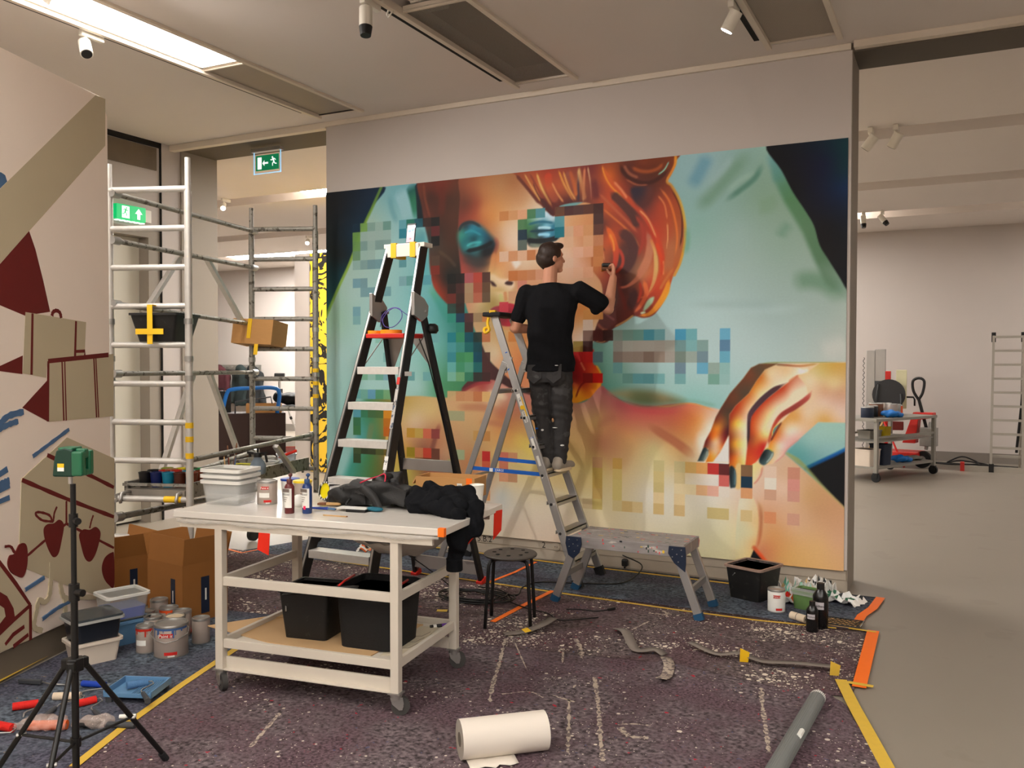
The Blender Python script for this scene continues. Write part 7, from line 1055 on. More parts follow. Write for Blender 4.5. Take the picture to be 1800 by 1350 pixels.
# paint cans
gp = 'paint cans beside the cardboard boxes'; m_rdrip = mat('red_drip', (196, 44, 28), .4); m_odrip = mat('orange_paint', (226, 84, 34), .4); m_bdrip = mat('blue_drip', (70, 100, 150), .4); m_cream = mat('cream_paint', (206, 188, 160), .5, var=.08, scale=20)
can('large grey paint can with a wire handle and blue drips in front', Vector((-4.045, 3.66, ZF)), .094, .185, logo=True, inner=m_cream, drips=m_bdrip, handle=True, group=gp, rz=.55, white=False)
can('grey paint can with red drips left of the large can', Vector((-4.215, 3.63, ZF)), .056, .155, inner=m_rdrip, drips=m_rdrip, group=gp, rz=.4)
can('grey can with a bare rim behind the red-dripped can', Vector((-4.34, 3.79, ZF)), .055, .15, lid=m_steel, group=gp, rz=.3)
can('can filled with orange paint in the second row', Vector((-4.40, 3.965, ZF)), .056, .155, inner=m_odrip, drips=m_odrip, group=gp, rz=.2, white=False)
can('silver-lidded can at the back left of the cans', Vector((-4.56, 4.03, ZF)), .054, .17, lid=m_steel, group=gp, rz=.1)
can('can with a plain grey side between the orange can and the box', Vector((-4.28, 3.96, ZF)), .055, .15, inner=m_cream, group=gp, rz=.5, white=False)
can('open can with a paint-ringed lid behind the large can', Vector((-4.20, 3.83, ZF)), .06, .16, lid=m_cream, group=gp, rz=.5, white=False)
can('narrow grey can right of the large can', Vector((-4.06, 3.90, ZF)), .052, .15, lid=m_steel, group=gp, rz=.6, white=False)
can('grey can half hidden behind the light blue tub', Vector((-4.50, 3.88, ZF)), .05, .14, lid=m_steel, group=gp)
t = thing('screwdriver', 'screwdriver with a red and black handle by the cans', 'screwdriver', ofl(335, 1112), -.1); mb = MB(); mb.tube((-.03, 0, .016), (.05, .0, .016), .015, 10); part(mb, 'handle', m_redp, t, auto=40); mb = MB(); mb.tube((.05, 0, .016), (.085, 0, .016), .015, 10); part(mb, 'end_cap', m_black, t, auto=40); mb = MB(); mb.tube((-.11, 0, .012), (-.03, 0, .016), .004, 8); part(mb, 'shaft', m_steel, t)
# rollers, tray, tools
def roller(lab, loc, rz, sleeve, rl=.10, rr=.018, grip=None, hl=.12, group='paint rollers on the blue felt'):
    t = thing('paint_roller', lab, 'paint roller', loc, rz, group); mb = MB(); mb.tube((-rl/2, 0, rr), (rl/2, 0, rr), rr, 14); part(mb, 'sleeve', sleeve, t, auto=40)
    mb = MB(); mb.path([(rl/2, 0, rr), (rl/2+.02, 0, rr), (rl/2+.022, -.03, rr*.8), (.01, -.07, rr*.6), (0, -.09, rr*.6), (0, -.14, rr*.6)], .0035, 6); part(mb, 'wire_frame', m_steel, t, smooth=True)
    if grip: mb = MB(); mb.tube((0, -.14, .014), (0, -.14-hl, .014), .011, 10, .014); part(mb, 'grip', grip, t, auto=40)
    return t
m_rsl = mat('red_sleeve', (216, 34, 26), .8, var=.1, scale=40, bump=.3, bscale=120); m_osl = mat('orange_sleeve', (236, 104, 34), .8, var=.15, scale=40, bump=.3, bscale=120); m_wsl = mat('white_sleeve', (222, 204, 180), .9, var=.06, scale=40, bump=.3, bscale=120); m_bsl = mat('blue_sleeve', (78, 118, 160), .9, var=.15, scale=40, bump=.3, bscale=120); m_grip = mat('dark_grey_grip', (64, 66, 70), .55, var=.1)
tray = thing('paint_tray', 'light blue paint tray with a ribbed ramp', 'paint tray', Vector((-3.685, 3.12, ZF)), .38)
mb = MB(); mb.box(-.12, .12, -.10, .10, .028, .032); tb_ = part(mb, 'tray_floor', m_tb, tray)
for q in ((-.125, -.118, -.105, .105, .028, .062), (.118, .125, -.105, .105, .028, .062), (-.125, .125, .098, .105, .028, .062), (-.125, .125, -.105, -.098, .028, .05)): mb = MB(); mb.box(*q); part(mb, 'tray_wall', m_tb, tray, bevel=.002)
for k in range(9): mb = MB(); mb.box(.0+.013*k, .006+.013*k, -.095, .095, .032, .040+.0012*k); part(mb, 'ramp_rib', m_tb, tray)
for x, y in ((-.1, -.09), (.1, -.09), (-.1, .09), (.1, .09)): mb = MB(); mb.beam((x, y, 0), (x, y, .03), .03, .02, (0, 1, 0)); part(mb, 'foot', m_grip, tray)
roller('blue roller resting in the paint tray with a grey grip', Vector((-3.70, 3.13, ZF+.036)), 1.05, m_bsl, .10, .019, m_grip)
roller('short red roller on the felt beside the tripod', ofl(45, 1246), .9, m_rsl, .11, .019); roller('cream roller in the middle of the loose rollers', ofl(118, 1230), .55, m_wsl, .13, .019, m_grip); roller('bright blue roller behind the tripod pole', ofl(165, 1208), .3, m_bp, .13, .016); roller('red and white roller behind the tripod leg', ofl(150, 1240), 1.2, m_rsl, .10, .018, m_grip)
roller('red roller cut off by the left picture edge', ofl(0, 1283), .1, m_rsl, .16, .02)
t = thing('paint_roller', 'orange roller wrapped in a clear plastic bag', 'paint roller', ofl(75, 1285), .35, 'paint rollers on the blue felt'); mb = MB(); mb.tube((-.07, 0, .022), (.10, .03, .022), .022, 12); part(mb, 'sleeve', m_osl, t, auto=40); o = soft('plastic_wrap', [('c', (-.12, -.02, .024), (.06, .02, .03), .02, .036), ('e', (-.03, .03, .025), (.09, .04, .024))], mat('crinkled_film', (226, 206, 196), .12, alpha=.35, bump=.6, bscale=60, spec=.8), t, voxel=.007, smooth=2, wob=.012, wfreq=60)
for lab, x, y, rz, mm in (('black scraper with a grey blade and wire on the blue felt', 62, 1204, .25, m_grip),):
    t = thing('scraper', lab, 'tool', ofl(x, y), rz); mb = MB(); mb.beam((-.10, 0, .014), (.04, .0, .018), .022, .024); part(mb, 'grip', mm, t, bevel=.006); mb = MB(); mb.path([(.04, 0, .018), (.10, .0, .012), (.18, .02, .008)], .004, 6); part(mb, 'wire', m_steel, t, smooth=True)
t = thing('wrapped_brush', 'brush wrapped in clear film with a grey handle by the yellow tape', 'paintbrush', ofl(175, 1280), .25); o = soft('film_wrap', [('c', (-.11, -.02, .02), (.02, .01, .03), .016, .034), ('e', (.03, .015, .028), (.035, .03, .026))], MATS['crinkled_film'], t, voxel=.007, smooth=2, wob=.01, wfreq=70, seed=3); mb = MB(); mb.beam((-.10, -.02, .02), (.0, .0, .022), .05, .02); part(mb, 'bristles', m_black, t, bevel=.008); mb = MB(); mb.tube((.03, .0, .022), (.17, .02, .02), .013, 10, .016); part(mb, 'handle', m_grip, t, auto=40); mb = MB(); mb.tube((.06, .06, .035), (.13, .085, .035), .010, 10); part(mb, 'white_tube', m_lbl, t, auto=40)
# ---------------------------------------------------------------- laser level on its tripod
LT = Vector((-3.02, 2.266, .0165)); lt = thing('laser_tripod', 'black tripod carrying the green laser level', 'tripod', LT); m_tri = mat('tripod_black', (18, 17, 17), .4, var=.2)
mb = MB(); mb.tube((0, 0, .06), (0, 0, .80), .0135, 14); mb.tube((0, 0, .80), (0, 0, 1.215), .0105, 14); part(mb, 'centre_pole', m_tri, lt, auto=40); mb = MB(); mb.tube((0, 0, .765), (0, 0, .83), .02, 14); part(mb, 'pole_clamp', m_tri, lt, auto=40); mb = MB(); mb.tube((.015, 0, .80), (.05, 0, .80), .014, 12); part(mb, 'clamp_knob', m_tri, lt, auto=40)
mb = MB(); mb.tube((0, 0, 1.05), (0, 0, 1.10), .017, 14); part(mb, 'pole_clamp', m_tri, lt, auto=40); mb = MB(); mb.tube((.012, 0, 1.075), (.04, -.01, 1.075), .013, 12); part(mb, 'clamp_knob', m_tri, lt, auto=40)
mb = MB(); mb.tube((0, 0, .495), (0, 0, .545), .034, 6); hub = part(mb, 'hub', m_tri, lt, bevel=.004)
mb = MB(); mb.tube((0, 0, .20), (0, 0, .235), .02, 12); part(mb, 'lower_hub', m_tri, lt)
for k, (dx, dy) in enumerate(((.045, .39), (-.36, -.13), (.22, -.33))):
    f = Vector((dx, dy, 0)); q = f.normalized(); L0 = q*.035+Vector((0, 0, .52)); mb = MB(); mb.tube(L0, f+Vector((0, 0, .012)), .0105, 10); lg = part(mb, 'leg', m_tri, lt, auto=40); mb = MB(); mb.tube(f+Vector((0, 0, .0))+q*.004, f*.95+Vector((0, 0, .035)), .014, 10); part(mb, 'foot', m_rub, lg); mid = L0+(f-L0)*.55; mb = MB(); mb.tube(Vector((0, 0, .218))+q*.015, mid, .006, 8); part(mb, 'strut', m_tri, lg, auto=40); mb = MB(); mb.tube(mid+Vector((-.012, -.012, 0)), mid+Vector((.012, .012, 0)), .008, 8); part(mb, 'pivot', m_steel, lg)
    mb = MB(); mb.cbox(q*.03+Vector((0, 0, .52)), (.04, .03, .04), math.atan2(q.y, q.x)); part(mb, 'leg_joint', m_tri, hub, bevel=.005)
ll = thing('laser_level', 'green laser level on top of the black tripod', 'laser level', LT+Vector((0, 0, 1.2155)), .36); m_lg = mat('laser_green', (12, 92, 62), .3, var=.05, spec=.6); m_lgd = mat('laser_dark_green', (14, 52, 40), .5, var=.1)
mb = MB(); mb.tube((-.01, 0, 0), (-.01, 0, .032), .0085, 12); part(mb, 'screw_mount', m_alu, ll, auto=40)
mb = MB(); mb.prism([(-.062, 0), (.022, 0), (.022, .104), (-.012, .112), (-.046, .10), (-.056, .06)], -.036, .036, plane_T((0, 0, .030), (1, 0, 0), (0, 0, 1))); part(mb, 'housing', m_lgd, ll, bevel=.007)
mb = MB(); mb.box(.018, .062, -.042, -.012, .034, .128); part(mb, 'front_cheek', m_lg, ll, bevel=.007); mb = MB(); mb.box(.018, .062, .012, .042, .034, .128); part(mb, 'front_cheek', m_lg, ll, bevel=.007); mb = MB(); mb.box(.018, .058, -.014, .014, .10, .136); part(mb, 'visor', m_lg, ll, bevel=.006); mb = MB(); mb.box(.018, .060, -.014, .014, .034, .058); part(mb, 'chin', m_lg, ll, bevel=.005)
mb = MB(); mb.box(.02, .045, -.013, .013, .056, .102); part(mb, 'lens_window', mat('lens_glass', (96, 92, 72), .1, spec=.8), ll); mb = MB(); mb.box(-.04, .02, -.034, .034, .130, .142); part(mb, 'top_plate', m_lg, ll, bevel=.005)
mb = MB(); mb.box(-.038, -.012, -.0385, -.0365, .052, .066); part(mb, 'maker_label', m_lbl, ll); mb = MB(); mb.box(-.038, -.012, -.0385, -.0365, .066, .081); part(mb, 'warning_label', m_ybright, ll)
# ---------------------------------------------------------------- floor things on the right
ZB = .0085
bk = tub('square_bucket', 'square black paint bucket with a smeared rim by the wall', 'bucket', Vector((-1.30, 6.47, ZB)), -.35, .235, .25, .235, m_blk, w2=.285, d2=.30, rim=.014, mrim=mat('smeared_rim', (150, 124, 112), .5, var=.3, scale=40)); mb = MB(); mb.tube((-.14, -.10, .12), (-.05, -.165, .19), .003, 6); part(mb, 'wire_handle', m_steel, bk)
mb = MB(); mb.rbox(.262, .275, .15, .232, .02, None, .272, .287, hollow=.006); part(mb, 'splashed_lining', mat('splashed_lining', (96, 84, 82), .6, var=.5, scale=30, rgb2=(40, 38, 38), thr=(.5, 30.)), bk, auto=40)
can('white paint can with red print standing beside the square bucket', Vector((-1.085, 6.17, ZB)), .058, .155, body=m_lbl, logo='Paint it', inner=m_cream, drips=None, rz=.25, white=False)
gt = tub('plastic_tub', 'clear tub stained with green paint behind the black bottles', 'tub', Vector((-.905, 6.34, ZB)), -.3, .15, .13, .125, mat('green_stained', (96, 128, 74), .5, var=.2, scale=20), w2=.17, d2=.15, rim=.004); mb = MB(); mb.rbox(.19, .17, .10, .148, .03, hollow=.008, floor=0.); part(mb, 'clear_collar', m_clear, gt, auto=40)
def blk_bottle(lab, loc, r, h):
    t = thing('black_bottle', lab, 'bottle', loc, .1); mb = MB(); mb.lathe([(r*.96, 0), (r, .006), (r, h*.68), (r*.95, h*.73), (r*.5, h*.86), (r*.42, h*.88)], 22); part(mb, 'body', mat('glossy_black', (14, 14, 15), .25, var=.1, spec=.5), t, auto=50); mb = MB(); mb.lathe([(r*.5, h*.87), (r*.5, h), (r*.46, h)], 16); part(mb, 'cap', m_black, t, auto=40)
    V = []; n = 10
    for zz in (h*.44, h*.60):
        for i in range(n+1): a = -2.4+1.3*i/n; V.append(((r+.001)*math.cos(a), (r+.001)*math.sin(a), zz))
    mb = MB(); mb.add(V, [(i, i+1, n+2+i, n+1+i) for i in range(n)]); lp = part(mb, 'label', mat('grey_label', (190, 184, 188), .5), t, smooth=True); text_part('Medium', r*.42, m_mk, lp, plane_T(((r+.003)*math.cos(-1.75), (r+.003)*math.sin(-1.75), h*.52), (-math.sin(-1.75), math.cos(-1.75), 0), (0, 0, 1)), depth=.0002); return t
blk_bottle('taller black bottle standing behind the shorter one', Vector((-.765, 5.905, .0095)), .048, .285); blk_bottle('shorter black bottle in front of the taller one', Vector((-.80, 5.80, .0095)), .037, .19)
t = thing('roller_sleeve', 'white roller sleeve lying left of the black bottles', 'roller sleeve', ofl(1404, 1092, .0095), -.55); mb = MB(); mb.tube((-.06, 0, .026), (.06, 0, .026), .026, 18); part(mb, 'sleeve', m_wsl, t, auto=40); mb = MB(); mb.tube((.0601, 0, .026), (.062, 0, .026), .01, 12); part(mb, 'core', m_dark, t); mb = MB(); mb.tube((-.008, 0, .026), (-.004, 0, .026), .0266, 18); part(mb, 'band', m_txt, t)
wg = thing('roller_grid', 'black wire roller grid lying on cardboard at the felt edge', 'roller grid', Vector((-.64, 6.06, .0095)), -.05); mb = MB(); mb.box(-.12, .11, -.085, .085, 0, .004); part(mb, 'backing_card', m_wood, wg)
for k in range(9):
    for s in (-1, 1): mb = MB(); x = -.14+.032*k; a, b = Vector((max(x, -.115), -.08, .010)), Vector((min(x+.09, .105), .08, .010)); mb.tube(a if s > 0 else Vector((a.x, .08, .010)), b if s > 0 else Vector((b.x, -.08, .010)), .0022, 5); part(mb, 'wire', m_black, wg)
mb = MB(); mb.path([(-.118, -.083, .010), (.108, -.083, .010), (.108, .083, .010), (-.118, .083, .010)], .004, 6, True); part(mb, 'rim_wire', m_black, wg); mb = MB(); mb.path([(.108, -.06, .010), (.12, -.03, .03), (.12, .03, .03), (.108, .06, .010)], .0035, 6); part(mb, 'hook', m_steel, wg, smooth=True)
# crumpled prints
def crumple(lab, loc, rz, w, d, h, seed, cols):
    g = np.random.default_rng(seed); n = 12; V = []
    for j in range(n+1):
        for i in range(n+1): x, y = w*(i/n-.5), d*(j/n-.5); V.append((x+g.normal()*.006, y+g.normal()*.006, .004+h*abs(math.sin(i*.9+seed)*math.cos(j*.8+seed*2))*(1-.5*abs(i/n-.5))+g.random()*.008))
    F = [(j*(n+1)+i, j*(n+1)+i+1, (j+1)*(n+1)+i+1, (j+1)*(n+1)+i) for j in range(n) for i in range(n)]; mb = MB(); mb.add(V, F); mb.mi = [0 if (f[0] % (n+1) in (0, n-1) or f[0]//(n+1) in (0, n-1)) else 1+int(abs(math.sin((f[0] % (n+1))*.55+seed)*2.1+math.cos((f[0]//(n+1))*.6)*1.6)) % (len(cols)) for f in F]
    o = solo(mb, 'crumpled_print', [m_lbl]+cols, lab, 'paper', loc, rz, 'crumpled prints beside the black bottles'); q = o.modifiers.new('t', 'SOLIDIFY'); q.thickness = .0008; return o
pc = [mat('print_%d' % i, c_, .5, var=.1) for i, c_ in enumerate(((226, 226, 224), (110, 190, 168), (214, 96, 40), (206, 36, 30), (40, 96, 70), (200, 170, 120), (30, 34, 36)))]
crumple('crumpled print with green and red patches against the wall', Vector((-1.02, 6.66, ZB)), .3, .26, .26, .12, 2, [pc[0], pc[1], pc[5], pc[0]]); crumple('crumpled print with red and orange patches in front', Vector((-1.02, 6.44, ZB)), -.3, .22, .18, .07, 5, [pc[3], pc[2], pc[0], pc[1]]); crumple('flat curled print with dark green corner at the right', Vector((-.74, 6.62, ZB)), -.4, .34, .20, .06, 8, [pc[0], pc[4], pc[0], pc[6], pc[2]]); crumple('crumpled white print leaning on the wall behind', Vector((-.88, 6.76, ZB)), .8, .18, .16, .13, 11, [pc[0], pc[6], pc[0]])
crumple('torn print with a brown patch behind the black ladder', Vector((-4.62, 6.50, ZB)), .5, .34, .28, .05, 13, [pc[0], pc[5], pc[2], pc[6]])
# paper roll, grey tube, cables
a, b = on(808, 1300, .098), on(958, 1283, .098); rr = .083; c = (a+b)/2; pr_ = thing('paper_roll', 'white paper roll lying on the felt in the foreground', 'paper roll', Vector((c.x, c.y, .0155)), math.atan2(b.y-a.y, b.x-a.x)); hl = (b-a).length/2
m_pap = mat('roll_paper', (220, 211, 199), .75, var=.02, scale=6); mb = MB(); T = Matrix.Translation((0, 0, rr)) @ Matrix.Rotation(math.pi/2, 4, 'Y'); mb.lathe([(rr, -hl), (rr, hl), (.03, hl), (.03, -hl), (rr, -hl)], 40, T); part(mb, 'wound_paper', m_pap, pr_, auto=40); mb = MB(); mb.lathe([(.0305, -hl-.001), (.0305, hl+.001), (.024, hl+.001), (.024, -hl-.001), (.0305, -hl-.001)], 24, T); part(mb, 'core', mat('grey_card_core', (130, 120, 108), .8), pr_, auto=40)
V = []; n = 10
for j in range(4):
    for i in range(n+1): V.append((-hl+.02+(hl*1.1)*i/n, -.02-.035*j-.01*math.sin(i*1.7), .004+.006*abs(math.sin(i*1.3+j))+(.0 if j else .004)))
mb = MB(); mb.add(V, [(j*(n+1)+i, j*(n+1)+i+1, (j+1)*(n+1)+i+1, (j+1)*(n+1)+i) for j in range(3) for i in range(n)]); o = part(mb, 'loose_end', m_pap, pr_, smooth=True); q = o.modifiers.new('t', 'SOLIDIFY'); q.thickness = .001
a, b = on(1352, 1375, .048), on(1437, 1228, .048); c = (a+b)/2; tu = thing('grey_tube', 'long ribbed grey tube lying at the lower right', 'tube', Vector((c.x, c.y, .012)), math.atan2(b.y-a.y, b.x-a.x)); hl = (b-a).length/2; mb = MB(); n = 28; prof = [(.037+.0012*(k % 2), -hl+2*hl*k/60) for k in range(61)]; T = Matrix.Translation((0, 0, .04)) @ Matrix.Rotation(math.pi/2, 4, 'Y'); V = []
mb.lathe([(.037, -hl), (.037, hl), (.033, hl), (.033, -hl), (.037, -hl)], 28, T); part(mb, 'tube_wall', mat('grey_plastic_tube', (120, 122, 120), .5, var=.06), tu, auto=40)
for k in range(28): an = 2*math.pi*k/28; mb = MB(); mb.beam((-hl, .0375*math.cos(an), .04+.0375*math.sin(an)), (hl, .0375*math.cos(an), .04+.0375*math.sin(an)), .003, .002, (0, math.cos(an), math.sin(an))); part(mb, 'rib', MATS['grey_plastic_tube'], tu)
mb = MB(); mb.tube((-hl*.15, -.028, .068), (-hl*.02, -.028, .068), .012, 8); part(mb, 'white_sticker', m_lbl, tu); mb = MB(); mb.lathe([(.0385, hl-.02), (.0385, hl+.004), (.034, hl+.004), (.034, hl-.02), (.0385, hl-.02)], 24, T); part(mb, 'end_ring', m_lbl, tu, auto=40)
pts = []; g = np.random.default_rng(4)
for k in range(110): an = k*.42; r_ = .16+.05*math.sin(k*.37)+.03*g.random(); pts.append((r_*1.25*math.cos(an)+.05*math.sin(k*.11), r_*.8*math.sin(an)+.03*math.cos(k*.17), .008+.0006*k*.4+.006*g.random()))
cc = thing('cable_coil', 'untidy coil of black cable on the floor by the stool', 'cable', Vector((-3.05, 5.50, .0095))); mb = MB(); mb.path(pts, .0055, 5); part(mb, 'coil', m_black, cc, smooth=True)
mb = MB(); mb.path([tuple(q) for q in crom([(.15, .1, .03), (.22, .22, .006), (.16, .42, .006), (.2, .62, .006), (.45, .72, .006), (.75, .85, .006), (.82, 1.05, .02), (.80, 1.30, .06), (.60, 1.405, .10)], 6)], .005, 6); part(mb, 'plug_lead', m_black, cc, smooth=True)
mb = MB(); mb.path([tuple(q) for q in crom([(-.1, -.05, .03), (-.2, -.3, .25), (-.29, -.75, .55), (-.36, -1.15, .80), (-.5, -1.3, .88)], 6)], .004, 6); part(mb, 'rising_lead', m_black, cc, smooth=True); mb = MB(); mb.path([tuple(q) for q in crom([(.2, .0, .03), (.4, -.05, .006), (.62, -.12, .006), (.75, -.22, .006), (.95, -.05, .006)], 6)], .004, 6); part(mb, 'trailing_lead', m_black, cc, smooth=True)
sk = thing('wall_socket', 'round wall socket in the plinth behind the stepladder', 'socket', (-3.06, 6.9365, .115)); mb = MB(); mb.lathe([(.035, 0), (.035, .006), (.028, .008)], 24, Matrix.Rotation(math.pi/2, 4, 'X')); part(mb, 'faceplate', m_plinth, sk, auto=40)
for x in (-.009, .009): mb = MB(); mb.lathe([(.004, .0085), (.004, .0095)], 10, Matrix.Translation((x, 0, 0)) @ Matrix.Rotation(math.pi/2, 4, 'X')); part(mb, 'pin_hole', m_dark, sk)
t = thing('plug', 'black plug at the foot of the mural wall behind the bench', 'plug', (-2.43, 6.905, .05)); mb = MB(); mb.cbox((0, 0, .0), (.05, .05, .06)); part(mb, 'plug_body', m_black, t, bevel=.012); mb = MB(); mb.tube((0, 0, -.03), (0, -.01, -.045), .008, 8); part(mb, 'cable_gland', m_black, t)
t = thing('cable_end', 'thin black cable with a small connector on the purple felt', 'cable', ofl(1068, 1074, .0095), .3); mb = MB(); mb.path([tuple(q) for q in crom([(-.28, -.02, .005), (-.18, -.01, .005), (-.08, -.03, .005), (0, 0, .008)], 5)], .004, 6); part(mb, 'lead', m_black, t, smooth=True); mb = MB(); mb.beam((0, 0, .010), (.05, .03, .014), .018, .016); part(mb, 'connector', m_black, t, bevel=.004)
o = soft('dust_rag', [('e', (0, 0, .05), (.06, .05, .05)), ('e', (.04, .0, .035), (.05, .05, .035))], mat('cream_rag', (196, 180, 158), .95, var=.1, scale=20), None, voxel=.008, smooth=2, wob=.012, wfreq=40); put(o, (-4.02, 6.80, ZB)); tag(o, 'crumpled cream rag at the wall behind the black ladder', 'rag')
# ---------------------------------------------------------------- ceiling spotlights
e_spot = emitter('lit_spot_lens', (1, .95, .88), 30.)
def spot(lab, x, y, aim, lit=False, snout=False, z=CZ-.004, s=1., watt=0.):
    t = thing('track_spotlight', lab, 'spotlight', (x, y, z), 0, 'track spotlights'); mb = MB(); mb.box(-.02*s, .02*s, -.09*s, .09*s, -.045*s, 0); part(mb, 'track_adapter', m_white, t, bevel=.003); mb = MB(); mb.tube((0, -.05*s, -.045*s), (0, -.05*s, -.085*s), .012*s, 10); part(mb, 'swivel', m_white, t)
    d = Vector(aim).normalized(); c = Vector((0, -.05*s, -.12*s)); mb = MB(); mb.tube(c-d*.06*s, c+d*.07*s, .042*s, 20); hd = part(mb, 'lamp_head', m_white, t, auto=40)
    if snout: mb = MB(); mb.tube(c+d*.07*s, c+d*.13*s, .043*s, 18, .034*s); part(mb, 'black_snout', m_black, hd, auto=40)
    mb = MB(); mb.tube(c+d*.0702*s, c+d*.073*s, .036*s, 18); part(mb, 'lens', e_spot if lit else m_dark, hd)
    if watt:
        l = bpy.data.lights.new('bulb', 'SPOT'); l.energy = watt; l.color = LAMP; l.spot_size = math.radians(105); l.spot_blend = 1.; l.shadow_soft_size = .035
        b = bpy.data.objects.new('bulb', l); COL.objects.link(b); b.parent = t; b.location = c+d*.09*s; b.rotation_euler = d.to_track_quat('-Z', 'Y').to_euler()
    return t
spot('white track spotlight above the left painted panel', -5.485, 4.30, (.5, -.25, -.75)); spot('white track spotlight with a black snout near the ceiling grille', -3.395, 4.72, (.1, -.15, -1), snout=True); spot('glowing track spotlight at the top of the picture', -1.325, 5.82, (-.5, .05, -.85), lit=True)
spot('tilted white spotlight next to the wall edge in the back hall', -.80, 9.52, (-.6, .2, -.7), s=1.15); spot('white spotlight right of the wall edge in the back hall', -.57, 9.52, (-.5, .3, -.8), s=1.15); spot('small far spotlight with a dark lens near the back wall', -1.33, 14.70, (.1, -.2, -1), snout=True); spot('small far spotlight tilted to the right near the back wall', -1.06, 14.70, (.6, -.2, -.8), snout=True)
spot('glowing spotlight beyond the left opening', -9.35, 9.50, (.5, -.6, -.6), lit=True, s=.9); spot('distant glowing spotlight beside the far scaffold post', -10.72, 12.98, (.4, -.7, -.5), lit=True, s=.9)
spot('track spotlight at the left aimed down at the mural', -4.89, 3.55, (2.3, 3.3, -2.6), lit=True, watt=190.)
# ---------------------------------------------------------------- exit signs
m_green = mat('exit_green', (0, 122, 78), .4, var=.02, emit=.55); m_pict = mat('pictogram_white', (240, 246, 244), .4, var=.0, emit=.9)
def runner(par, T, s, flip=1):
    """running figure as flat limbs"""
    def bar(a, b, w): mb = MB(); mb.beam((a[0]*s*flip, a[1]*s, .0012), (b[0]*s*flip, b[1]*s, .0012), w*s, .001, (0, 0, 1)); mb.v = [tuple(T @ Vector(v)) for v in mb.v]; part(mb, 'runner_limb', m_pict, par, world=False)
    mb = MB(); mb.lathe([(.11*s, .0008), (.11*s, .0018)], 14, T @ Matrix.Translation((-.12*s*flip, .62*s, 0))); part(mb, 'runner_head', m_pict, par)
    for a, b, w in (((-.05, .48), (.12, .05), .2), ((-.05, .42), (-.32, .25), .1), ((-.32, .25), (-.42, .38), .09), ((.0, .45), (.25, .42), .1), ((.25, .42), (.38, .25), .09), ((.12, .05), (-.12, -.15), .12), ((-.12, -.15), (-.1, -.45), .11), ((.12, .05), (.3, -.18), .12), ((.3, -.18), (.55, -.2), .11)): bar(a, b, w)
es = thing('exit_sign', 'green exit sign with an arrow and runner hanging in the left opening', 'exit sign', (-6.545, 7.25, 3.80)); T = Matrix.Rotation(math.pi/2, 4, 'X')
mb = MB(); mb.box(-.155, .155, -.003, .006, -.075, .085); part(mb, 'green_panel', m_green, es); mb = MB()
m_edge = mat('lit_acrylic_edge', (150, 206, 255), .3, emit=.8)
for q in ((-.185, -.177, -.11, .12), (.177, .185, -.11, .12), (-.185, .185, -.11, -.102)): mb = MB(); mb.box(q[0], q[1], -.004, .004, q[2], q[3]); part(mb, 'acrylic_edge', m_edge, es)
mb = MB(); mb.box(-.2, .2, -.03, .03, .12, .155); part(mb, 'mounting_rail', m_alu, es); mb = MB(); mb.box(-.13, -.075, -.0045, -.0035, -.06, .065); part(mb, 'door_pictogram', m_pict, es)
mb = MB(); mb.prism([(-.06, 0), (-.03, .03), (-.03, .009), (.02, .009), (.02, -.009), (-.03, -.009), (-.03, -.03)], .0038, .0048, T @ Matrix.Translation((-.005, 0, 0))); part(mb, 'arrow', m_pict, es); runner(es, T @ Matrix.Translation((.085, .0, .0035)), .085, 1)
e2 = thing('exit_sign', 'glowing green exit sign with an up arrow on the left wall', 'exit sign', (-7.605, 6.38, 3.215)); T = plane_T((.05, 0, 0), (0, 1, 0), (0, 0, 1)); m_g2 = mat('exit_green_bright', (0, 170, 96), .4, var=.02, emit=.9)
mb = MB(); mb.box(0, .05, -.19, .17, -.075, .075); part(mb, 'green_panel', m_g2, e2, bevel=.004); mb = MB(); mb.box(0, .04, .17, .25, -.07, .06); part(mb, 'housing', m_white, e2, bevel=.004); mb = MB(); mb.prism([(-.125, -.06), (-.035, -.06), (-.035, .06), (-.125, .06)], .0005, .0015, T); part(mb, 'door_pictogram', m_pict, e2)
mb = MB(); mb.prism([(.08, .055), (.035, .0), (.062, .0), (.062, -.055), (.098, -.055), (.098, .0), (.125, .0)], .0005, .0015, T); part(mb, 'arrow', m_pict, e2)
for k in range(6): mb = MB(); mb.box(.0, .05, -.18+.06*k, -.145+.06*k, -.092, -.082); part(mb, 'light_slot', m_pict, e2)
_mp = m_pict; m_pict = m_g2; runner(e2, T @ Matrix.Translation((-.08, -.005, .001)), .075, -1); m_pict = _mp
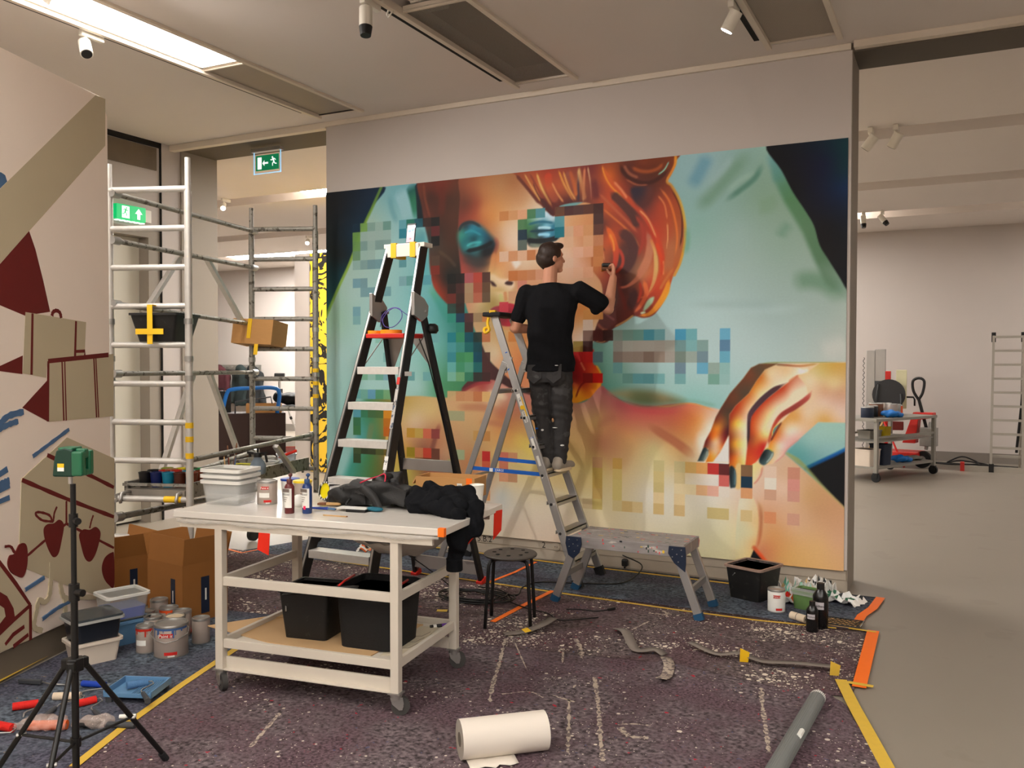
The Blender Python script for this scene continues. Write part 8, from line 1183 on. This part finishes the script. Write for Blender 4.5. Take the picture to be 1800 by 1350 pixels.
# ---------------------------------------------------------------- back hall, seen right of the mural wall
m_gsteel = mat('grey_trolley', (150, 146, 138), .5, .3, var=.08); gt_ = thing('grey_trolley', 'grey steel trolley loaded with cans in the back hall', 'trolley', (-.985, 14.40, 0), math.radians(64))
mb = MB(); mb.box(-.85, .85, -.38, .38, .86, .90); part(mb, 'top_tray', m_gsteel, gt_, bevel=.004); mb = MB(); mb.box(-.82, .82, -.36, .36, .56, .575); part(mb, 'middle_shelf', m_gsteel, gt_); mb = MB(); mb.box(-.82, .82, -.36, .36, .18, .21); part(mb, 'bottom_shelf', m_gsteel, gt_)
for sx in (-1, 1):
    for sy in (-1, 1): mb = MB(); mb.box(sx*.8-.025, sx*.8+.025, sy*.35-.025, sy*.35+.025, .13, .9); lg = part(mb, 'leg', m_gsteel, gt_); mb = MB(); mb.tube((sx*.8-.02, sy*.35, .065), (sx*.8+.02, sy*.35, .065), .064, 18); part(mb, 'caster_wheel', m_rub, lg, auto=40); mb = MB(); mb.box(sx*.8-.03, sx*.8+.03, sy*.35-.035, sy*.35+.035, .06, .13); part(mb, 'caster_fork', m_black, lg)
for sy in (-1, 1): mb = MB(); mb.box(-.8, .8, sy*.36-.01, sy*.36+.01, .62, .65); part(mb, 'guard_rail', m_gsteel, gt_)
GM = Matrix.Translation((-.985, 14.40, 0)) @ Matrix.Rotation(math.radians(64), 4, 'Z')
for k, (x, y, r_, h_, mm, lb) in enumerate(((-.62, -.1, .09, .16, m_navy, 'dark blue can at the near end of the grey trolley'), (-.42, -.05, .085, .17, m_blk, 'black can on the grey trolley'), (-.22, .0, .10, .20, m_dwood, 'brown pot on the grey trolley'), (-.08, -.16, .085, .19, m_cang, 'grey can in front on the grey trolley'), (.12, .05, .09, .19, m_cang, 'grey can in the middle of the grey trolley'), (.30, .0, .085, .17, m_steel, 'steel can at the far end of the grey trolley'), (.46, .05, .08, .15, m_odrip, 'orange can behind the steel can'))): can(lb, GM @ Vector((x, y, .9005)), r_, h_, body=mm, lid=m_steel, group='cans on the grey trolley', white=False)
for k, (x, y, w, d_, h_, z, mm, lb) in enumerate(((-.66, -.12, .26, .26, .24, .2105, m_tw, 'white bucket on the bottom shelf of the grey trolley'), (-.36, -.16, .20, .22, .30, .2105, m_navy, 'dark box on the bottom shelf of the grey trolley'), (-.3, .05, .3, .2, .12, .5755, m_gsteel, 'grey crate on the middle shelf of the grey trolley'), (.0, .0, .16, .14, .16, .5755, mat('yellow_tub', (226, 196, 30), .5), 'yellow tub on the middle shelf of the grey trolley'))): tub('storage_tub', lb, 'container', GM @ Vector((x, y, z)), 1.1, w, d_, h_, mm, w2=w*1.08, d2=d_*1.08, rim=.008)
m_bg = mat('blue_nitrile', (20, 110, 190), .5, var=.1)
for (x, y, z, lb) in ((.12, -.18, .2105, 'crumpled blue gloves on the bottom shelf of the grey trolley'), (-.30, -.26, .9005, 'crumpled blue glove on top of the grey trolley')): o = soft('rubber_glove', [('e', (0, 0, .05), (.14, .09, .05)), ('e', (.1, .04, .04), (.08, .06, .04)), ('c', (.1, 0, .04), (.2, .05, .03), .03, .02)], m_bg, None, voxel=.015, smooth=2, wob=.02, wfreq=30); put(o, GM @ Vector((x, y, z)), .5); tag(o, lb, 'glove')
o = soft('grey_cloth', [('e', (0, 0, .03), (.2, .12, .03)), ('e', (.1, .05, .03), (.12, .1, .03))], mat('grey_cloth', (120, 116, 106), .9), None, voxel=.015, smooth=2, wob=.02, wfreq=25); put(o, GM @ Vector((.5, -.1, .2105)), .3); tag(o, 'grey cloth on the bottom shelf of the grey trolley', 'cloth')
# material lift
ml = thing('material_lift', 'tall aluminium lift mast with a black reel in the back hall', 'lift', (-1.2, 15.75, 0))
mb = MB(); mb.box(-.15, -.02, -.05, .05, .1, 1.90); part(mb, 'mast', m_alu, ml, bevel=.006); mb = MB(); mb.box(-.02, .14, -.04, .04, .1, 1.92); part(mb, 'mast_section', m_alu, ml, bevel=.006); mb = MB(); mb.box(-.02, .08, -.07, -.045, .1, 1.40); part(mb, 'guide_rail', m_grip, ml)
mb = MB(); mb.path([(-.19+.012*math.sin(k*1.3), -.06+.012*math.cos(k*1.3), .2+.016*k) for k in range(100)], .005, 5); part(mb, 'coiled_cable', m_black, ml, smooth=True)
mb = MB(); mb.tube((.20, -.16, 1.18), (.20, -.08, 1.18), .25, 28); part(mb, 'reel', mat('dark_grey_reel', (48, 48, 50), .5), ml, auto=40); mb = MB(); mb.path([(.05, -.2, 1.35), (.0, -.22, 1.0), (.2, -.25, .9), (.40, -.22, .98), (.38, -.2, 1.2)], .018, 8); part(mb, 'reel_frame', m_black, ml, smooth=True); mb = MB(); mb.box(.14, .22, -.05, .05, .2, 1.56); part(mb, 'red_post', m_redp, ml, bevel=.006)
mb = MB(); mb.box(.30, .46, -.02, .04, .95, 1.58); part(mb, 'control_box', mat('cream_cabinet', (214, 208, 170), .5), ml, bevel=.006); mb = MB(); mb.path([(.46, 0, 1.14), (.56, 0, 1.14), (.58, 0, 1.10), (.58, 0, 1.0)], .014, 8); part(mb, 'crank', m_black, ml, smooth=True)
for sx in (-.3, .35): mb = MB(); mb.tube((.12, -.05, .75), (sx+.1, -.25, .02), .016, 8); part(mb, 'outrigger', m_redp if sx > 0 else m_wood, ml, smooth=True)
mb = MB(); mb.box(-.25, .3, -.2, .2, .012, .1); part(mb, 'base', m_grip, ml); mb = MB(); mb.box(.18, .42, -.06, .04, .60, .74); part(mb, 'winch', mat('dark_red_metal', (110, 30, 24), .5), ml, bevel=.01)
# pallet jack
pj = thing('pallet_jack', 'red pallet jack with a black loop handle in the back hall', 'pallet jack', (-.62, 15.75, 0), -.2)
mb = MB(); mb.prism([(-.16, .42), (.0, .92), (.30, .92), (.30, .84), (.08, .80), (.04, .42)], -.1, .1, plane_T((0, 0, -.02), (1, 0, 0), (0, 0, 1))); part(mb, 'red_body', m_redp, pj, bevel=.01); mb = MB(); mb.box(-.6, .1, -.28, .28, .18, .26); part(mb, 'fork', m_redp, pj, bevel=.006); mb = MB(); mb.tube((.18, 0, .3), (.25, 0, .75), .03, 10); mb.box(.1, .34, -.09, .09, .36, .66); part(mb, 'hydraulic_pump', m_steel, pj, bevel=.02)
mb = MB(); mb.tube((.13, -.05, .14), (.13, .05, .14), .135, 22); part(mb, 'steering_wheel', m_rub, pj, auto=40); mb = MB(); mb.tube((.13, -.06, .14), (.13, .06, .14), .06, 16); part(mb, 'wheel_hub', m_steel, pj, auto=40)
mb = MB(); mb.tube((.22, 0, .5), (.06, 0, 1.12), .025, 10); part(mb, 'drawbar', m_black, pj); mb = MB(); mb.path([tuple(q) for q in crom([(.06, 0, 1.10), (-.02, 0, 1.24), (-.03, 0, 1.40), (.06, 0, 1.45), (.14, 0, 1.40), (.12, 0, 1.22), (.06, 0, 1.10)], 5)], .022, 8); part(mb, 'loop_handle', m_black, pj, smooth=True)
# ladder against the back wall
fl_ = thing('leaning_ladder', 'aluminium ladder standing by the back wall at the right edge', 'ladder', (.69, 15.63, 0)); m_lad = mat('dull_aluminium', (176, 170, 160), .5, .5, var=.08)
for x in (-.2, .2): mb = MB(); mb.beam((x*1.08, 0, .08), (x, .02, 2.12), .035, .07, (0, 1, 0)); st = part(mb, 'stile', m_lad, fl_); mb = MB(); mb.beam((x*1.0, .02, 2.02), (x*1.0, .02, 2.17), .06, .05, (0, 1, 0)); part(mb, 'top_hook', m_black, st)
for k in range(9): z = .38+.215*k; mb = MB(); mb.box(-.2, .2, -.02, .04, z-.018, z+.018); part(mb, 'rung', m_lad, fl_)
for x in (-.2, .2): mb = MB(); mb.beam((x, .5, .02), (x, .06, 2.0), .03, .05, (0, 1, 0)); part(mb, 'rear_stile', m_lad, fl_)
mb = MB(); mb.box(-.58, .45, -.04, .04, .0, .085); ft = part(mb, 'base_bar', m_lad, fl_); mb = MB(); mb.box(-.64, -.58, -.06, .06, .0, .14); part(mb, 'red_end_cap', m_redp, ft); mb = MB(); mb.box(-.245, -.175, -.05, .05, .0, .13); part(mb, 'stile_shoe', m_black, ft)
mb = MB(); mb.box(-.19, .2, .1, .14, .22, .26); part(mb, 'lower_bar', m_lad, fl_); mb = MB(); mb.tube((.14, .22, .3), (.21, .10, 1.25), .02, 8); part(mb, 'black_strut', m_black, fl_)
mb = MB(); mb.path([tuple(q) for q in crom([(-1.2, .1, .02), (-.6, .05, .02), (-.2, .0, .02), (.3, -.05, .03), (.5, .15, .02), (.1, .2, .06), (-.1, .1, .02), (.1, .02, .14), (.25, .05, .11), (.35, .0, .04), (.0, -.08, .02), (-.4, .12, .02), (.9, -.1, .02), (.6, -.2, .02)], 6)], .013, 6); solo(mb, 'cable', m_black, 'black cable lying along the back wall near the ladder', 'cable', (-.05, 16.3, .012), smooth=True)
# ---------------------------------------------------------------- back hall, seen through the left opening
m_yel = bpy.data.materials.new('black_on_yellow_drawing'); m_yel.use_nodes = True; N = m_yel.node_tree.nodes; L = m_yel.node_tree.links; tc_ = N.new('ShaderNodeTexCoord'); n1 = N.new('ShaderNodeTexNoise'); n1.inputs['Scale'].default_value = 2.6; n1.inputs['Detail'].default_value = 3.; n1.inputs['Distortion'].default_value = 1.6; wv = N.new('ShaderNodeMath'); wv.operation = 'MULTIPLY'; wv.inputs[1].default_value = 26.
sn = N.new('ShaderNodeMath'); sn.operation = 'SINE'; gtt = N.new('ShaderNodeMath'); gtt.operation = 'GREATER_THAN'; gtt.inputs[1].default_value = .45; mx = N.new('ShaderNodeMix'); mx.data_type = 'RGBA'; mx.inputs[6].default_value = lin((244, 200, 56))+(1,); mx.inputs[7].default_value = lin((34, 30, 28))+(1,)
L.new(tc_.outputs['Object'], n1.inputs[0]); L.new(n1.outputs[0], wv.inputs[0]); L.new(wv.outputs[0], sn.inputs[0]); L.new(sn.outputs[0], gtt.inputs[0]); L.new(gtt.outputs[0], mx.inputs[0]); L.new(mx.outputs[2], N['Principled BSDF'].inputs['Base Color']); N['Principled BSDF'].inputs['Roughness'].default_value = .8
mb = MB(); mb.box(-9.17, -5.8, 10.75, 11.0, 0, 3.36); struct(mb, 'wall_partition', m_wall); mb = MB(); mb.box(0, 2.3, -.012, 0, 0, 3.33); ym = solo(mb, 'drawn_mural', m_yel, 'yellow mural with black drawn lines seen through the left opening', 'mural', (-8.86, 10.748, .02))
cr_ = thing('coat_rail', 'coat rail with hooks on the far wall through the left opening', 'coat rail', (-16.3, 16.975, 1.5)); mb = MB(); mb.box(-.75, .75, -.02, .0, .0, .12); part(mb, 'rail', m_gsteel, cr_)
for k in range(9): mb = MB(); mb.path([(-.68+.17*k, -.02, .08), (-.68+.17*k, -.07, .05), (-.68+.17*k, -.08, .08)], .01, 5); part(mb, 'hook', m_steel, cr_, smooth=True)
for x, cc, lb in ((-16.72, (70, 30, 36), 'maroon jacket hanging on the coat rail'), (-16.0, (34, 44, 44), 'dark green and navy jacket hanging on the coat rail'), (-15.62, (26, 28, 30), 'black jacket hanging at the right end of the coat rail')): o = soft('jacket', [('l', [((0, 0, 0), .24, .10, 0), ((0, 0, .35), .26, .11, 0), ((0, 0, .75), .25, .11, 0), ((0, 0, .93), .12, .08, 0)]), ('c', (-.24, 0, .78), (-.30, 0, .1), .08, .07), ('c', (.24, 0, .78), (.30, 0, .1), .08, .07), ('e', (0, -.05, .93), (.10, .06, .07))], mat('jacket_%d' % cc[0], cc, .9, var=.2), None, voxel=.03, smooth=2, wob=.03, wfreq=14); put(o, (x, 16.76, .60)); tag(o, lb, 'jacket', 'jackets on the coat rail')
cbn = thing('brown_cabinet', 'dark brown low cabinet beyond the left opening', 'cabinet', (-11.25, 11.95, 0), .78); mb = MB(); mb.box(-.62, .62, -.3, .3, .03, .80); part(mb, 'carcass', mat('dark_brown_board', (52, 32, 28), .6, var=.1), cbn, bevel=.006); mb = MB(); mb.box(-.60, -.01, -.315, -.3, .06, .78); part(mb, 'door', MATS['dark_brown_board'], cbn); mb = MB(); mb.box(.01, .60, -.315, -.3, .06, .78); part(mb, 'door', MATS['dark_brown_board'], cbn); mb = MB(); mb.box(-.6, .6, -.28, .28, 0, .03); part(mb, 'plinth', m_black, cbn)
bt = thing('hand_truck_frame', 'bright blue tubular trolley frame on the brown cabinet', 'trolley frame', (-11.1, 11.9, .8005), .78); mb = MB(); mb.path([tuple(q) for q in crom([(-.52, -.2, .0), (-.44, -.2, .34), (-.34, -.2, .42), (.0, -.2, .44), (.34, -.2, .44), (.44, -.2, .34), (.40, -.2, .0)], 6)], .035, 10); part(mb, 'blue_tube', mat('blue_tube_paint', (24, 110, 196), .35), bt, smooth=True); mb = MB(); mb.path([(-.3, -.1, .0), (-.3, -.1, .2), (.3, -.1, .28), (.35, -.1, .0)], .015, 6); part(mb, 'inner_wire', m_grip, bt, smooth=True)
carton('cardboard_box', 'open flat cardboard box lying on the brown cabinet', Vector((-10.98, 12.05, .8005)), .7, .6, .3, .16, [(0, -1, .14, -110)])
bc = thing('black_case', 'black case standing on the left of the brown cabinet', 'case', (-11.72, 11.75, .8005), .78); mb = MB(); mb.box(-.18, .18, -.1, .1, 0, .38); part(mb, 'shell', m_blk, bc, bevel=.01); mb = MB(); mb.path([(-.06, -.1, .38), (-.06, -.1, .42), (.06, -.1, .42), (.06, -.1, .38)], .01, 6); part(mb, 'handle', m_black, bc)
tt = thing('side_table', 'thin grey table with black bent legs beyond the scaffold', 'table', (-11.35, 13.35, 0), .78); mb = MB(); mb.box(-.65, .4, -.3, .3, .83, .86); part(mb, 'table_top', m_grip, tt)
for x in (-.35, .05, .35): mb = MB(); mb.path([tuple(q) for q in crom([(x, -.22, .83), (x, -.22, .5), (x, -.22, .12), (x+.06, -.22, .03), (x+.25, -.22, .02)], 5)], .025, 8); part(mb, 'bent_leg', m_black, tt, smooth=True)
o = soft('shoulder_bag', [('e', (0, 0, .13), (.32, .16, .13)), ('e', (-.2, 0, .14), (.14, .14, .12)), ('e', (.25, 0, .1), (.12, .13, .10)), ('c', (.2, -.05, .2), (.38, -.08, .06), .04, .03)], mat('black_bag_far', (20, 20, 20), .7), None, voxel=.02, smooth=2, wob=.03, wfreq=16); put(o, Vector((-11.42, 13.30, .8605)), .78); tag(o, 'black bag lying on the thin grey table', 'bag')
ct = thing('camera_tripod', 'silver camera tripod standing by the far wall', 'tripod', (-13.4, 15.2, 0), .6); mb = MB(); mb.tube((0, 0, .9), (0, 0, 1.34), .03, 10); part(mb, 'column', m_alu, ct); mb = MB(); mb.cbox((0, 0, 1.40), (.22, .16, .1)); part(mb, 'head', m_black, ct, bevel=.02); mb = MB(); mb.tube((0, 0, .98), (0, 0, 1.1), .07, 10); part(mb, 'spider', m_black, ct)
for k in range(3): a = k*2.094+.4; mb = MB(); mb.tube((.03*math.cos(a), .03*math.sin(a), 1.06), (.42*math.cos(a), .42*math.sin(a), .0), .022, 8); lg = part(mb, 'leg', m_alu, ct); mb = MB(); mb.tube((.24*math.cos(a), .24*math.sin(a), .48), (.26*math.cos(a), .26*math.sin(a), .42), .03, 8); part(mb, 'leg_clamp', m_black, lg)
fe = thing('black_stand', 'slim black stand next to the pale partition', 'stand', (-10.75, 14.0, 0)); mb = MB(); mb.tube((0, 0, .02), (0, 0, .72), .07, 14); part(mb, 'cylinder', m_black, fe, auto=40); mb = MB(); mb.tube((0, 0, .72), (0, 0, .95), .03, 10); part(mb, 'neck', m_steel, fe); mb = MB(); mb.lathe([(.12, 0), (.12, .02)], 18); part(mb, 'foot_plate', m_black, fe)
pb = thing('painted_board', 'pink and white painted board lying beyond the scaffold', 'painting', (-10.55, 12.75, 0), .78); mb = MB(); mb.box(-.55, .45, -.03, .03, 0, .30, Matrix.Rotation(-.5, 4, 'X')); part(mb, 'board', m_lbl, pb); mb = MB(); mb.box(-.55, .45, -.034, -.03, .03, .16, Matrix.Rotation(-.5, 4, 'X')); part(mb, 'pink_band', mat('pink_wash', (196, 120, 116), .7, var=.1), pb); mb = MB(); mb.box(-.55, .45, -.035, -.03, .155, .165, Matrix.Rotation(-.5, 4, 'X')); part(mb, 'orange_line', m_odrip, pb)
